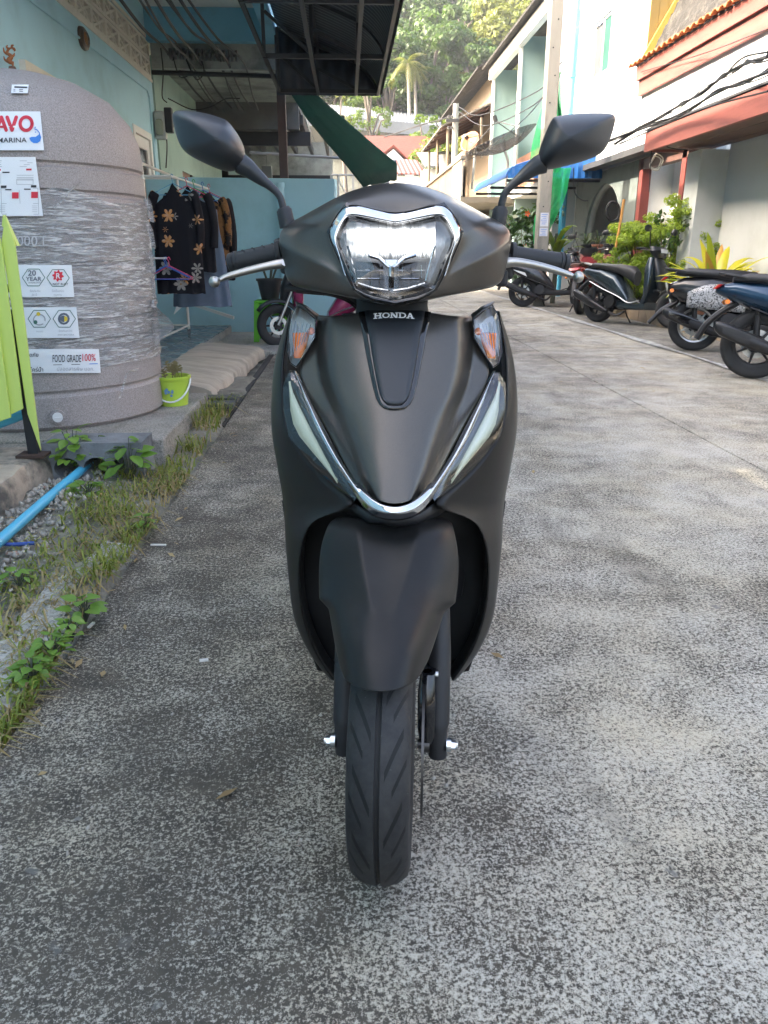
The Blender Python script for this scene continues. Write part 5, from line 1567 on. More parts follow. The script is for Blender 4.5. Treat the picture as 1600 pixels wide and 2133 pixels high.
picket((-32, 470), (-52, 505), (-22, 515), (-22, 886), (28, 870), 3.26)
picket((-65, 470), (-85, 505), (-55, 515), (-60, 904), (-12, 890), 3.24)
M_lime2 = M_lime
MB().prism([W(6, 448, Y=3.315), W(36, 512, Y=3.315), W(33, 512, Y=3.315), W(4, 470, Y=3.315)], (0, .03, 0)).build('picket_edge', M_lime, PF)
MB().box(W(75, 895, Y=3.37) + Vector((-.02, 0, .2)), (.045, .045, .62)).build('post', M_ironk, PF, bevel=.004)
MB().box((W(75, 943, Y=3.36)).xy.to_3d() + Vector((-.01, 0, .146)), (.12, .10, .012)).build('base_plate', pm('rusty plate', (.06, .035, .025), .8), PF)
MB().cyl(W(-90, 915, Y=3.34), W(62, 858, Y=3.40), .022, n=12).build('lower_rail', M_pvc, PF, smooth=40)
MB().cyl(W(-90, 620, Y=3.36), W(20, 600, Y=3.42), .016, n=8).build('upper_rail', M_ironk, PF, smooth=40)

# ---- clothes rack with garments
RK = thing('clothes_rack', 'white metal clothes rack on castors standing on the tiled platform', 'clothes rack', (-1.95, 7.9, .112))
M_wmet = pm('white enamelled tube', (.70, .69, .64), .35, var=.05)
X1, X2, YA, YB, ZT = -1.74, -2.18, 7.25, 8.72, 1.70
for x in (X1, X2):
    for y in (YA, YB):
        MB().cyl((x, y, .17), (x, y, ZT), .0155, n=12).build('post', M_wmet, RK, smooth=40)
        cs = MB().lathe([(.0, -.012), (.026, -.012), (.028, 0), (.026, .012), (0, .012)], 16, (x, y, .14), 'X').build('castor', pm('grey castor', (.16, .16, .17), .5), RK, smooth=35)
        MB().box((x, y, .165), (.03, .03, .03)).build('castor_fork', M_dsteel, cs)
    MB().cyl((x, YA, .22), (x, YB, .22), .011, n=8).build('base_rail', M_wmet, RK, smooth=40)
    MB().cyl((x, YA - .02, ZT), (x, YB + .02, ZT), .0135, n=10).build('top_rail', M_wmet, RK, smooth=40)
for y in (YA, YB):
    MB().cyl((X1, y, .22), (X2, y, .22), .011, n=8).build('cross_rail', M_wmet, RK, smooth=40)
    MB().cyl((X1, y, ZT), (X2, y, ZT), .012, n=8).build('cross_rail', M_wmet, RK, smooth=40)
MB().cyl((-1.50, YA, ZT - .10), (-1.42, YB, ZT - .10), .010, n=8).cyl((X1, YA, ZT - .1), (-1.50, YA, ZT - .1), .008, n=8).cyl((X1, YB, ZT - .1), (-1.42, YB, ZT - .1), .008, n=8).build('hanging_rail', M_wmet, RK, smooth=40)
MB().cyl((-1.62, YA, .93), (-1.62, YB, .93), .009, n=8).cyl((X1, YA, .93), (-1.62, YA, .93), .008, n=8).cyl((X1, YB, .93), (-1.62, YB, .93), .008, n=8).build('lower_rail', M_wmet, RK, smooth=40)

def floral_mat():
    m, t, b = newmat('black floral cloth')
    v = coord(t)
    mp = N(t, 'ShaderNodeMapping'); mp.inputs['Scale'].default_value = (1, .15, 1)
    t.links.new(v, mp.inputs[0])
    vo = N(t, 'ShaderNodeTexVoronoi'); vo.inputs['Scale'].default_value = 7.2; vo.inputs['Randomness'].default_value = .75
    t.links.new(mp.outputs[0], vo.inputs['Vector'])
    sub = N(t, 'ShaderNodeVectorMath', operation='SUBTRACT'); t.links.new(vo.outputs['Position'], sub.inputs[1])
    sc_ = N(t, 'ShaderNodeVectorMath', operation='SCALE'); sc_.inputs['Scale'].default_value = 1.0; t.links.new(mp.outputs[0], sc_.inputs[0])
    t.links.new(sc_.outputs[0], sub.inputs[0])
    sp = N(t, 'ShaderNodeSeparateXYZ'); t.links.new(sub.outputs[0], sp.inputs[0])
    ang = mth(t, 'ARCTAN2', sp.outputs[2], sp.outputs[0])
    pet = mth(t, 'ABSOLUTE', mth(t, 'COSINE', mth(t, 'MULTIPLY', ang, 3.0)))
    lim = mth(t, 'ADD', mth(t, 'MULTIPLY', pet, .26), .20)
    d = vo.outputs['Distance']
    inside = mth(t, 'LESS_THAN', d, lim)
    core = mth(t, 'LESS_THAN', d, .10)
    rnd = N(t, 'ShaderNodeSeparateColor'); t.links.new(vo.outputs['Color'], rnd.inputs[0])
    colp = mixc(t, mth(t, 'GREATER_THAN', rnd.outputs[0], .45), (.22, .21, .19), (.50, .22, .06))
    colp = mixc(t, ramp(t, noise(t, v, 40, 3), [(.4, 0), (.7, .5)]), colp, (.5, .45, .4))
    some = mth(t, 'GREATER_THAN', rnd.outputs[1], .06)
    cc = mixc(t, mth(t, 'MULTIPLY', inside, some), (.012, .011, .014), colp)
    cc = mixc(t, mth(t, 'MULTIPLY', core, some), cc, (.22, .12, .03))
    t.links.new(cc, b.inputs['Base Color'])
    b.inputs['Roughness'].default_value = .85
    b.inputs['Specular IOR Level'].default_value = .2
    return m
M_floral = floral_mat()
M_bkcl = pm('black cloth', (.014, .014, .017), .9, var=.2, vs=10, spec=.2)
M_gycl = pm('grey cloth', (.20, .20, .21), .9, var=.12, vs=12, spec=.2)
M_blcl = pm('blue grey cloth', (.13, .17, .23), .9, var=.12, vs=8, spec=.2)
M_camo = pm('brown patterned cloth', (.20, .10, .035), .9, var=.3, vs=14, c2=(.015, .014, .014), cs=14, thr=(.48, .55), spec=.2)
M_hang = [pm('blue plastic hanger', (.03, .12, .45), .35), pm('pink plastic hanger', (.62, .06, .16), .35), pm('green plastic hanger', (.05, .38, .08), .35), pm('light blue plastic hanger', (.12, .35, .55), .35)]
def hanger(x, y, z, mat, w=.19, drop=.08):
    mb = MB()
    mb.tube(spl([(x + .012, y, z + .03), (x, y, z + .055), (x - .014, y, z + .04), (x - .004, y, z + .015), (x, y, z - .02)], 3), .0035, 6)
    mb.tube([(x, y, z - .02), (x - w, y, z - drop - .02), (x - w, y, z - drop - .035), (x + w, y, z - drop - .035), (x + w, y, z - drop - .02), (x, y, z - .02)], .0045, 6)
    return mb.build('hanger', mat, smooth=50)
def garment(name, y, x, z_top, w_sh, w_hem, length, mat, sleeve=0.0, seed=1, depth=.05):
    """a shirt or dress on its hanger: a closed cloth tube with folds"""
    r_ = random.Random(seed)
    rows = []
    n_ = 32
    for i in range(18):
        v = i / 17
        z = z_top - .03 - length * v
        hw = w_sh * (.30 + .70 * min(1, v * 9)) if v < .12 else w_sh + (w_hem - w_sh) * ((v - .12) / .88)
        if .12 < v < .5: hw *= 1 - .06 * math.sin((v - .12) / .38 * math.pi)
        row = []
        for k in range(n_):
            a = 2 * math.pi * k / n_
            fold = 1 + .35 * v * math.sin(k * 2.1 + seed) + .2 * v * math.sin(k * 3.7 + seed * 2 + v * 3)
            row.append((x + hw * math.copysign(abs(math.cos(a)) ** .8, math.cos(a)), y + depth * math.sin(a) * (.35 + .65 * min(1, v * 3)) * fold, z - (.10 * abs(math.cos(a)) * (1 - v) if v < .12 else .10 * 0) + .006 * math.sin(k + seed)))
        rows.append(row)
    o = MB().grid(rows, close_u=True).build(name, mat, smooth=True)
    if sleeve:
        for s_ in (-1, 1):
            A = Vector((x + s_ * w_sh * .93, y, z_top - .16)); B_ = A + Vector((s_ * .03, -.01 * s_, -sleeve * .5)); C_ = A + Vector((s_ * .012, .0, -sleeve))
            MB().tube(spl([A + Vector((-s_ * .03, 0, .06)), A, B_, C_], 4), [.05, .058, .06, .06, .058, .056, .055, .054, .053, .053, .054, .055, .055], 12, squash=.7).build('sleeve', mat, o, smooth=60)
    return o
gz = ZT - .12
tag(garment('dress', 7.42, -1.52, gz, .20, .22, .93, M_floral, .40, 3), 'black dress with big grey and orange flowers, hanging nearest on the white rack', 'dress')
tag(garment('shirt', 7.33, -1.84, gz, .09, .10, .42, M_gycl, 0, 5, .03), 'grey cloth folded over the near post of the clothes rack', 'cloth')
tag(garment('shirt', 7.70, -1.45, gz, .21, .22, .75, M_bkcl, .40, 7), 'plain black shirt hanging right behind the floral dress', 'shirt')
tag(garment('dress', 7.95, -1.43, gz, .20, .29, 1.08, M_blcl, 0, 9, .07), 'long blue grey dress reaching lowest on the clothes rack', 'dress')
tag(garment('shirt', 8.25, -1.40, gz, .21, .22, .70, M_camo, .38, 11), 'brown and black patterned shirt hanging on the rack', 'shirt')
tag(garment('shirt', 8.50, -1.38, gz, .20, .21, .85, M_bkcl, .50, 13), 'black long sleeved shirt hanging farthest on the rack', 'shirt')
tag(garment('trousers', 7.27, -1.98, gz + .05, .16, .17, .98, M_bkcl, 0, 15, .05), 'black trousers hanging between the rack post and the water tank', 'trousers')
hl = ['light blue hanger holding the floral dress', 'pink hanger holding the plain black shirt', 'green hanger holding the blue grey dress', 'blue hanger holding the brown patterned shirt', 'pink hanger holding the farthest black shirt']
for k, (y, x, mi_) in enumerate(((7.42, -1.52, 3), (7.70, -1.45, 1), (7.95, -1.43, 2), (8.25, -1.40, 0), (8.5, -1.38, 1))):
    tag(hanger(x, y, gz - .005, M_hang[mi_], .17), hl[k], 'hanger', 'hangers with clothes on the rack')
for k in range(7):
    o = hanger(-1.62 + .03 * (k % 2), 7.30 + k * .03, .885, M_hang[(0, 1, 0, 3, 0, 2, 0)[k]], .20, .10)
    tag(o, 'empty %s hanger hanging on the lower rail of the white rack' % ('blue', 'pink', 'blue', 'light blue', 'blue', 'green', 'blue')[k], 'hanger', 'empty hangers on the lower rail')

# ---- things on the platform
bt = thing('board', 'white triangular board leaning low against the blue wall', 'board', W(440, 640, Y=10.0))
MB().prism([W(362, 655, Y=9.9), W(372, 622, Y=10.2), W(392, 628, Y=10.2)], (.0, .03, 0)).build('panel', M_wfr, bt)
MB().box((W(396, 632, Y=10.0) + W(487, 662, Y=9.75)) / 2, ((W(396, 632, Y=10.0) - W(487, 662, Y=9.75)).length, .03, .035), ((W(487, 662, Y=9.75) - W(396, 632, Y=10.0)).to_track_quat('X', 'Z').to_matrix())).build('strip', M_wfr, bt)
SP = Vector((-.86, 8.95, .028))
stl = thing('stool', 'bright green plastic stool carrying the black flower pot', 'stool', SP)
M_lgr = pm('bright green plastic', (.16, .58, .03), .35, var=.05)
MB().box(SP + Vector((0, 0, .43)), (.33, .33, .03)).build('seat', M_lgr, stl, bevel=.012)
MB().bx(SP.x - .16, SP.x + .16, SP.y - .16, SP.y - .145, .31, .415).build('apron', M_lgr, stl)
MB().bx(SP.x - .16, SP.x + .16, SP.y + .145, SP.y + .16, .31, .415).build('apron', M_lgr, stl)
for sx in (-1, 1):
    for sy in (-1, 1):
        MB().prism([SP + Vector((sx * .165, sy * .165, .415)), SP + Vector((sx * .105, sy * .165, .415)), SP + Vector((sx * .125, sy * .185, 0)), SP + Vector((sx * .185, sy * .185, 0))], (0, -sy * .03, 0)).build('leg', M_lgr, stl)
pp_ = thing('potted_plant', 'black pot with bare cut stems standing on the green stool', 'potted plant', SP + Vector((0, 0, .445)))
MB().lathe([(.0, 0), (.095, 0), (.135, .20), (.148, .20), (.148, .225), (.135, .225), (.12, .19), (0, .18)], 28, SP + Vector((0, 0, .447))).build('pot', pm('dark plastic pot', (.03, .03, .033), .5), pp_, smooth=40)
M_stem = pm('grey green stem', (.08, .09, .06), .7)
for k in range(5):
    a = k * 1.3
    q = [SP + Vector((.02 * math.cos(a), .02 * math.sin(a), .62)), SP + Vector((.07 * math.cos(a), .05 * math.sin(a), .75)), SP + Vector((.12 * math.cos(a), .07 * math.sin(a), .86 + .03 * (k % 2)))]
    MB().tube(spl(q, 4), .012, 7).tube([q[1], q[1] + Vector((.05, 0, .07))], .007, 6).build('stem', M_stem, pp_, smooth=50)
    MB().add([q[2], q[2] + Vector((.03, 0, .03)), q[2] + Vector((.09, 0, .02)), q[2] + Vector((.04, 0, 0))], [(0, 1, 2, 3)]).build('leaf', pm('dull green leaf', (.06, .10, .05), .5), pp_)
# lime bucket planter
BC = Vector((-1.03, 4.55, .139))
bk_ = thing('bucket', 'lime green bucket with white handle and dry seedlings beside the tank', 'bucket', BC)
M_bkt = pm('lime plastic bucket', (.42, .58, .06), .35, var=.08, vs=5, c2=(.34, .46, .07), cs=8)
MB().lathe([(0, .004), (.082, 0), (.100, .150), (.108, .152), (.110, .168), (.100, .170), (.094, .150), (.080, .02)], 36, BC).build('pail', M_bkt, bk_, smooth=40)
MB().lathe([(0, .135), (.096, .130)], 24, BC).build('soil', pm('potting soil', (.035, .025, .018), .95, bump=.8, bs=90), bk_)
hp = [BC + Vector((.108 * math.cos(a), -.108 * math.sin(a) * .55 - .03 * math.sin(a), .150 - .150 * math.sin(a) * .82)) for a in [math.pi * k / 16 for k in range(17)]]
MB().tube(hp, .0055, 8).build('handle', M_wfr, bk_, smooth=50)
mb = MB()
for k in range(9):
    c = BC + Vector((.0 + random.uniform(-.022, .022), -.104, .085 + random.uniform(-.02, .02)))
    mb.add([c + Vector((.008 * math.cos(a), -.0005 * k, .008 * math.sin(a))) for a in [2 * math.pi * j / 7 for j in range(7)]], [tuple(range(7))])
mb.build('flower_print', pm('blue flower print', (.12, .25, .42), .5), bk_)
for k in range(11):
    x, y = random.uniform(-.06, .06), random.uniform(-.05, .05)
    h = random.uniform(.05, .13)
    q = [BC + Vector((x, y, .13)), BC + Vector((x + random.uniform(-.02, .02), y, .13 + h * .6)), BC + Vector((x + random.uniform(-.04, .04), y, .13 + h))]
    mb = MB().tube(spl(q, 3), .0018, 5)
    for j in range(4):
        p = q[1].lerp(q[2], j / 3)
        mb.add([p, p + Vector((.012, .004, .010)), p + Vector((.026 * (1 if j % 2 else -1), 0, .004)), p + Vector((.010, -.004, -.006))], [(0, 1, 2, 3)])
    mb.build('seedling', pm('dry seedling', (.16, .13, .05), .8, var=.3, vs=20), bk_)
VP_ = Vector((-1.20, 4.86, .139))
tag(MB().cyl(VP_, VP_ + Vector((0, 0, .30)), .018, n=12).cyl(VP_ + Vector((0, 0, .2)), VP_ + Vector((0, 0, .24)), .028, n=12).box(VP_ + Vector((0, 0, .32)), (.085, .025, .035)).build('tap', M_blk, smooth=40, bevel=.004), 'black plastic tap standing behind the lime bucket', 'tap')
# ------------------------------------------------------------------ right side houses
M_whw = pm('white rendered wall', (0.70, 0.70, 0.68), 0.8, var=0.05, vs=1.5, bump=0.15, bs=25, bd=0.004, c2=(0.58, 0.58, 0.55), cs=1.2, thr=(0.5, 0.8))
M_cool = pm('cool white wall paint', (0.54, 0.57, 0.58), 0.7, var=0.05, vs=1.2, c2=(0.47, 0.50, 0.50), cs=1.0)
M_pink = pm('salmon red fascia board', (0.30, 0.095, 0.075), 0.6, var=0.14, vs=4, c2=(0.22, 0.07, 0.055), cs=3, stretch=(1, .4, 3))
M_brown = pm('brown board soffit', (0.13, 0.065, 0.05), 0.6, var=0.15, vs=4)
M_tc = pm('orange terracotta tile', (0.40, 0.115, 0.03), 0.7, var=0.25, vs=9, c2=(0.25, 0.09, 0.04), cs=6, thr=(0.55, 0.75))
M_moss = pm('mossy dark roof tile', (0.035, 0.033, 0.030), 0.95, var=0.5, vs=7, bump=0.9, bs=30, bd=0.03, c2=(0.10, 0.095, 0.08), cs=5, thr=(0.52, 0.68))
M_yellow = pm('yellow gable boards', (0.27, 0.19, 0.06), 0.7, var=0.08, vs=2)
M_ybarge = pm('bright yellow bargeboard', (0.48, 0.35, 0.07), 0.5, var=0.08)
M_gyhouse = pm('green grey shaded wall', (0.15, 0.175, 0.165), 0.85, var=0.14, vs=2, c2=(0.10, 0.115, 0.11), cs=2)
M_mint = pm('pale mint wall', (0.24, 0.33, 0.32), 0.75, var=0.06, vs=1.2)
M_tan = pm('tan wall', (0.19, 0.145, 0.10), 0.8, var=0.08, vs=1.5)
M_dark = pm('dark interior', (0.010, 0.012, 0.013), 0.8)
M_redp = pm('red painted post', (0.20, 0.045, 0.035), 0.55, var=0.12, vs=5)
M_dgut = pm('dark gutter', (0.05, 0.05, 0.052), 0.6, var=0.2, vs=4)

# --- house A: terracotta eave, white wall, salmon canopy
HA = thing('tiled_house', 'white house with orange terracotta eave and salmon red canopy on the right', 'house', (6.5, 10, 0))
mb = MB()
mb.bx(5.0, 5.2, 2.0, 14.25, 2.65, 3.46)
mb.build('upper_wall', M_whw, HA)
MB().bx(5.25, 5.4, 2.0, 11.3, 0, 2.64).bx(4.9, 5.4, 11.302, 11.75, 0, 2.3).bx(5.25, 5.4, 11.752, 12.2, 0, 2.64).build('lower_wall', M_cool, HA)
MB().bx(4.86, 4.90, 11.30, 11.75, 0, 2.3).build('pilaster_face', M_cool, HA)
MB().bx(5.41, 9, 2, 2.2, 0, 4).build('end_wall', M_whw, HA)
MB().bx(5.21, 9, 14.05, 14.25, 0, 4).build('end_wall', M_whw, HA)
# salmon fascia under the eave, in two boards
MB().bx(4.93, 4.98, 2.0, 14.3, 3.44, 3.66).build('fascia_board', M_pink, HA)
MB().bx(4.88, 4.93, 2.0, 14.32, 3.67, 3.88).build('fascia_board', M_pink, HA)
MB().bx(4.93, 5.2, 2.0, 14.3, 3.665, 3.70).build('eave_soffit', M_brown, HA)
rt = None
y = 14.3
k = 0
while y > 6.0:
    if rt is None:
        mb = MB()
        rows = []
        for i in range(7):
            a = math.pi * i / 6
            rows.append([(0, .10 * math.cos(a), .055 * math.sin(a)), (-.26, .085 * math.cos(a), -.06 + .05 * math.sin(a))])
        mb.grid(rows)
        rt = mb.build('roof_tile', M_tc, HA, solid=.012, smooth=50); o = rt
    else:
        o = rt.copy(); link(o, HA)
    o.location = (5.02, y, 3.94)
    o.rotation_euler = (0, R(random.uniform(-2, 2)), R(random.uniform(-1.5, 1.5)))
    y -= 0.205
    k += 1
MB().bx(4.87, 5.05, 2.0, 14.32, 3.885, 3.93).build('tile_batten', M_dgut, HA)
# mossy tile slope behind, in rows
rows = []
for i in range(24):
    u = i / 23
    r_ = []
    for j in range(100):
        yy = 2.0 + 12.4 * j / 99
        r_.append((5.02 + .95 * u, min(yy, 14.22), 3.95 + 2.0 * u + (.035 if i % 2 else 0) + .02 * math.sin(j * 2.3 + i) + random.uniform(0, .02)))
    rows.append(r_)
MB().grid(rows).build('roof_slope', M_moss, HA, solid=.05)
# yellow boarded gable of the storey behind, with its bargeboard
gp = [W(1336, 98, Y=14.6), W(1412, -70, Y=14.6), W(1600, -70, Y=14.6), W(1600, 120, Y=14.6)]
for k in range(9):
    x0 = 5.0 + k * .145
    MB().bx(x0, x0 + .14, 14.255, 14.29, 3.6, 6.2).build('gable_board', M_yellow, HA)
A, Bp = W(1338, 118, Y=14.18), W(1424, -30, Y=14.18)
MB().prism([A, Bp, Bp + Vector((.16, 0, .02)), A + Vector((.14, 0, -.02))], (0, .05, 0)).build('bargeboard', M_ybarge, HA)
# canopy
MB().bx(4.30, 4.36, 4.0, 11.98, 2.33, 2.59).build('canopy_fascia', M_pink, HA)
MB().bx(4.362, 4.86, 11.92, 11.98, 2.33, 2.59).build('canopy_end', M_pink, HA)
for k in range(5):
    MB().bx(4.37 + k * .172, 4.37 + k * .172 + .168, 4.0, 11.9, 2.36 + .002 * (k % 2), 2.385).build('soffit_board', M_brown, HA)
MB().prism([(4.28, 4.0, 2.60), (5.0, 4.0, 2.70), (5.0, 4.0, 2.73), (4.28, 4.0, 2.625)], (0, 7.98, 0)).build('canopy_roof', M_dgut, HA)
MB().bx(4.95, 5.0, 11.98, 16, 2.45, 2.62).build('gutter', M_dgut, HA)
MB().tube([(5.235, 9.45, 0), (5.235, 9.45, 2.36)], .012, 8).build('wall_pipe', pm('grey stained pipe', (.16, .16, .16), .6), HA)
# porch bay with red posts and a barred window
MB().bx(5.6, 5.7, 12.2, 14.25, 0, 2.64).build('porch_wall', M_whw, HA)
for y in (12.25, 14.02):
    MB().bx(5.05, 5.2, y, y + .16, 0, 2.6).build('red_post', M_redp, HA)
MB().bx(5.05, 5.2, 12.2, 14.25, 2.3, 2.64).build('brown_valance', M_brown, HA)
w_ = MB().bx(5.55, 5.6, 12.75, 12.82, .9, 2.05).bx(5.55, 5.6, 13.55, 13.62, .9, 2.05).bx(5.55, 5.6, 12.82, 13.55, 1.98, 2.05).build('window', M_ironk, HA)
MB().bx(5.57, 5.59, 12.82, 13.55, .9, 1.98).build('window_pane', M_dglass, w_)
for k in range(7):
    MB().cyl((5.54, 12.86 + k * .105, .9), (5.54, 12.86 + k * .105, 2.0), .008, n=6).build('bar', M_wmet, w_)

# --- house B: white, with a sliding window upstairs and a pointed arch below
HBW = thing('white_house', 'tall white house with one sliding window and a pointed arch below', 'house', (6.5, 16.4, 0))
mb = MB()
for y0, y1, z0, z1 in ((14.3, 18.6, 2.60, 4.26), (14.3, 16.3, 4.26, 5.25), (17.5, 18.6, 4.26, 5.25), (14.3, 18.6, 5.25, 7.6)):
    mb.bx(5.0, 5.2, y0, y1, z0, z1)
mb.bx(5.2, 10, 14.3, 14.5, 2.6, 7.6).bx(5.2, 10, 18.4, 18.6, 0, 7.6)
mb.build('wall', M_whw, HBW)
w_ = MB().bx(5.04, 5.09, 16.3, 16.35, 4.26, 5.25).bx(5.04, 5.09, 17.45, 17.5, 4.26, 5.25).bx(5.04, 5.09, 16.87, 16.92, 4.26, 5.25).bx(5.04, 5.09, 16.35, 17.45, 5.20, 5.25).bx(4.985, 5.09, 16.28, 17.52, 4.22, 4.258).build('window', M_wfr, HBW)
M_grgl = pm('greenish reflecting glass', (.035, .10, .080), .7, var=.2, vs=2, spec=.1)
MB().bx(5.06, 5.075, 16.35, 16.87, 4.26, 5.2).build('window_pane', M_grgl, w_)
MB().bx(5.075, 5.09, 16.92, 17.45, 4.26, 5.2).build('window_pane', pm('grey curtained glass', (.085, .09, .095), .7, spec=.1), w_)
MB().bx(4.9, 10, 14.1, 18.8, 7.6, 7.75).build('roof', M_dgut, HBW)
MB().bx(4.75, 5.0, 13.0, 18.7, 2.50, 2.60).build('ledge', M_dgut, HBW)
# arch wall, in shade, set back a little
ya, yb = 14.9, 17.9
outl, arc = [], []
yc, zs = 16.35, 1.05
def arch_pt(t):
    """pointed arch, t from 0 (left foot) to 1 (right foot)"""
    w_, h_ = 1.18, 2.25
    if t < .3: return (yc - w_, 0.4 + (zs - .4) * t / .3)
    if t > .7: return (yc + w_, 0.4 + (zs - .4) * (1 - t) / .3)
    s_ = (t - .3) / .4 * 2 - 1
    return (yc + w_ * math.sin(s_ * math.pi / 2) * (1 - .12 * (1 - abs(s_))), zs + (h_ - zs) * ((1 - abs(s_) ** 1.9) ** .9))
n_ = 40
inner_ = [arch_pt(i / n_) for i in range(n_ + 1)]
outer_ = []
for (y_, z_) in inner_:
    if z_ < zs: outer_.append((14.5 if y_ < yc else 18.35, z_))
    else: outer_.append((14.5 + (y_ - (yc - 1.18)) / 2.36 * 3.85, 2.6))
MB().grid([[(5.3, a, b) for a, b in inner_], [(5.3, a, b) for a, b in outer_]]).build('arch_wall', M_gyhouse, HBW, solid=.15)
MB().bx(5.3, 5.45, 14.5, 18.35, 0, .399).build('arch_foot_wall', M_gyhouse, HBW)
MB().tube([(5.27, a, b) for a, b in inner_], .07, 8).build('arch_moulding', pm('grey arch moulding', (.30, .31, .29), .8, var=.12), HBW, smooth=50)
MB().bx(7.2, 7.25, 14.5, 18.4, 0, 2.6).build('dark_room_sheet', M_dark, HBW)  # black sheet standing in for the unlit space behind the arch
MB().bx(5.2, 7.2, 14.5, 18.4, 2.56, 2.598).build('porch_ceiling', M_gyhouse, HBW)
MB().bx(4.72, 4.82, 14.35, 16.2, 0, .92).build('half_wall', pm('dull red half wall', (.26, .08, .07), .7, var=.12), HBW, bevel=.01)

# --- house C: mint balcony house
HC = thing('balcony_house', 'mint green house with an open balcony under a sloping white eave', 'house', (6.5, 22, 0))
MB().bx(5.9, 6.1, 18.7, 27, 2.4, 6.5).build('back_wall', M_mint, HC)
for y0 in (18.65, 22.9, 26.9):
    MB().bx(4.72, 5.9, y0, y0 + .16, 0, 6.3).build('cross_wall', M_mint if y0 != 18.65 else M_whw, HC)
    MB().bx(4.66, 4.72, y0 - .04, y0 + .2, 2.4, 6.3).build('white_pilaster', M_whw, HC)
MB().bx(4.62, 5.9, 18.7, 27, 2.35, 2.55).build('balcony_slab', M_whw, HC)
for k in range(12):
    MB().bx(4.70, 4.74, 18.95 + k * .325, 18.95 + k * .325 + .31, 2.56, 3.35).build('balcony_board', pm('brown balcony board', (.33, .17, .11), .7, var=.2, vs=3), HC)
MB().bx(4.55, 4.72, 18.6, 27.1, 6.05, 6.35).build('white_eave_beam', M_whw, HC)
MB().prism([(4.35, 18.5, 6.36), (6.3, 18.5, 7.0), (6.3, 18.5, 7.06), (4.35, 18.5, 6.42)], (0, 8.7, 0)).build('roof', M_moss, HC)
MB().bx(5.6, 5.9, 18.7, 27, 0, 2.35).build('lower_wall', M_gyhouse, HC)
for y0 in (19.3, 20.5, 21.7):
    w_ = MB().bx(5.54, 5.6, y0, y0 + .06, .7, 1.9).bx(5.54, 5.6, y0 + .84, y0 + .9, .7, 1.9).bx(5.54, 5.6, y0 + .42, y0 + .48, .7, 1.9).bx(5.54, 5.6, y0 + .06, y0 + .84, 1.84, 1.9).build('window', M_wfr, HC)
    MB().bx(5.565, 5.59, y0 + .06, y0 + .84, .7, 1.84).build('window_pane', M_dglass, w_)
oc = W(1183, 150, Y=19.2)
rows = []
for i in range(8):
    rows.append([oc + Vector((.05 * math.sin(j * 1.7 + i * .3), -.16 + .055 * j, .3 - .085 * i)) for j in range(7)])
tag(MB().grid(rows).build('cloth', pm('orange cloth', (.72, .30, .02), .8), smooth=True, solid=.004), 'orange cloth hung on the mint green balcony', 'cloth')
# --- house D: tan, tin eaves
M_pole0 = pm('weathered beige trim', (.19, .17, .135), .85, var=.12, vs=4)
HD = thing('tan_house', 'tan house with a tin porch roof on thin posts farther up the street', 'house', (6.3, 30, 0))
MB().bx(4.9, 5.1, 27.2, 38, 0, 6.5).build('wall', M_tan, HD)
MB().bx(4.86, 4.9, 27.2, 27.35, 2.4, 6.5).build('white_pilaster', M_whw, HD)
MB().prism([(3.1, 27.3, 4.75), (5.0, 27.3, 5.55), (5.0, 27.3, 5.6), (3.1, 27.3, 4.8)], (0, 7.0, 0)).build('porch_roof', pm('weathered tin roof', (.17, .15, .13), .7, .2, var=.25, vs=3), HD)
for k in range(6):
    MB().prism([(3.15, 27.6 + k * 1.2, 4.68), (4.9, 27.6 + k * 1.2, 5.42), (4.9, 27.6 + k * 1.2, 5.5), (3.15, 27.6 + k * 1.2, 4.76)], (0, .07, 0)).build('rafter', M_brown, HD)
for y in (27.5, 30.5, 33.5): MB().cyl((3.35, y, 2.3), (3.35, y, 4.75), .05, n=8).build('porch_post', M_tan, HD)
MB().prism([(4.2, 27.2, 6.4), (6.5, 27.2, 7.6), (6.5, 27.2, 7.66), (4.2, 27.2, 6.46)], (0, 11, 0)).build('roof', M_moss, HD)
MB().bx(3.2, 4.9, 23.0, 38, 2.25, 2.4).build('balcony_slab', M_pole0, HD)
MB().bx(3.30, 3.42, 27.0, 38, 0, 2.25).build('lower_wall', pm('pale concrete front', (.22, .205, .18), .85, var=.15, vs=2), HD)
M_bamb = pm('woven bamboo panel', (.17, .11, .07), .8, var=.2, vs=10, bump=.5, bs=60)
for k in range(6):
    MB().bx(3.22, 3.27, 24.9 + k * 2.0, 24.9 + k * 2.0 + 1.95, 2.42, 3.35).build('bamboo_panel', M_bamb, HD)
for k in range(10):
    MB().bx(3.20, 3.25, 23.0 + k * .19, 23.0 + k * .19 + .175, 2.42, 3.55).build('white_plank', pm('weathered white plank', (.36, .36, .34), .8, var=.1), HD)
MB().bx(3.15, 3.3, 22.9, 37, 3.36, 3.44).build('handrail', M_pole0, HD)

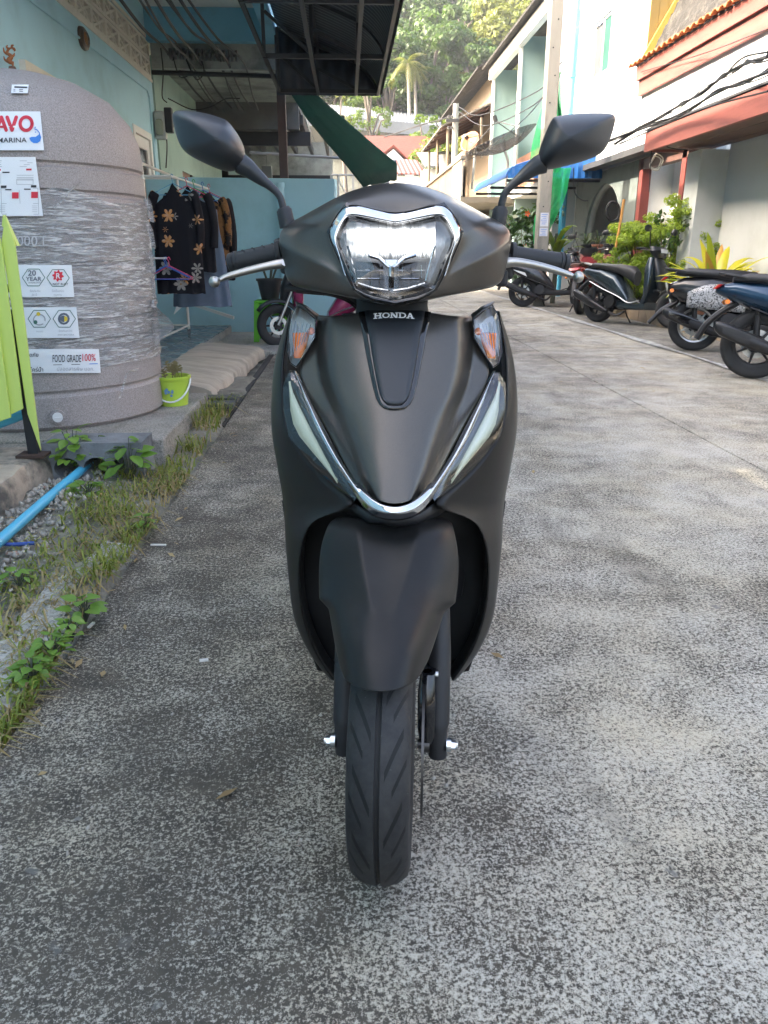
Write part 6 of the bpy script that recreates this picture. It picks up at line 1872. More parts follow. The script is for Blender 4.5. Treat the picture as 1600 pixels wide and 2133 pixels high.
# --- blue awning
AB = thing('blue_awning', 'bright blue rounded awning projecting from the shaded shop front', 'awning', (4, 18.6, 2.4))
M_bluew = pm('bright blue awning sheet', (.015, .13, .42), .45, var=.08, vs=3)
M_blued = M_bluew
pf_ = [(3.22, 2.36), (3.24, 2.46), (3.34, 2.56), (3.7, 2.68), (4.3, 2.80), (5.3, 2.96)]
pp = spl([(x, 0, z) for x, z in pf_], 3)
rows = []
for k in range(60):
    y = 16.6 + 4.1 * k / 59
    rows.append([(p.x, y, p.z + .012 * (k % 2)) for p in pp])
MB().grid(rows).build('awning_sheet', M_bluew, AB, smooth=40, solid=.01)
rows = []
for k in range(28):
    x = 3.24 + 2.0 * k / 27
    rows.append([(x, 16.6 - .015 * (k % 2), 2.36), (x, 16.6 - .015 * (k % 2), float(np.interp(x, [p[0] for p in pf_], [p[1] for p in pf_])))])
MB().grid(rows).build('end_sheet', M_bluew, AB, solid=.006)
for y in (16.7, 18.6, 20.6): MB().bx(3.25, 5.3, y, y + .05, 2.30, 2.35).build('awning_bar', M_ironk, AB)
SF_ = thing('shop_front', 'shaded grey shop front with white framed windows under the blue awning', 'shop front', (5.2, 19.5, 0))
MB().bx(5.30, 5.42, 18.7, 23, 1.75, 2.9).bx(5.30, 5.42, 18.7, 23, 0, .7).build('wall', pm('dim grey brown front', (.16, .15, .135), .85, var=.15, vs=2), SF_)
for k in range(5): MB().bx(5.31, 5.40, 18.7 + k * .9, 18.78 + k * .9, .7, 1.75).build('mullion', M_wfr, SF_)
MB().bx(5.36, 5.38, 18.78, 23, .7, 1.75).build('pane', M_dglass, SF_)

# --- concrete power pole with net and papers
M_pole = pm('weathered pole concrete', (.30, .285, .24), .85, var=.12, vs=5, bump=.3, bs=60, c2=(.20, .19, .165), cs=4, stretch=(1, 1, .3))
px0 = W(1128, 500, Y=14.9)
PP = thing('power_pole', 'square concrete power pole wrapped in green net with two paper notices', 'power pole', (px0.x, 14.9, 0))
MB().prism([(px0.x - .11, 14.79, 0), (px0.x + .11, 14.79, 0), (px0.x + .11, 15.01, 0), (px0.x - .11, 15.01, 0)], (0, 0, 7.2)).build('shaft', M_pole, PP, bevel=.02)
mb = MB()
for k in range(14): mb.cyl((px0.x + (.03 if k % 2 else -.03), 14.785, .9 + k * .42), (px0.x + (.03 if k % 2 else -.03), 14.80, .9 + k * .42), .012, n=8)
mb.build('bolt_hole_discs', M_dark, PP)  # dark discs painted for the shade inside the holes
for k, (y0, y1) in enumerate(((443, 472), (474, 492))):
    a, b_ = W(1127, y0, Y=14.77), W(1140, y1, Y=14.77)
    nt_ = MB().box((px0.x, 14.778, (a.z + b_.z) / 2), (.15, .004, abs(a.z - b_.z))).build('paper_notice', pm('printed paper', (.62, .64, .68), .7), PP)
    mb = MB()
    for j in range(6 - 2 * k): mb.box((px0.x - .01 * (j % 2), 14.7745, max(a.z, b_.z) - .03 - j * .032), (.11 - .02 * (j % 3), .002, .008))
    mb.build('print_lines', M_inkb, nt_)
def net_mat():
    m, t, b = newmat('green construction net')
    b.inputs['Base Color'].default_value = (.02, .42, .13, 1)
    b.inputs['Roughness'].default_value = .7
    tl = N(t, 'ShaderNodeBsdfTranslucent'); tl.inputs[0].default_value = (.03, .5, .15, 1)
    tr = N(t, 'ShaderNodeBsdfTransparent')
    m1 = N(t, 'ShaderNodeMixShader'); m1.inputs[0].default_value = .4
    m2 = N(t, 'ShaderNodeMixShader')
    t.links.new(b.outputs[0], m1.inputs[1]); t.links.new(tl.outputs[0], m1.inputs[2])
    t.links.new(ramp(t, noise(t, coord(t), 9, 4), [(.3, .05), (.7, .35)]), m2.inputs[0])
    t.links.new(m1.outputs[0], m2.inputs[1]); t.links.new(tr.outputs[0], m2.inputs[2])
    t.links.new(m2.outputs[0], t.nodes['Material Output'].inputs[0])
    return m
M_net = net_mat()
NT = thing('safety_net', 'bright green safety net hanging off the concrete power pole', 'net', (px0.x, 15.1, 0))
def net(pl, pr, Y, seed):
    rows = []
    r_ = random.Random(seed)
    m_ = max(len(pl), len(pr))
    L_, R_ = spl([W(x, y, Y=Y) for x, y in pl], 4), spl([W(x, y, Y=Y) for x, y in pr], 4)
    for a, b_ in zip(L_, R_):
        rows.append([a.lerp(b_, j / 8) + Vector((0, .07 * math.sin(j * 1.9 + seed) + r_.uniform(-.02, .02), 0)) for j in range(9)])
    return MB().grid(rows).build('net_sheet', M_net, NT, smooth=True)
net([(1146, 112), (1136, 200), (1117, 270), (1106, 330), (1112, 360)], [(1165, 110), (1168, 200), (1172, 270), (1176, 330), (1160, 360)], 15.08, 1)
net([(1142, 350), (1136, 420), (1116, 450), (1112, 490), (1116, 525)], [(1188, 350), (1176, 410), (1160, 445), (1140, 490), (1134, 525)], 15.1, 2)
net([(1158, 170), (1160, 230), (1162, 290)], [(1164, 220), (1172, 260), (1176, 300)], 15.12, 4)
tag(MB().tube([(4.78, 17.9, 0), (4.78, 17.9, 3.4), (4.76, 17.9, 7.0)], .05, 10).cyl((4.77, 17.9, 4.4), (4.77, 17.9, 5.6), .072, n=12).build('drainpipe', M_pvc, smooth=40), 'light blue vertical drainpipe on the corner of the tall white house', 'drainpipe')
tag(MB().tube([W(1163, 520, Y=15.6), W(1168, 440, Y=15.6), W(1176, 350, Y=15.6)], .028, 8).build('blue_pipe', M_pvc, smooth=40), 'thin blue pipe rising between the net and the arch', 'pipe')

# --- overhead wires on the right
wires = [([(1600, 118), (1560, 130), (1520, 150), (1450, 200), (1380, 240), (1280, 300)], 7, 12.5, .016, 'thick twisted black cable bundle crossing the white wall'),
         ([(1600, 150), (1500, 190), (1400, 245), (1270, 292)], 7, 12.6, .014, 'black cable running along the canopy roof'),
         ([(1600, 190), (1480, 222), (1380, 262), (1290, 300)], 8, 12.6, .010, 'slack cable drooping just over the salmon canopy'),
         ([(1600, 108), (1545, 122), (1500, 165), (1440, 205)], 7, 11, .010, 'frayed black cable above the thick bundle'),
         ([(1600, 60), (1470, 110), (1335, 150)], 9, 14, .007, 'thin black wire in front of the orange eave'),
         ([(1375, 255), (1385, 300), (1405, 310), (1430, 312)], 11.5, 11.5, .007, 'black wire looping down from the canopy corner'),
         ([(1360, 270), (1356, 330), (1352, 400)], 11.8, 11.8, .006, 'thin wire hanging straight before the barred window'),
         ([(1170, 130), (1120, 190), (1000, 240), (955, 222)], 15, 25, .012, 'wire from the power pole to the far grey pole'),
         ([(1170, 150), (1110, 220), (1010, 262), (955, 232)], 15, 25, .012, 'second wire from the power pole to the far grey pole'),
         ([(1165, 160), (1090, 250), (1000, 320), (960, 340)], 15, 25, .010, 'lowest wire from the power pole to the far grey pole'),
         ([(948, 240), (880, 260), (800, 285)], 26, 32, .016, 'wire from the far grey pole over the red roof'),
         ([(1195, 350), (1197, 400), (1212, 416), (1224, 418)], 14, 14.5, .008, 'grey wire curling down in front of the arch')]
for pts, y0, y1, r_, lab in wires:
    n_ = len(pts)
    q = spl([W(x, y, Y=y0 + (y1 - y0) * i / (n_ - 1)) for i, (x, y) in enumerate(pts)], 6)
    mb = MB().tube(q, r_, 6)
    if r_ >= .014:
        mb.tube([p + Vector((.02 * math.sin(i * .9), 0, .025 * math.cos(i * .9))) for i, p in enumerate(q)], r_ * .6, 5)
        mb.tube([p + Vector((.03 * math.sin(i * .6 + 2), 0, .03 * math.cos(i * .6 + 2))) for i, p in enumerate(q)], r_ * .45, 5)
    tag(mb.build('cable', M_cable, smooth=60), lab, 'cable')
cc_ = W(1368, 338, Y=12.05)
for k, (r_, lab) in enumerate(((.11, 'outer loop of pale cable coiled at the canopy end'), (.085, 'inner loop of pale cable coiled at the canopy end'))):
    tag(MB().tube([cc_ + Vector((r_ * math.cos(a) * .8 + .015 * math.sin(3 * a), .03 * k + .02 * math.sin(2 * a), r_ * math.sin(a))) for a in [2 * math.pi * j / 24 for j in range(25)]], .009, 6).build('cable_coil', pm('pale cable', (.45, .42, .36), .6), smooth=60), lab, 'cable coil', 'cable loops at the canopy end')
tag(MB().tube([W(1277 + 14 * math.cos(a), 440 + 20 * math.sin(a), Y=14.6) for a in [2 * math.pi * j / 24 for j in range(25)]], .022, 7).build('cable_ring', M_cable, smooth=60), 'black cable ring hanging beside the pointed arch', 'cable ring')
tag(MB().tube(spl([W(1300, 415, Y=12.1), W(1293, 460, Y=12.1), W(1283, 515, Y=12.1)], 4), .02, 8).build('bamboo_stick', pm('orange bamboo', (.55, .27, .07), .5), smooth=60), 'slanting orange bamboo stick by the red post', 'stick')
# ------------------------------------------------------------------ parked scooters
M_tyre2 = pm('scooter tyre rubber', (.022, .022, .023), .75, var=.2, vs=20, bump=.3, bs=90, bd=.003)
M_mech = pm('dark engine metal', (.035, .035, .037), .45, .6, var=.3, vs=20)
M_exh = pm('black exhaust', (.018, .018, .019), .35, .3, var=.15, vs=8)
M_silver = pm('silver alloy', (.50, .50, .49), .35, .9, var=.1, vs=20)
M_redl = pm('red tail lens', (.50, .015, .012), .12, var=.1, coat=.6)
M_oran = pm('orange lens', (.75, .20, .015), .2, coat=.5)
M_wplast = pm('white gloss plastic', (.66, .67, .68), .2, var=.05, coat=.4)
def bpaint(name, c, metal=.3): return pm(name, c, .25, metal, var=.08, vs=8, coat=.5)
def graphic_mat():
    m, t, b = newmat('black paint with white scroll print')
    v = coord(t)
    w = noise(t, v, 22, 5, .75, dist=3.0)
    sp = N(t, 'ShaderNodeSeparateXYZ'); t.links.new(v, sp.inputs[0])
    base = ramp(t, w, [(.46, 0), (.50, 1), (.54, .25), (.60, 1), (.66, .1)])
    t.links.new(mixc(t, base, (.03, .03, .032), (.62, .63, .64)), b.inputs['Base Color'])
    b.inputs['Roughness'].default_value = .25
    return m
M_graph = graphic_mat()
def wheel(parent, x, rr, w, rimmat, name='wheel', steer=0.0, spokes=7):
    o = MB().lathe(tyre_prof(rr, w, rr * .66, False), 40, axis='Y').build(name, M_tyre2, parent, world=False, smooth=50)
    o.location = (x, 0, rr)
    o.rotation_euler = (0, 0, steer)
    mb = MB().lathe([(rr * .67, -w * .8), (rr * .60, -w * .7), (rr * .56, 0), (rr * .60, w * .7), (rr * .67, w * .8), (rr * .64, 0)], 36, axis='Y', closed=True)
    for k in range(spokes):
        a = 2 * math.pi * k / spokes
        d = Vector((math.cos(a), 0, math.sin(a))); tt = Vector((-math.sin(a), 0, math.cos(a)))
        mb.loft([(d * .03, tt * .014, (0, .014, 0)), (d * rr * .58, tt * .009, (0, .012, 0))], 6, 3)
    mb.cyl((0, -w * .9, 0), (0, w * .9, 0), .04, n=16)
    mb.build('rim', rimmat, o, world=False, smooth=40)
    mb = MB().lathe([(rr * .42, w * .75), (rr * .42, w * .75 + .005), (rr * .26, w * .75 + .005), (rr * .26, w * .75)], 28, axis='Y', closed=True)
    mb.build('brake_disc', M_silver, o, world=False)
    return o
def scooter(name, label, pos, head, paint, seat=M_seat, rim=M_blk, rr=.265, wb=1.26, style='flat', lean=R(-5), steer=R(-22), group='scooters parked along the right side', mirrors=True):
    """a parked scooter; heading along its own +x"""
    T = thing(name, label, 'scooter', (pos[0], pos[1], 0), (lean, 0, head), group)
    L = lambda mb, nm, mt, par=None, sm=40, **k: mb.build(nm, mt, par or T, world=False, smooth=sm, **k)
    wheel(T, 0, rr, .055, rim, 'rear_wheel')
    wheel(T, wb, rr * .97, .05, rim, 'front_wheel', steer)
    # body under the seat
    if style == 'retro':
        L(MB().loft([((-.30, 0, .62), (0, .05, 0), (0, 0, .05)), ((-.16, 0, .60), (0, .13, 0), (0, 0, .13)), ((.10, 0, .58), (0, .17, 0), (0, 0, .17)), ((.35, 0, .55), (0, .16, 0), (0, 0, .17)), ((.52, 0, .46), (0, .12, 0), (0, 0, .13))], 20, 2.6), 'rear_body', paint)
        for s in (-1, 1):
            rows = []
            for i in range(9):
                u = i / 8
                rows.append([Vector((-.12 + .56 * u, s * (.150 + .028 * math.sin(math.pi * u)), .50 + .19 * math.sin(math.pi * (.15 + .7 * u)) * q + (-.06) * (1 - q) - .05 * u)) for q in (0, .33, .66, 1)])
            L(MB().grid(rows), 'side_panel', M_graph, None, 60, solid=.006)
        L(MB().tube(spl([(-.28, 0, .56), (-.20, .0, .50), (-.34, 0, .40), (-.46, 0, .27)], 4), [.06] * 9 + [.05, .05, .045, .04], 8, squash=.5), 'rear_mudguard', M_blk)
    else:
        L(MB().loft([((-.36, 0, .70), (0, .04, 0), (0, 0, .03)), ((-.22, 0, .68), (0, .12, 0), (0, 0, .08)), ((.05, 0, .62), (0, .165, 0), (0, 0, .13)), ((.30, 0, .52), (0, .165, 0), (0, 0, .17)), ((.46, 0, .40), (0, .14, 0), (0, 0, .12)), ((.56, 0, .31), (0, .12, 0), (0, 0, .06))], 20, 2.6), 'rear_body', paint)
        L(MB().tube(spl([(-.18, 0, .60), (-.30, 0, .52), (-.40, 0, .42), (-.46, 0, .30)], 4), .045, 8, squash=.6), 'rear_mudguard', M_blk)
        for s in (-1, 1):
            L(MB().tube(spl([(-.10, s * .155, .56), (.15, s * .176, .47), (.42, s * .158, .38), (.62, s * .155, .30), (.80, s * .165, .34)], 5), .012, 6, squash=.6), 'trim_strip', M_silver if style == 'flat' else M_blk)
    L(MB().loft([((-.24, 0, .775), (0, .07, 0), (0, 0, .02)), ((-.12, 0, .785), (0, .12, 0), (0, 0, .04)), ((.15, 0, .765), (0, .135, 0), (0, 0, .05)), ((.35, 0, .74), (0, .13, 0), (0, 0, .07)), ((.52, 0, .69), (0, .10, 0), (0, 0, .10)), ((.60, 0, .63), (0, .075, 0), (0, 0, .10))], 20, 2.8), 'seat', seat)
    L(MB().loft([((.40, 0, .27), (0, .12, 0), (0, 0, .06)), ((.62, 0, .25), (0, .15, 0), (0, 0, .045)), ((.88, 0, .27), (0, .15, 0), (0, 0, .05))], 16, 4), 'floorboard', paint if style == 'flat' else M_blk)
    # leg shield rising to the steering head
    L(MB().loft([((.80, 0, .27), (.05, 0, 0), (0, .13, 0)), ((.88, 0, .42), (.055, 0, .02), (0, .18, 0)), ((.88, 0, .60), (.065, 0, .02), (0, .20, 0)), ((.85, 0, .78), (.07, 0, .02), (0, .17, 0)), ((.83, 0, .90), (.05, 0, .01), (0, .11, 0))], 18, 3), 'leg_shield', paint)
    L(MB().loft([((1.02, 0, .48), (.05, 0, 0), (0, .06, 0)), ((1.00, 0, .62), (.06, 0, 0), (0, .12, 0)), ((.94, 0, .80), (.05, 0, 0), (0, .12, 0)), ((.88, 0, .90), (.04, 0, 0), (0, .08, 0))], 16, 2.4), 'front_cover', M_panel if style != 'retro' else paint)
    # front fork and fender
    for s in (-1, 1):
        L(MB().tube([(wb, s * .075, rr), (wb - .16, s * .065, .58)], .018, 10), 'fork_leg', M_silver)
    f_ = []
    for i in range(9):
        a = R(35 + 115 * i / 8)
        f_.append([Vector((wb + (rr + .035) * math.cos(a) * c - .0, y, rr + (rr + .035) * math.sin(a) * c)) for y, c in ((-.075, .86), (-.06, .98), (0, 1.02), (.06, .98), (.075, .86))])
    L(MB().grid(f_), 'front_fender', M_panel if style != 'retro' else paint, None, 50, solid=.004)
    # handlebar
    L(MB().loft([((.90, 0, .90), (.06, 0, 0), (0, .08, 0)), ((.88, 0, .98), (.08, 0, .01), (0, .16, 0)), ((.84, 0, 1.04), (.05, 0, 0), (0, .13, 0))], 16, 2.6), 'handlebar_cowl', M_panel if style != 'retro' else paint)
    L(MB().loft([((.965, 0, .96), (.012, 0, 0), (0, .07, 0)), ((.955, 0, 1.01), (.012, 0, 0), (0, .08, 0))], 12, 2.6), 'headlight', pm('pale lamp glass', (.5, .52, .55), .1, coat=.5))
    for s in (-1, 1):
        L(MB().cyl((.82, s * .17, 1.0), (.76, s * .34, 1.0), .017, n=10), 'grip', M_grip)
        L(MB().tube([(.86, s * .16, .99), (.82, s * .32, .98)], .006, 6), 'brake_lever', M_silver)
        if mirrors:
            m_ = L(MB().loft([((.86, s * .22, 1.24), (.012, 0, 0), (0, .01, 0)), ((.865, s * .25, 1.25), (.02, 0, 0), (0, 0, .04)), ((.865, s * .31, 1.25), (.016, 0, 0), (0, 0, .045)), ((.86, s * .35, 1.25), (.008, 0, 0), (0, 0, .025))], 12, 2.4), 'mirror', M_panel)
            L(MB().tube([(.84, s * .16, 1.02), (.85, s * .20, 1.14), (.86, s * .24, 1.23)], .006, 6), 'mirror_stem', M_blk, m_)
    # engine, shock, exhaust on the right hand side (y < 0)
    L(MB().loft([((-.05, .10, rr), (0, .045, 0), (0, 0, .10)), ((.18, .11, rr + .02), (0, .05, 0), (0, 0, .09)), ((.42, .10, rr + .03), (0, .05, 0), (0, 0, .09))], 14, 3), 'transmission_case', M_mech)
    L(MB().cyl((.30, -.06, rr + .04), (.30, -.17, rr + .04), .085, n=20).box((.42, -.03, rr + .04), (.22, .16, .15)), 'engine', M_mech)
    for s in (-1, 1): L(MB().tube([(-.02, s * .11, rr + .02), (-.04, s * .12, .55)], .016, 8).tube([(-.022, s * .11, rr + .07), (-.038, s * .12, .50)], [.026] * 2, 10), 'shock_absorber', M_mech)
    ex = L(MB().loft([((.28, -.15, rr - .10), (0, .025, 0), (0, 0, .025)), ((.16, -.155, rr - .06), (0, .04, 0), (0, 0, .045)), ((-.05, -.165, rr + .02), (0, .055, 0), (0, 0, .062)), ((-.30, -.175, rr + .12), (0, .05, 0), (0, 0, .058)), ((-.34, -.175, rr + .135), (0, .03, 0), (0, 0, .035))], 16, 2.4), 'exhaust', M_exh)
    L(MB().tube(spl([(.30, -.14, rr - .11), (.42, -.12, rr - .14), (.50, -.05, rr - .08)], 4), .018, 8), 'exhaust_pipe', pm('heat browned pipe', (.24, .11, .06), .45, .7, var=.3, vs=20) if style == 'retro' else M_mech, ex)
    L(MB().loft([((.10, -.185, rr - .02), (.005, .004, 0), (0, 0, .035)), ((-.14, -.225, rr + .06), (.005, .006, 0), (0, 0, .045)), ((-.28, -.225, rr + .11), (.005, .004, 0), (0, 0, .03))], 10, 3), 'heat_shield', M_blk if style != 'retro' else M_gblk, ex)
    # tail
    L(MB().loft([((-.37, 0, .70), (.02, 0, .0), (0, .07, 0)), ((-.33, 0, .735), (.03, 0, 0), (0, .09, 0))], 12, 2.6), 'tail_light', M_redl)
    for s in (-1, 1): L(MB().loft([((-.27, s * .13, .60), (.022, 0, 0), (0, 0, .022)), ((-.27, s * .165, .60), (.018, 0, 0), (0, 0, .018))], 12, 2), 'indicator', M_oran)
    L(MB().tube([(-.10, -.10, .78), (-.30, -.08, .81), (-.34, 0, .82), (-.30, .08, .81), (-.10, .10, .78)], .012, 8), 'grab_rail', M_blk if style != 'flat' else M_silver)
    L(MB().tube([(.35, .12, .25), (.36, .20, .12), (.40, .26, .02)], .010, 6), 'side_stand', M_blk)
    return T
def face(px, py): 
    p = W(px, py, Z=0)
    return p
def hd(dx, dy): return math.atan2(dy, dx)
p = W(1572, 790, Z=0)
B0 = scooter('scooter', 'blue scooter with red tail light nearest on the right edge', (p.x, p.y + .05), hd(.90, -.36), bpaint('blue metallic paint', (.006, .030, .065), .5), rim=M_blk, rr=.275, style='sport', lean=R(-4))
p = W(1445, 732, Z=0)
B1 = scooter('scooter', 'black retro scooter with white scroll print on its tail and pale rims', (p.x, p.y + .05), hd(.92, -.30), bpaint('gloss black paint', (.010, .010, .011), .1), rim=M_silver, rr=.262, style='retro', lean=R(-4))
a, b_ = W(1243, 671, Z=0), W(1388, 690, Z=0)
B2 = scooter('scooter', 'dark teal grey scooter with black seat in front of the ferny bush', (a.x, a.y), math.atan2(b_.y - a.y, b_.x - a.x) * .82, bpaint('dark teal grey paint', (.030, .045, .056), .55), rr=.262, wb=1.27, style='flat', lean=R(-5), steer=R(32))
p = W(1088, 639, Z=0)
B3 = scooter('scooter', 'black scooter with white tail panel parked farthest left of the row', (p.x, p.y), hd(.95, -.25), bpaint('satin black paint', (.014, .014, .016), .1), rr=.27, style='sport', lean=R(-4))
for s in (-1, 1):
    MB().prism([(-.22, s * .155, .66), (.02, s * .178, .60), (.06, s * .182, .53), (-.10, s * .165, .60)], (0, s * .008, 0)).build('white_tail_panel', M_wplast, B3, world=False)
p = W(1208, 655, Z=0)
B4 = scooter('motorcycle', 'old red motorcycle seen from behind between the black and the teal scooters', (p.x, p.y), hd(.45, .85), bpaint('faded red paint', (.28, .035, .04), .1), seat=pm('brown vinyl', (.12, .06, .045), .55), rim=M_silver, rr=.275, style='sport', lean=R(-6))
B4['category'] = 'motorcycle'
p = W(1300, 640, Z=0)
B5 = scooter('scooter', 'white fronted scooter standing behind the teal grey scooter', (p.x + .1, p.y + .35), hd(.35, -.94), bpaint('white gloss paint', (.62, .63, .64), 0), rr=.265, style='sport', lean=R(-5))
p = W(572, 726, Z=0)
B6 = scooter('scooter', 'black and pink small scooter half hidden behind the charcoal scooter', (p.x + 1.13, p.y + .25), math.pi + .12, bpaint('magenta paint', (.22, .012, .07), .1), rim=M_blk, rr=.235, wb=1.10, style='flat', lean=R(3), steer=R(8), group='scooters parked on the left', mirrors=False)
# ------------------------------------------------------------------ far end of the street
M_rtile = pm('red roof tile', (.15, .036, .022), .7, var=.2, vs=3, bump=.5, bs=8, bd=.05)
M_fgal = pm('galvanised roof sheet', (.15, .165, .18), .6, .0, var=.12, vs=2)
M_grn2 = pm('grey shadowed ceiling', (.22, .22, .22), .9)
RH = thing('red_roof_house', 'white house with red tiled roof and two white gables at the end of the street', 'house', (2.8, 46, 0))
Yr = 44.0
def fw(px, py, Y=Yr): return W(px, py, Y=Y)
x0, x1 = fw(745, 330).x, fw(935, 330).x
zr, ze = fw(830, 286, Yr + 3).z, fw(830, 338).z
MB().prism([(x0, Yr, ze), (x1, Yr, ze), (x1 - .4, Yr + 3, zr), (x0 + .4, Yr + 3, zr)], (0, .1, .08)).build('roof', M_rtile, RH)
MB().bx(x0 + .3, x1 - .3, Yr + .3, Yr + 6, 0, ze).build('wall', M_whw, RH)
for pxa, pxc, pxb in ((772, 820, 860), (858, 893, 928)):
    a, c, b_ = fw(pxa, 340, Yr - .3), fw(pxc, 301, Yr - .3), fw(pxb, 340, Yr - .3)
    MB().prism([a + Vector((.1, 0, 0)), b_ - Vector((.1, 0, 0)), c - Vector((0, 0, .15))], (0, 2.0, 0)).build('gable', M_whw, RH)
    for q, e in ((a, c), (b_, c)):
        s_ = 1 if e.x > q.x else -1
        MB().prism([q, e, e + Vector((0, 0, -.22)), q + Vector((s_ * .28, 0, 0))], (0, 2.6, .0)).build('gable_roof', M_rtile, RH)
w0 = fw(800, 345, Yr); 
for k in range(4):
    xx = x0 + .8 + k * 1.1
    MB().bx(xx, xx + .6, Yr + .26, Yr + .3, ze - 1.6, ze - .5).build('window', M_dglass, RH)
MR_ = thing('market_roof', 'big open shed with a pale galvanised roof on steel posts behind the red roof', 'shed', (3, 60, 0))
Ym = 58.0
a, b_ = W(640, 236, Y=Ym), W(920, 262, Y=Ym)
a2, b2 = W(640, 250, Y=Ym + 9), W(915, 274, Y=Ym + 9)
rows = []
nn = 80
for i in range(nn + 1):
    u = i / nn
    p, q = a.lerp(b_, u), a2.lerp(b2, u)
    o_ = .035 * (i % 2)
    rows.append([p + Vector((0, 0, -.75 + o_)), p + Vector((0, .02, o_)), p + Vector((0, .3, .15 + o_)), q + Vector((0, 0, 1.2 + o_))])
MB().grid(rows).build('roof_sheet', M_fgal, MR_)
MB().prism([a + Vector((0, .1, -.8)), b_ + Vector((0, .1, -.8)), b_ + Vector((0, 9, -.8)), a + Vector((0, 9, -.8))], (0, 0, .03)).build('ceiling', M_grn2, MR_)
for k in range(7):
    p = a.lerp(b_, k / 6)
    MB().bx(p.x - .08, p.x + .08, Ym + .4, Ym + .56, 0, p.z - .8).build('post', M_fgal, MR_)
    MB().prism([p + Vector((0, .4, -.95)), p + Vector((.15, .4, -.95)), p + Vector((.15, 8.5, -1.0)), p + Vector((0, 8.5, -1.0))], (0, 0, .14)).build('truss', M_fgal, MR_)
MB().bx(a.x, b_.x, Ym + 8.6, Ym + 8.8, 0, a.z - 1.2).build('back_wall', M_grime, MR_)
# low white houses in front
for k, (pxa, pxb, pyt, Y, lab, mt) in enumerate(((820, 885, 366, 36, 'low white shed with a striped roof edge under the red roof house', M_whw), (885, 965, 352, 34, 'small white gabled house beside the grey chimney pipe', M_whw))):
    a, b_ = W(pxa, pyt, Y=Y), W(pxb, pyt, Y=Y)
    T = thing('white_cottage' if k else 'white_shed', lab, 'house' if k else 'shed', ((a.x + b_.x) / 2, Y, 0))
    MB().bx(a.x, b_.x, Y, Y + 4, 0, a.z).build('wall', mt, T)
    if k:
        for j in range(2):
            MB().bx(a.x + .3 + j * .8, a.x + .75 + j * .8, Y - .04, Y - .002, a.z - 1.3, a.z - .4).build('window', M_dglass, T)
    for j in range(14):
        x = a.x + (b_.x - a.x) * j / 14
        MB().prism([(x, Y - .3, a.z + .02), (x + (b_.x - a.x) / 15, Y - .3, a.z + .02), (x + (b_.x - a.x) / 15, Y + 4, a.z + 1.0), (x, Y + 4, a.z + 1.0)], (0, 0, .06)).build('roof_rib', M_rtile if (k == 0 and j % 2) else M_fgal, T)
cp = W(928, 365, Y=33)
ch = thing('vent_pipe', 'pale grey ventilation pipe with a cap beside the far grey pole', 'chimney', (cp.x, 33, 0))
ct = W(927, 322, Y=33)
MB().cyl((cp.x, 33, 0), (cp.x, 33, ct.z), .24, n=18).build('pipe', pm('pale grey duct', (.42, .46, .46), .5), ch, smooth=40)
MB().cyl((cp.x, 33, ct.z + .02), (cp.x, 33, ct.z + .10), .34, .25, n=18).build('cap', M_fgal, ch, smooth=40)
# far pole
fp = W(945, 400, Y=25.5); ft = W(952, 216, Y=25.5)
FP = thing('utility_pole', 'thin grey utility pole at the end of the street before the hill', 'utility pole', (fp.x, 25.5, 0))
MB().tube([(fp.x, 25.5, 0), (fp.x, 25.5, ft.z)], [.12, .085], 10).build('shaft', pm('grey concrete pole', (.33, .32, .29), .85), FP, smooth=40)
MB().bx(fp.x - .3, fp.x + .1, 25.38, 25.46, ft.z - .5, ft.z - .42).build('crossarm', M_dgut, FP)
for k in range(4): MB().lathe([(.0, .0), (.045, .01), (.03, .03), (.045, .05), (.03, .07), (.0, .08)], 10, (fp.x - .22 + .1 * (k % 2), 25.42, ft.z - .4 - .3 * (k // 2))).build('insulator', M_ins, FP, smooth=40)
# dishes
def dish(name, label, c, r, aim, mat, ribs=0):
    T = thing(name, label, 'satellite dish', c)
    q = Vector(aim).to_track_quat('Z', 'Y').to_matrix()
    mb = MB()
    rows = []
    for i in range(7):
        rr_ = r * i / 6
        rows.append([Vector(c) + q @ Vector((rr_ * math.cos(2 * math.pi * k / 28), rr_ * math.sin(2 * math.pi * k / 28), .32 * rr_ * rr_ / r)) for k in range(28)])
    mb.grid(rows[0:], close_u=True)
    mb.build('bowl', mat, T, smooth=60, solid=.008)
    for k in range(ribs):
        a = 2 * math.pi * k / ribs
        MB().tube([Vector(c) + q @ Vector((r * s_ * math.cos(a), r * s_ * math.sin(a), .32 * r * s_ * s_ + .01)) for s_ in (0, .33, .66, 1)], .010, 5).build('rib', M_ironk, T)
    f_ = Vector(c) + q @ Vector((0, 0, r * .8))
    for k in range(3):
        a = 2 * math.pi * k / 3 + .5
        MB().cyl(Vector(c) + q @ Vector((r * math.cos(a), r * math.sin(a), .32 * r)), f_, .012, n=6).build('strut', M_ironk, T)
    MB().cyl(f_, f_ + q @ Vector((0, 0, .14)), .055, n=10).build('receiver', M_ironk, T, smooth=40)
    MB().tube([Vector(c), Vector(c) + q @ Vector((0, 0, -.25)), Vector((c[0] + .1, c[1] + .3, c[2] - 1.2))], .035, 8).build('mount', pm('grey pole', (.3, .3, .3), .5), T, smooth=40)
    return T
def mesh_mat():
    m, t, b = newmat('black dish mesh')
    b.inputs['Base Color'].default_value = (.04, .04, .042, 1)
    b.inputs['Roughness'].default_value = .6
    tr = N(t, 'ShaderNodeBsdfTransparent'); mx = N(t, 'ShaderNodeMixShader'); mx.inputs[0].default_value = .42
    t.links.new(b.outputs[0], mx.inputs[1]); t.links.new(tr.outputs[0], mx.inputs[2])
    t.links.new(mx.outputs[0], t.nodes['Material Output'].inputs[0])
    return m
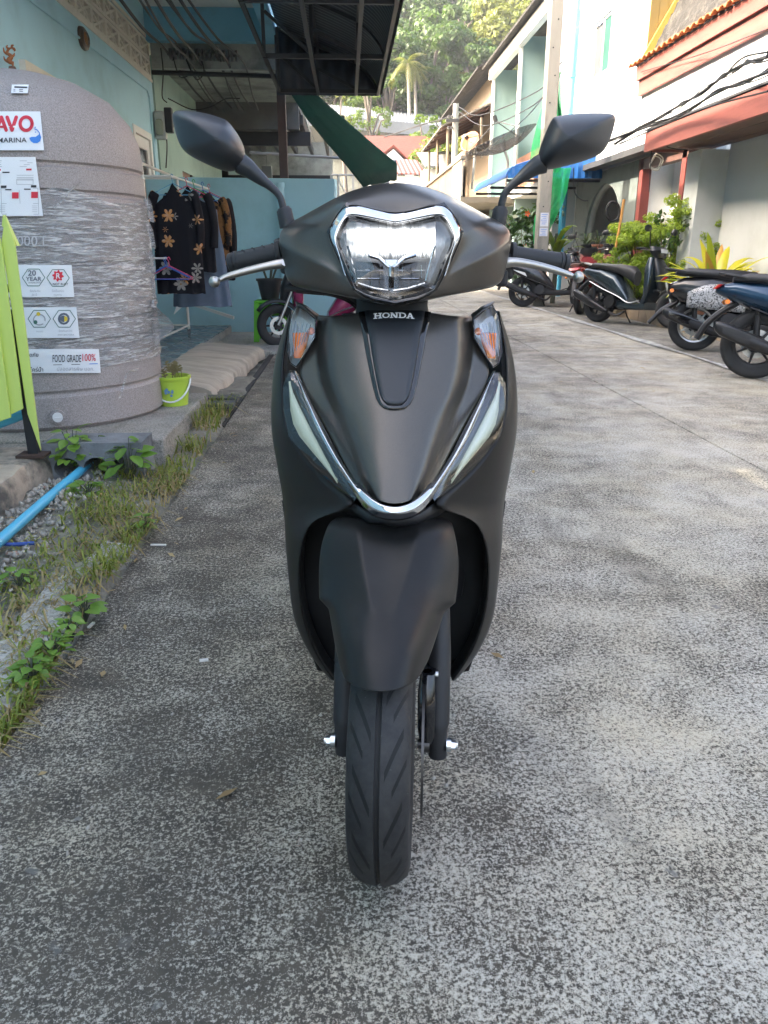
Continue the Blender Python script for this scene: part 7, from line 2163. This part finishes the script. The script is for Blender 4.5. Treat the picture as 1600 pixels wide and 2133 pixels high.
dish('satellite_dish', 'small orange satellite dish against the trees beside the far pole', W(982, 298, Y=24), .30, (-.5, -.55, .35), pm('orange dish paint', (.34, .12, .035), .5))
dish('satellite_dish', 'large black mesh satellite dish above the white planks', W(1052, 315, Y=22), .95, (-.35, .05, .93), mesh_mat(), 8)
tag(MB().tube([W(1002, 330, Y=24), W(1003, 245, Y=24)], .04, 7).build('bamboo_pole', M_tan, smooth=40), 'tan post standing left of the big mesh dish', 'post')
rc = [[W(1085 - 14 * i / 4 + j * 5, 268 + 14 * i / 2, Y=23) + Vector((0, .03 * math.sin(j + i), 0)) for j in range(5)] for i in range(5)]
tag(MB().grid(rc).build('banner', pm('red and white cloth', (.55, .06, .06), .8, c2=(.7, .66, .64), cs=2.2, thr=(.48, .52)), smooth=True, solid=.004), 'red and white cloth hanging behind the mesh dish', 'cloth')
tag(MB().tube([W(918, 0, Y=140), W(918, -10, Y=140)], .3, 6).box(W(918, 6, Y=140), (.5, .3, 4)).build('mast', pm('red and white mast paint', (.6, .08, .07), .6)), 'distant red mast on top of the wooded hill', 'mast')
# ------------------------------------------------------------------ hill and trees
def hill_z(x, y):
    base = 0.0 if y < 62 else (y - 62) * 0.42
    return min(base, 34 + .03 * (y - 140)) + 1.2 * math.sin(x * .13) + .8 * math.sin(y * .11 + x * .05) - 1.5
rows = []
for i in range(40):
    y = 62 + 240 * i / 39
    rows.append([(x, y, hill_z(x, y) if i else -.5) for x in [-90 + 7 * k for k in range(32)]])
tag(MB().grid(rows).build('hill', pm('leaf litter slope', (.055, .05, .03), .95, var=.3, vs=.3, c2=(.05, .075, .025), cs=.2), smooth=True), kind='structure')

def leaf_cloud(centres, radii, per, size, rngs, squash=.8, aspect=.55, up=.4):
    """kite-shaped leaf faces scattered through clumps; returns vertices, faces, tone"""
    V, F, T = [], [], []
    nb = 0
    for c, r in zip(centres, radii):
        n = int(per * (r ** 2))
        d = rngs.normal(size=(n, 3)); d /= np.linalg.norm(d, axis=1)[:, None]
        rad = r * (0.35 + .65 * rngs.random(n) ** .5)
        P = np.asarray(c) + d * rad[:, None] * np.array([1, 1, squash])
        nrm = d + rngs.normal(size=(n, 3)) * .55 + np.array([0, 0, up]); nrm /= np.linalg.norm(nrm, axis=1)[:, None]
        tmp = rngs.normal(size=(n, 3))
        u = np.cross(nrm, tmp); u /= np.linalg.norm(u, axis=1)[:, None]
        w = np.cross(nrm, u)
        s = size * (.6 + .8 * rngs.random(n))[:, None]
        q = np.stack([P - u * s, P + w * s * aspect, P + u * s, P - w * s * aspect], axis=1)
        V.append(q.reshape(-1, 3))
        F.append(np.arange(n * 4).reshape(n, 4) + nb)
        nb += n * 4
        T.append(np.clip(rngs.random() * .7 + rngs.normal(size=n) * .15, 0, 1))
    return np.concatenate(V), np.concatenate(F), np.concatenate(T)

LM = [leaf_mat('dark broad leaf', (.022, .055, .009), (.085, .155, .022), .5),
      leaf_mat('mid green leaf', (.042, .095, .012), (.150, .215, .030), .5),
      leaf_mat('yellow green leaf', (.075, .110, .014), (.235, .245, .040), .5)]
M_bark = pm('grey bark', (.13, .11, .09), .9, var=.3, vs=3, bump=.6, bs=14, bd=.02, stretch=(1, 1, .2))
def tree(name, label, loc, h, cr, mat, seed, group, n_cl=26, per=95, size=.26, trunk_share=.45, squash=.75, bare=False):
    r_ = np.random.default_rng(seed)
    T = thing(name, label, 'tree', loc, (0, 0, 0), group)
    th = h * trunk_share
    lean = r_.normal(size=2) * .05 * h
    top = Vector((lean[0], lean[1], h * .80))
    trunk = spl([Vector((0, 0, -.5)), Vector((lean[0] * .2, lean[1] * .2, th * .6)), Vector((lean[0] * .6, lean[1] * .6, th)), top], 4)
    mb = MB().tube(trunk, [float(np.interp(i / (len(trunk) - 1), [0, .08, 1], [.034 * h * .75, .022 * h * .75, .005 * h])) for i in range(len(trunk))], 7)
    cs, rs = [], []
    ch = h - th
    for k in range(n_cl):
        u = r_.random()
        z = th + ch * (.10 + .86 * u)
        pr = cr * math.sin(math.pi * min(1, (.22 + .70 * u))) ** .7
        a = r_.random() * 6.283
        rad = pr * (.35 + .65 * r_.random() ** .6)
        c = Vector((lean[0] * .8 + rad * math.cos(a), lean[1] * .8 + rad * math.sin(a), z))
        cs.append(c); rs.append(cr * (.15 + .20 * r_.random()))
        if k % 3 == 0:
            st = trunk[int(len(trunk) * (.45 + .4 * u)) if len(trunk) * (.45 + .4 * u) < len(trunk) else -1]
            mb.tube([st, st.lerp(c, .55) + Vector((0, 0, .05 * h)), c], [.007 * h, .005 * h, .002 * h], 5)
    mb.build('trunk', M_bark, T, world=False, smooth=60)
    V, F, tn = leaf_cloud(cs, rs, per / max(.4, cr * .35) ** .5, size, r_, squash)
    raw_mesh('crown', V, F, mat, T, world=False, colors=tn)
    return T
protos = []
kinds = [('broadleaf_tree', 'dense dark green tree growing on the hillside', 13, 4.2, LM[0], 30, .42), ('broadleaf_tree', 'bright mid green tree growing on the hillside', 12, 3.8, LM[1], 28, .40),
         ('feathery_tree', 'airy yellow green tree growing on the hillside', 14, 3.6, LM[2], 24, .42), ('slender_tree', 'tall thin tree with a bare pale trunk on the hillside', 15, 2.6, LM[0], 16, .62)]
def hp(px, Y): 
    x = W(px, 300, Y=Y).x
    return (x, Y, hill_z(x, Y))
spots = [(0, 805, 70, 1.0), (0, 850, 76, 1.05), (0, 905, 72, .95), (1, 960, 70, .85), (3, 815, 66, 1.0), (3, 829, 67, 1.05), (0, 880, 88, 1.1), (1, 935, 86, 1.1), (2, 1000, 72, 1.0), (2, 1040, 78, 1.1), (2, 1085, 74, 1.1),
         (1, 820, 96, 1.2), (1, 905, 104, 1.2), (0, 960, 100, 1.15), (2, 1060, 98, 1.25), (2, 1110, 92, 1.2), (1, 985, 88, 1.1), (3, 900, 66, .8), (3, 985, 68, .9), (1, 860, 112, 1.2), (0, 790, 110, 1.2), (2, 1010, 116, 1.2), (2, 955, 124, 1.15), (0, 1075, 122, 1.2), (1, 1130, 112, 1.2), (1, 840, 128, 1.1), (0, 900, 132, 1.0), (3, 935, 76, 1.0), (0, 770, 84, 1.2), (1, 745, 74, 1.0), (2, 1140, 84, 1.2), (3, 870, 68, .9), (2, 1025, 88, 1.15), (0, 925, 116, 1.1),
         (0, 700, 72, 1.1), (1, 655, 76, 1.1), (1, 1180, 90, 1.2), (0, 1215, 100, 1.2), (0, 600, 84, 1.2), (2, 560, 78, 1.1)]
made = {}
for k, (kd, px, Y, s) in enumerate(spots):
    loc = hp(px, Y)
    var = (kd, k % 2)
    nm, lab, h, cr, mt, ncl, ts = kinds[kd]
    if var not in made:
        made[var] = tree(nm, lab, loc, h, cr, mt, 100 + kd * 7 + (k % 2), lab.replace(' growing', '').split(' on the')[0] + 's on the hill', int(ncl * 1.5), 300, .19, ts)
        o = made[var]
        o.rotation_euler = (0, 0, k * 1.3); o.scale = (s, s, s)
    else:
        copy_tree(made[var], None, loc, (0, 0, k * 1.3), (s * random.uniform(.9, 1.15), s * random.uniform(.9, 1.15), s * random.uniform(.92, 1.1)))
# undergrowth on the slope, one mass
r_ = np.random.default_rng(5)
cs, rs = [], []
for k in range(230):
    Y = r_.uniform(64, 128); px = r_.uniform(690, 1150)
    x, y, z = hp(px, Y)
    cs.append((x, y, z + r_.uniform(.3, 1.8))); rs.append(r_.uniform(.7, 1.6))
V, F, tn = leaf_cloud(cs, rs, 110, .18, r_, .7)
raw_mesh('undergrowth', V, F, LM[0], kind='stuff', colors=tn)

# coconut palms: leaning trunk and arching fronds, each frond a part
M_ptrunk = pm('pale palm trunk', (.36, .31, .25), .85, var=.2, vs=4, bump=.5, bs=10, stretch=(1, 1, 3))
M_frond = leaf_mat('palm frond', (.055, .085, .018), (.20, .20, .045), .4)
def frond_mesh(L, mat, parent, seed):
    r_ = np.random.default_rng(seed)
    V, F, tn = [], [], []
    nb = 0
    n = 26
    sp = [Vector((L * u, 0, L * (.42 * u - .95 * u * u))) for u in [i / n for i in range(n + 1)]]
    for i in range(2, n):
        p = sp[i]; t_ = (sp[i + 1] - sp[i - 1]).normalized() if i < n else Vector((1, 0, 0))
        l = L * .26 * math.sin(math.pi * (.12 + .83 * i / n)) ** .7
        for s in (-1, 1):
            d = (Vector((0, s, 0)) * .82 + t_ * .5 + Vector((0, 0, -.30 - .2 * r_.random()))).normalized()
            w_ = t_ * (L * .014)
            V += [p - w_, p + w_, p + d * l + w_ * .3, p + d * l - w_ * .3]
            F.append((nb, nb + 1, nb + 2, nb + 3)); nb += 4; tn.append(r_.random())
    for i in range(n):
        a, b_ = sp[i], sp[i + 1]
        V += [a + Vector((0, -.018, 0)), a + Vector((0, .018, 0)), b_ + Vector((0, .014, 0)), b_ + Vector((0, -.014, 0))]
        F.append((nb, nb + 1, nb + 2, nb + 3)); nb += 4; tn.append(.8)
    return raw_mesh('frond', [tuple(v) for v in V], F, mat, parent, world=False, colors=tn)
def palm(label, loc, h, L, seed, nf=15, group='coconut palms on the hill'):
    r_ = random.Random(seed)
    T = thing('palm_tree', label, 'palm tree', loc, (0, 0, 0), group)
    lx, ly = r_.uniform(-.06, .06) * h, r_.uniform(-.03, .03) * h
    tr = spl([(0, 0, -.5), (lx * .2, ly * .2, h * .4), (lx, ly, h)], 6)
    MB().tube(tr, [.20 - .10 * i / (len(tr) - 1) for i in range(len(tr))], 8).build('trunk', M_ptrunk, T, world=False, smooth=60)
    base = frond_mesh(L, M_frond, T, seed)
    for k in range(nf):
        o = base if k == 0 else base.copy()
        if k: link(o, T, False)
        o.location = (lx, ly, h)
        o.rotation_euler = (r_.uniform(-.3, .3), r_.uniform(-.75, .35) if k % 3 else r_.uniform(.1, .7), 2 * math.pi * k / nf + r_.uniform(-.2, .2))
        s = r_.uniform(.8, 1.1); o.scale = (s, s, s)
    return T
def palm_at(label, pxb, px, py, Y, L, seed, nf=15):
    c = W(px, py, Y=Y)
    z0 = hill_z(c.x, Y) if Y > 62 else 0
    return palm(label, (c.x, Y, z0), c.z - z0, L, seed, nf)
palm_at('tall coconut palm with pale bare trunk standing free before the dark trees', 858, 862, 132, 63, 1.75, 3, 16)
palm_at('second coconut palm, a little lower and right of the free standing one', 875, 876, 150, 64, 1.45, 8, 14)
palm_at('coconut palm rising out of the top of the wooded hill', 1030, 1030, 40, 82, 4.2, 12, 16)
palm_at('coconut palm with spread fronds high among the yellow green trees', 1075, 1078, 30, 88, 4.0, 15, 16)
palm_at('coconut palm showing above the mast side of the hill', 905, 905, 20, 96, 3.4, 21, 14)
# shrubs at the foot of the hill, behind the far pole
for k, (px, py, Y, r0, mt, lab) in enumerate(((935, 290, 40, 1.5, LM[1], 'leafy pale green tree beside the far grey pole'), (985, 310, 38, 1.4, LM[1], 'leafy tree behind the orange satellite dish'), (965, 335, 36, 1.0, LM[2], 'yellow green shrub below the orange dish'),
                                             (780, 215, 55, 1.4, LM[1], 'round green bush above the galvanised shed roof'), (722, 205, 54, .7, LM[2], 'small sunlit yellow green shrub above the shed roof'), (862, 270, 48, .9, LM[1], 'low green bush beneath the galvanised shed roof'))):
    c = W(px, py, Y=Y)
    T = tree('tree', lab, (c.x, Y, 0), c.z + r0 * .9, r0, mt, 300 + k, None, 22, 340, .10, .55 if k < 3 else .7)

# ------------------------------------------------------------------ plants on the right
M_fern = leaf_mat('ferny bright leaf', (.13, .22, .016), (.38, .48, .05), .5, .4)
M_stemw = pm('brown shrub stem', (.14, .10, .06), .85, var=.2, vs=10)
def ferny(label, loc, h, r, seed):
    r_ = np.random.default_rng(seed)
    T = thing('ferny_shrub', label, 'shrub', loc)
    cs, rs = [], []
    mb = MB()
    for k in range(150):
        a = r_.random() * 6.283
        u = r_.random()
        z = h * (.20 + .76 * u)
        rad = r * math.sin(math.pi * (.15 + .72 * u)) ** .6 * (.15 + .80 * r_.random() ** .7)
        c = Vector((rad * math.cos(a), rad * math.sin(a) * .7, z))
        cs.append(c); rs.append(.07 + .07 * r_.random())
        if k % 5 == 0: mb.tube(spl([Vector((.05 * math.cos(a), .05 * math.sin(a), 0)), Vector((c.x * .4, c.y * .4, z * .6)), c], 3), [.012, .010, .009, .008, .006, .005, .003], 5)
    mb.build('stems', M_stemw, T, world=False, smooth=60)
    V, F, tn = leaf_cloud(cs, rs, 17000, .025, r_, .65, .30, .6)
    raw_mesh('foliage', V, F, M_fern, T, world=False, colors=tn)
    return T
p = W(1335, 640, Z=0)
ferny('bright feathery green shrub left, behind the teal grey scooter', (W(1340, 540, Y=12.3).x, 12.3, 0), 1.42, .78, 1)
ferny('bright feathery green shrub, taller, against the white wall corner', (W(1438, 510, Y=11.8).x, 11.8, 0), 1.80, .88, 2)
# broad strap-leaved plant with yellow leaves
M_strap = leaf_mat('yellow strap leaf', (.30, .36, .02), (.66, .58, .06), .35, .35)
M_strapg = leaf_mat('lime strap leaf', (.16, .26, .02), (.40, .46, .05), .35, .35)
M_strapo = leaf_mat('reddening strap leaf', (.42, .22, .06), (.62, .36, .12), .35, .3)
def strap_leaf(L, w, droop, mat, parent, seed, base, az, el, tw=0.0):
    r_ = random.Random(seed)
    rows = []
    n = 9
    for i in range(n + 1):
        u = i / n
        ang = el - droop * u * u
        pass
    p = Vector((0, 0, 0)); pts = [p.copy()]
    for i in range(n):
        u = i / n
        ang = el - droop * (u ** 1.5)
        p = p + Vector((math.cos(ang), 0, math.sin(ang))) * (L / n)
        pts.append(p.copy())
    for i, q in enumerate(pts):
        u = i / n
        hw = w * (math.sin(math.pi * min(1, .12 + .86 * u ** .9)) ** .75) * (1 if u < .97 else .3)
        nrm = (pts[min(i + 1, n)] - pts[max(i - 1, 0)]).normalized().cross(Vector((0, 1, 0)))
        wav = .10 * hw * math.sin(u * 14 + seed)
        rows.append([q + Vector((0, -hw, 0)) - nrm * (.30 * hw + wav), q + Vector((0, -hw * .5, 0)) - nrm * .08 * hw, q, q + Vector((0, hw * .5, 0)) - nrm * .08 * hw, q + Vector((0, hw, 0)) - nrm * (.30 * hw - wav)])
    V = [tuple(v) for rr_ in rows for v in rr_]
    F = []
    for i in range(n):
        for j in range(4): F.append((i * 5 + j, i * 5 + j + 1, (i + 1) * 5 + j + 1, (i + 1) * 5 + j))
    o = raw_mesh('leaf', V, F, mat, parent, world=False, smooth=True, colors=[r_.random() * .4 + .3] * len(F))
    o.location = base; o.rotation_euler = (tw, 0, az)
    return o
CP_ = Vector((W(1490, 600, Y=9.9).x, 9.9, .06))
YP = thing('strap_leaf_plant', 'big yellow strap-leaved plant glowing behind the black retro scooter', 'plant', CP_)
MB().lathe([(0, 0), (.20, 0), (.26, .34), (.28, .34), (.28, .38), (.25, .38), (.24, .32), (0, .31)], 24).build('pot', pm('terracotta pot', (.32, .14, .08), .8, var=.15), YP, world=False, smooth=40)
r_ = random.Random(9)
for k in range(46):
    az = k * 2.399 + r_.uniform(-.2, .2)
    el = r_.uniform(.4, 1.4)
    mt = M_strap if k % 4 else (M_strapo if k % 3 == 0 else M_strapg)
    strap_leaf(r_.uniform(.55, .90), r_.uniform(.042, .075), r_.uniform(.6, 1.9), mt, YP, k, (.05 * math.cos(az), .05 * math.sin(az), .34 + .08 * r_.random()), az, el)
for k in range(16):
    az = k * .9 + .4
    strap_leaf(r_.uniform(.40, .60), r_.uniform(.03, .045), r_.uniform(1.2, 2.4), M_strapg, YP, k + 90, (0, 0, .33), az, r_.uniform(.3, .8))
# planter kerb
M_planter = pm('old planter brick', (.33, .26, .18), .9, var=.2, vs=6)
PB = thing('planter', 'low sand coloured planter wall running behind the parked scooters', 'planter', (4.6, 11, 0))
for k in range(15): MB().bx(4.28, 4.40, 8.6 + k * .32, 8.6 + k * .32 + .31, 0, .20 + .004 * (k % 2)).build('planter_block', M_planter, PB, bevel=.008)
MB().bx(4.40, 5.24, 8.6, 13.4, 0, .15).build('soil', pm('planter soil', (.04, .03, .02), .95), PB)
# spiky pot plants on the half wall
M_spk = leaf_mat('dusky spider leaf', (.035, .06, .030), (.10, .14, .07), .45, .25)
def spiky(label, loc, L, seed, pot):
    T = thing('potted_plant', label, 'potted plant', loc, group='spiky pot plants on the half wall')
    MB().lathe([(0, 0), (.07, 0), (.10, .15), (.115, .15), (.115, .18), (.095, .18), (0, .16)], 20).build('pot', pot, T, world=False, smooth=40)
    r_ = random.Random(seed)
    for k in range(22):
        strap_leaf(L * r_.uniform(.7, 1.1), .012, r_.uniform(1.5, 2.8), M_spk, T, k, (0, 0, .16), k * 2.4, r_.uniform(.7, 1.4))
    return T
M_tpot = pm('terracotta pot', (.32, .14, .08), .8)
hx = 4.77
for k, (px, lab) in enumerate(((1228, 'spiky pot plant farthest left on the dull red half wall'), (1252, 'spiky plant in the terracotta pot in the middle of the half wall'), (1282, 'spiky pot plant at the right end of the half wall'))):
    yv = 16.0 - .72 * k
    spiky(lab, (hx, yv, .922), .42, 40 + k, M_tpot if k == 1 else M_blk)
# hibiscus and banana-like plant by the pole
M_hib = leaf_mat('dark glossy leaf', (.02, .05, .012), (.07, .14, .03), .3, .25)
def bush(name, label, loc, h, r, mat, seed, size=.05, per=1900, flowers=0, ncl=22):
    r_ = np.random.default_rng(seed)
    T = thing(name, label, 'shrub', loc)
    cs, rs = [], []
    mb = MB()
    for k in range(ncl):
        a = r_.random() * 6.283; u = r_.random()
        c = Vector((r * math.cos(a) * (.2 + .8 * r_.random()), r * math.sin(a) * (.2 + .7 * r_.random()), h * (.25 + .70 * u)))
        cs.append(c); rs.append(r * (.25 + .2 * r_.random()))
        if k % 2: mb.tube([Vector((0, 0, 0)), Vector((c.x * .5, c.y * .5, c.z * .6)), c], [.012, .009, .004], 5)
    mb.build('stems', M_stemw, T, world=False, smooth=60)
    V, F, tn = leaf_cloud(cs, rs, per, size, r_, .9)
    raw_mesh('foliage', V, F, mat, T, world=False, colors=tn)
    for k in range(flowers):
        c = cs[k * 3 % len(cs)]
        q = c + Vector((0, -rs[k * 3 % len(cs)] * .9, .05))
        mb = MB()
        for j in range(5):
            a = 2 * math.pi * j / 5
            mb.add([q, q + Vector((.04 * math.cos(a - .5), -.02, .04 * math.sin(a - .5))), q + Vector((.065 * math.cos(a), -.03, .065 * math.sin(a))), q + Vector((.04 * math.cos(a + .5), -.02, .04 * math.sin(a + .5)))], [(0, 1, 2, 3)])
        mb.build('flower', pm('orange red petal', (.72, .10, .02), .5), T, world=False)
    return T
p = W(1092, 560, Y=15.8)
bush('hibiscus', 'dark leafy hibiscus with orange flowers left of the green net', (p.x, 15.8, 0), 1.75, .55, M_hib, 61, .055, 1500, 5)
BPL = thing('banana_plant', 'tall strap-leaved plant between the power pole and the blue pipe', 'plant', (W(1158, 520, Y=15.5).x, 15.5, 0))
r_ = random.Random(3)
for k in range(16):
    strap_leaf(r_.uniform(.5, .85), r_.uniform(.05, .075), r_.uniform(.8, 2.0), leaf_mat('mid strap leaf', (.05, .10, .015), (.20, .26, .04), .4, .3) if k == 0 else MATS['mid strap leaf'], BPL, k, (0, 0, .55 + .55 * r_.random()), k * 2.4, r_.uniform(.5, 1.4))
MB().tube([(0, 0, 0), (.02, 0, .6), (0, .02, 1.3)], [.05, .045, .03], 8).build('stem', M_stem, BPL, world=False, smooth=50)
p = W(1395, 555, Y=11.4)
bush('garden_shrub', 'dark sparse shrub between the two feathery shrubs', (p.x, 11.6, .1), 1.6, .35, M_hib, 77, .045, 1100, 0, 14)

# ------------------------------------------------------------------ weeds and grass on the left
M_grass = leaf_mat('grass blade', (.075, .13, .016), (.30, .32, .06), .5, .35)
M_dryg = leaf_mat('dry grass blade', (.20, .13, .05), (.38, .30, .14), .7, .25)
r_ = np.random.default_rng(17)
def blades(name, spots, mat):
    V, F, T = [], [], []
    nb = 0
    for (x, y, rad, n, h, flat) in spots:
        for k in range(n):
            a = r_.random() * 6.283; d = rad * r_.random() ** .6
            bx_, by_ = x + d * math.cos(a), y + d * math.sin(a)
            if bx_ > -.745: continue
            hh = h * (.5 + .8 * r_.random())
            az = r_.random() * 6.283
            ln = flat + .4 * r_.random()
            dx, dy = math.cos(az), math.sin(az)
            w = .0022 + .0018 * r_.random()
            p0 = np.array([bx_, by_, .012 + hgt(bx_, by_)])
            p1 = p0 + np.array([dx * hh * .35 * ln, dy * hh * .35 * ln, hh * .6])
            p2 = p0 + np.array([dx * hh * ln, dy * hh * ln, hh * (.95 - .55 * ln)])
            s = np.array([-dy, dx, 0]) * w
            V += [p0 - s, p0 + s, p1 + s * .8, p1 - s * .8, p2 + s * .15, p2 - s * .15]
            F += [(nb, nb + 1, nb + 2, nb + 3), (nb + 3, nb + 2, nb + 4, nb + 5)]
            nb += 6
            t_ = r_.random(); T += [t_, t_]
    raw_mesh(name, V, F, mat, kind='stuff', colors=T)
def gp_(px, py): 
    p = W(px, py, Z=.02); return p.x, p.y
G, D = [], []
for px, py, rad, n, h, fl in ((165, 915, .12, 160, .13, .5), (205, 955, .14, 220, .09, .6), (250, 985, .16, 260, .08, .7), (310, 990, .14, 240, .08, .7), (370, 970, .12, 240, .08, .7), (400, 930, .12, 260, .11, .6), (430, 895, .12, 260, .14, .5), (455, 870, .12, 240, .15, .5), (395, 985, .08, 160, .07, .6),
                              (190, 1040, .16, 260, .06, .8), (230, 1070, .15, 300, .07, .8), (200, 1085, .12, 260, .08, .7), (300, 1020, .14, 260, .06, .8), (350, 1010, .12, 200, .05, .8), (120, 1130, .13, 240, .06, .8), (60, 1190, .14, 260, .06, .8), (150, 1180, .14, 180, .05, .9), (30, 1250, .12, 200, .06, .8), (250, 1150, .12, 300, .08, .7), (230, 1195, .09, 260, .08, .7), (270, 1120, .08, 180, .08, .6),
                              (40, 1330, .10, 140, .05, .8), (20, 1480, .09, 320, .08, .6), (50, 1450, .08, 300, .08, .6), (10, 1520, .08, 260, .08, .6), (75, 1415, .07, 180, .07, .6), (95, 1375, .06, 140, .06, .6), (165, 1225, .08, 140, .05, .8), (420, 850, .10, 160, .12, .5), (468, 845, .07, 160, .12, .5), (0, 1460, .08, 260, .07, .6)):
    x, y = gp_(px, py)
    G.append((x, y, rad * 1.1, int(n * .30), h, fl))
    D.append((x + .03, y - .03, rad * 1.2, int(n * .13), h * .8, 1.1))
for px, py in ((400, 1000), (375, 1025), (330, 1040), (300, 1090), (255, 1130), (80, 1290), (40, 1400), (100, 1430), (60, 1480), (150, 1240)):
    x, y = gp_(px, py); D.append((x, y, .15, 90, .06, 1.3))
blades('grass', G, M_grass)
blades('dry_grass', D, M_dryg)
# broad-leaved weeds: every leaf a part
M_weed = leaf_mat('weed leaf', (.08, .19, .025), (.24, .38, .06), .45, .35)
def weed(label, px, py, z0, n, L, seed, spread=1.0, h=.06, group=None):
    x, y = W(px, py, Z=z0).xy
    T = thing('weed', label, 'weed', (x, y, z0), group=group)
    r_ = random.Random(seed)
    proto = None
    mb = MB()
    for k in range(n):
        az = k * 2.399 + r_.uniform(-.4, .4)
        rad = spread * L * (.2 + .9 * math.sqrt(k / n))
        hh = h * (1.15 - .7 * (k / n)) * r_.uniform(.8, 1.15)
        if proto is None:
            V, F = [], []
            m_ = 7
            for i in range(m_ + 1):
                u = i / m_
                hw = .36 * math.sin(math.pi * (u ** .75)) ** .85 + .004
                zz = -.28 * u * u
                V += [(u, -hw, zz + .10 * hw), (u, -hw * .5, zz + .02), (u, 0, zz - .015), (u, hw * .5, zz + .02), (u, hw, zz + .10 * hw)]
            for i in range(m_):
                for j in range(4): F.append((i * 5 + j, i * 5 + j + 1, (i + 1) * 5 + j + 1, (i + 1) * 5 + j))
            proto = raw_mesh('leaf', V, F, M_weed, T, world=False, smooth=True, colors=[.2 + .6 * r_.random()] * len(F)); o = proto
        else:
            o = proto.copy(); link(o, T, False)
        s = L * r_.uniform(.6, 1.15)
        b = Vector((rad * .45 * math.cos(az), rad * .45 * math.sin(az), hh))
        o.location = b; o.scale = (s, s, s)
        o.rotation_euler = (r_.uniform(-.35, .35), r_.uniform(-.5, .35), az)
        mb.tube([(0, 0, -.01), (b.x * .5, b.y * .5, hh * .7), b], .0015, 4)
    mb.build('stems', M_stem, T, world=False)
    return T
weed('bushy light green weed at the kerb corner in front of the tank', 158, 990, .02, 46, .062, 1, 2.6, .17)
weed('low bright weed between the blue pipe end and the hollow block', 205, 985, .02, 34, .060, 7, 2.2, .14)
weed('leafy weed standing in front of the holes of the hollow block', 272, 1000, .02, 22, .075, 2, 1.6, .15)
weed('broad-leaved weed alone on the edge of the road', 178, 1290, .02, 14, .050, 3, 1.3, .055)
weed('small dark weed near the pebbles at the road edge', 303, 1108, .01, 14, .040, 4, 1.2, .055)
weed('leafy weed clump lowest but two along the road edge', 150, 1330, .02, 16, .036, 5, 1.6, .05)
weed('leafy weed clump second from the bottom along the road edge', 110, 1370, .02, 22, .036, 6, 1.9, .05)
weed('weed clump lowest along the road edge', 70, 1420, .02, 24, .034, 8, 2.0, .05)
weed('small weed in the middle of the verge among the grass', 185, 1040, .02, 16, .055, 9, 1.5, .07)
weed('tiny yellow green weed near the photo edge on the verge', 40, 1215, .02, 10, .045, 10, 1.6, .04)

# dry leaves and crumbs lying about
V, F, T = [], [], []
for k in range(130):
    if k % 4: x, y = random.uniform(-1.3, -.6), random.uniform(1.2, 5)
    else: x, y = random.uniform(-.7, 3.2), random.uniform(1.0, 9)
    l = random.uniform(.010, .028)
    a = random.uniform(0, 6.28)
    z = (.004 if x > -.745 else .035 + hgt(x, y))
    u = Vector((math.cos(a), math.sin(a), random.uniform(-.1, .3))); w = Vector((-math.sin(a), math.cos(a), random.uniform(-.2, .4)))
    c = Vector((x, y, z + .003))
    b0 = len(V)
    V += [tuple(c - u * l), tuple(c + w * l * .35), tuple(c + u * l), tuple(c - w * l * .35 + Vector((0, 0, .004)))]
    F.append((b0, b0 + 1, b0 + 2, b0 + 3)); T.append(random.random())
raw_mesh('leaf_litter', V, F, leaf_mat('dry fallen leaf', (.16, .09, .03), (.42, .32, .16), .8, .1), kind='stuff', colors=T)

# ------------------------------------------------------------------ morning haze over the valley
hm = bpy.data.materials.new('morning haze')
hm.use_nodes = True
ht = hm.node_tree
ht.nodes.remove(ht.nodes['Principled BSDF'])
pv = ht.nodes.new('ShaderNodeVolumePrincipled')
pv.inputs['Color'].default_value = (.96, .97, 1, 1)
pv.inputs['Density'].default_value = 0.0009
pv.inputs['Anisotropy'].default_value = 0.3
ht.links.new(pv.outputs[0], ht.nodes['Material Output'].inputs['Volume'])
hz = MB().bx(-145, 145, -45, 315, -1.1, 75).build('haze', hm)
hz['kind'] = 'stuff'
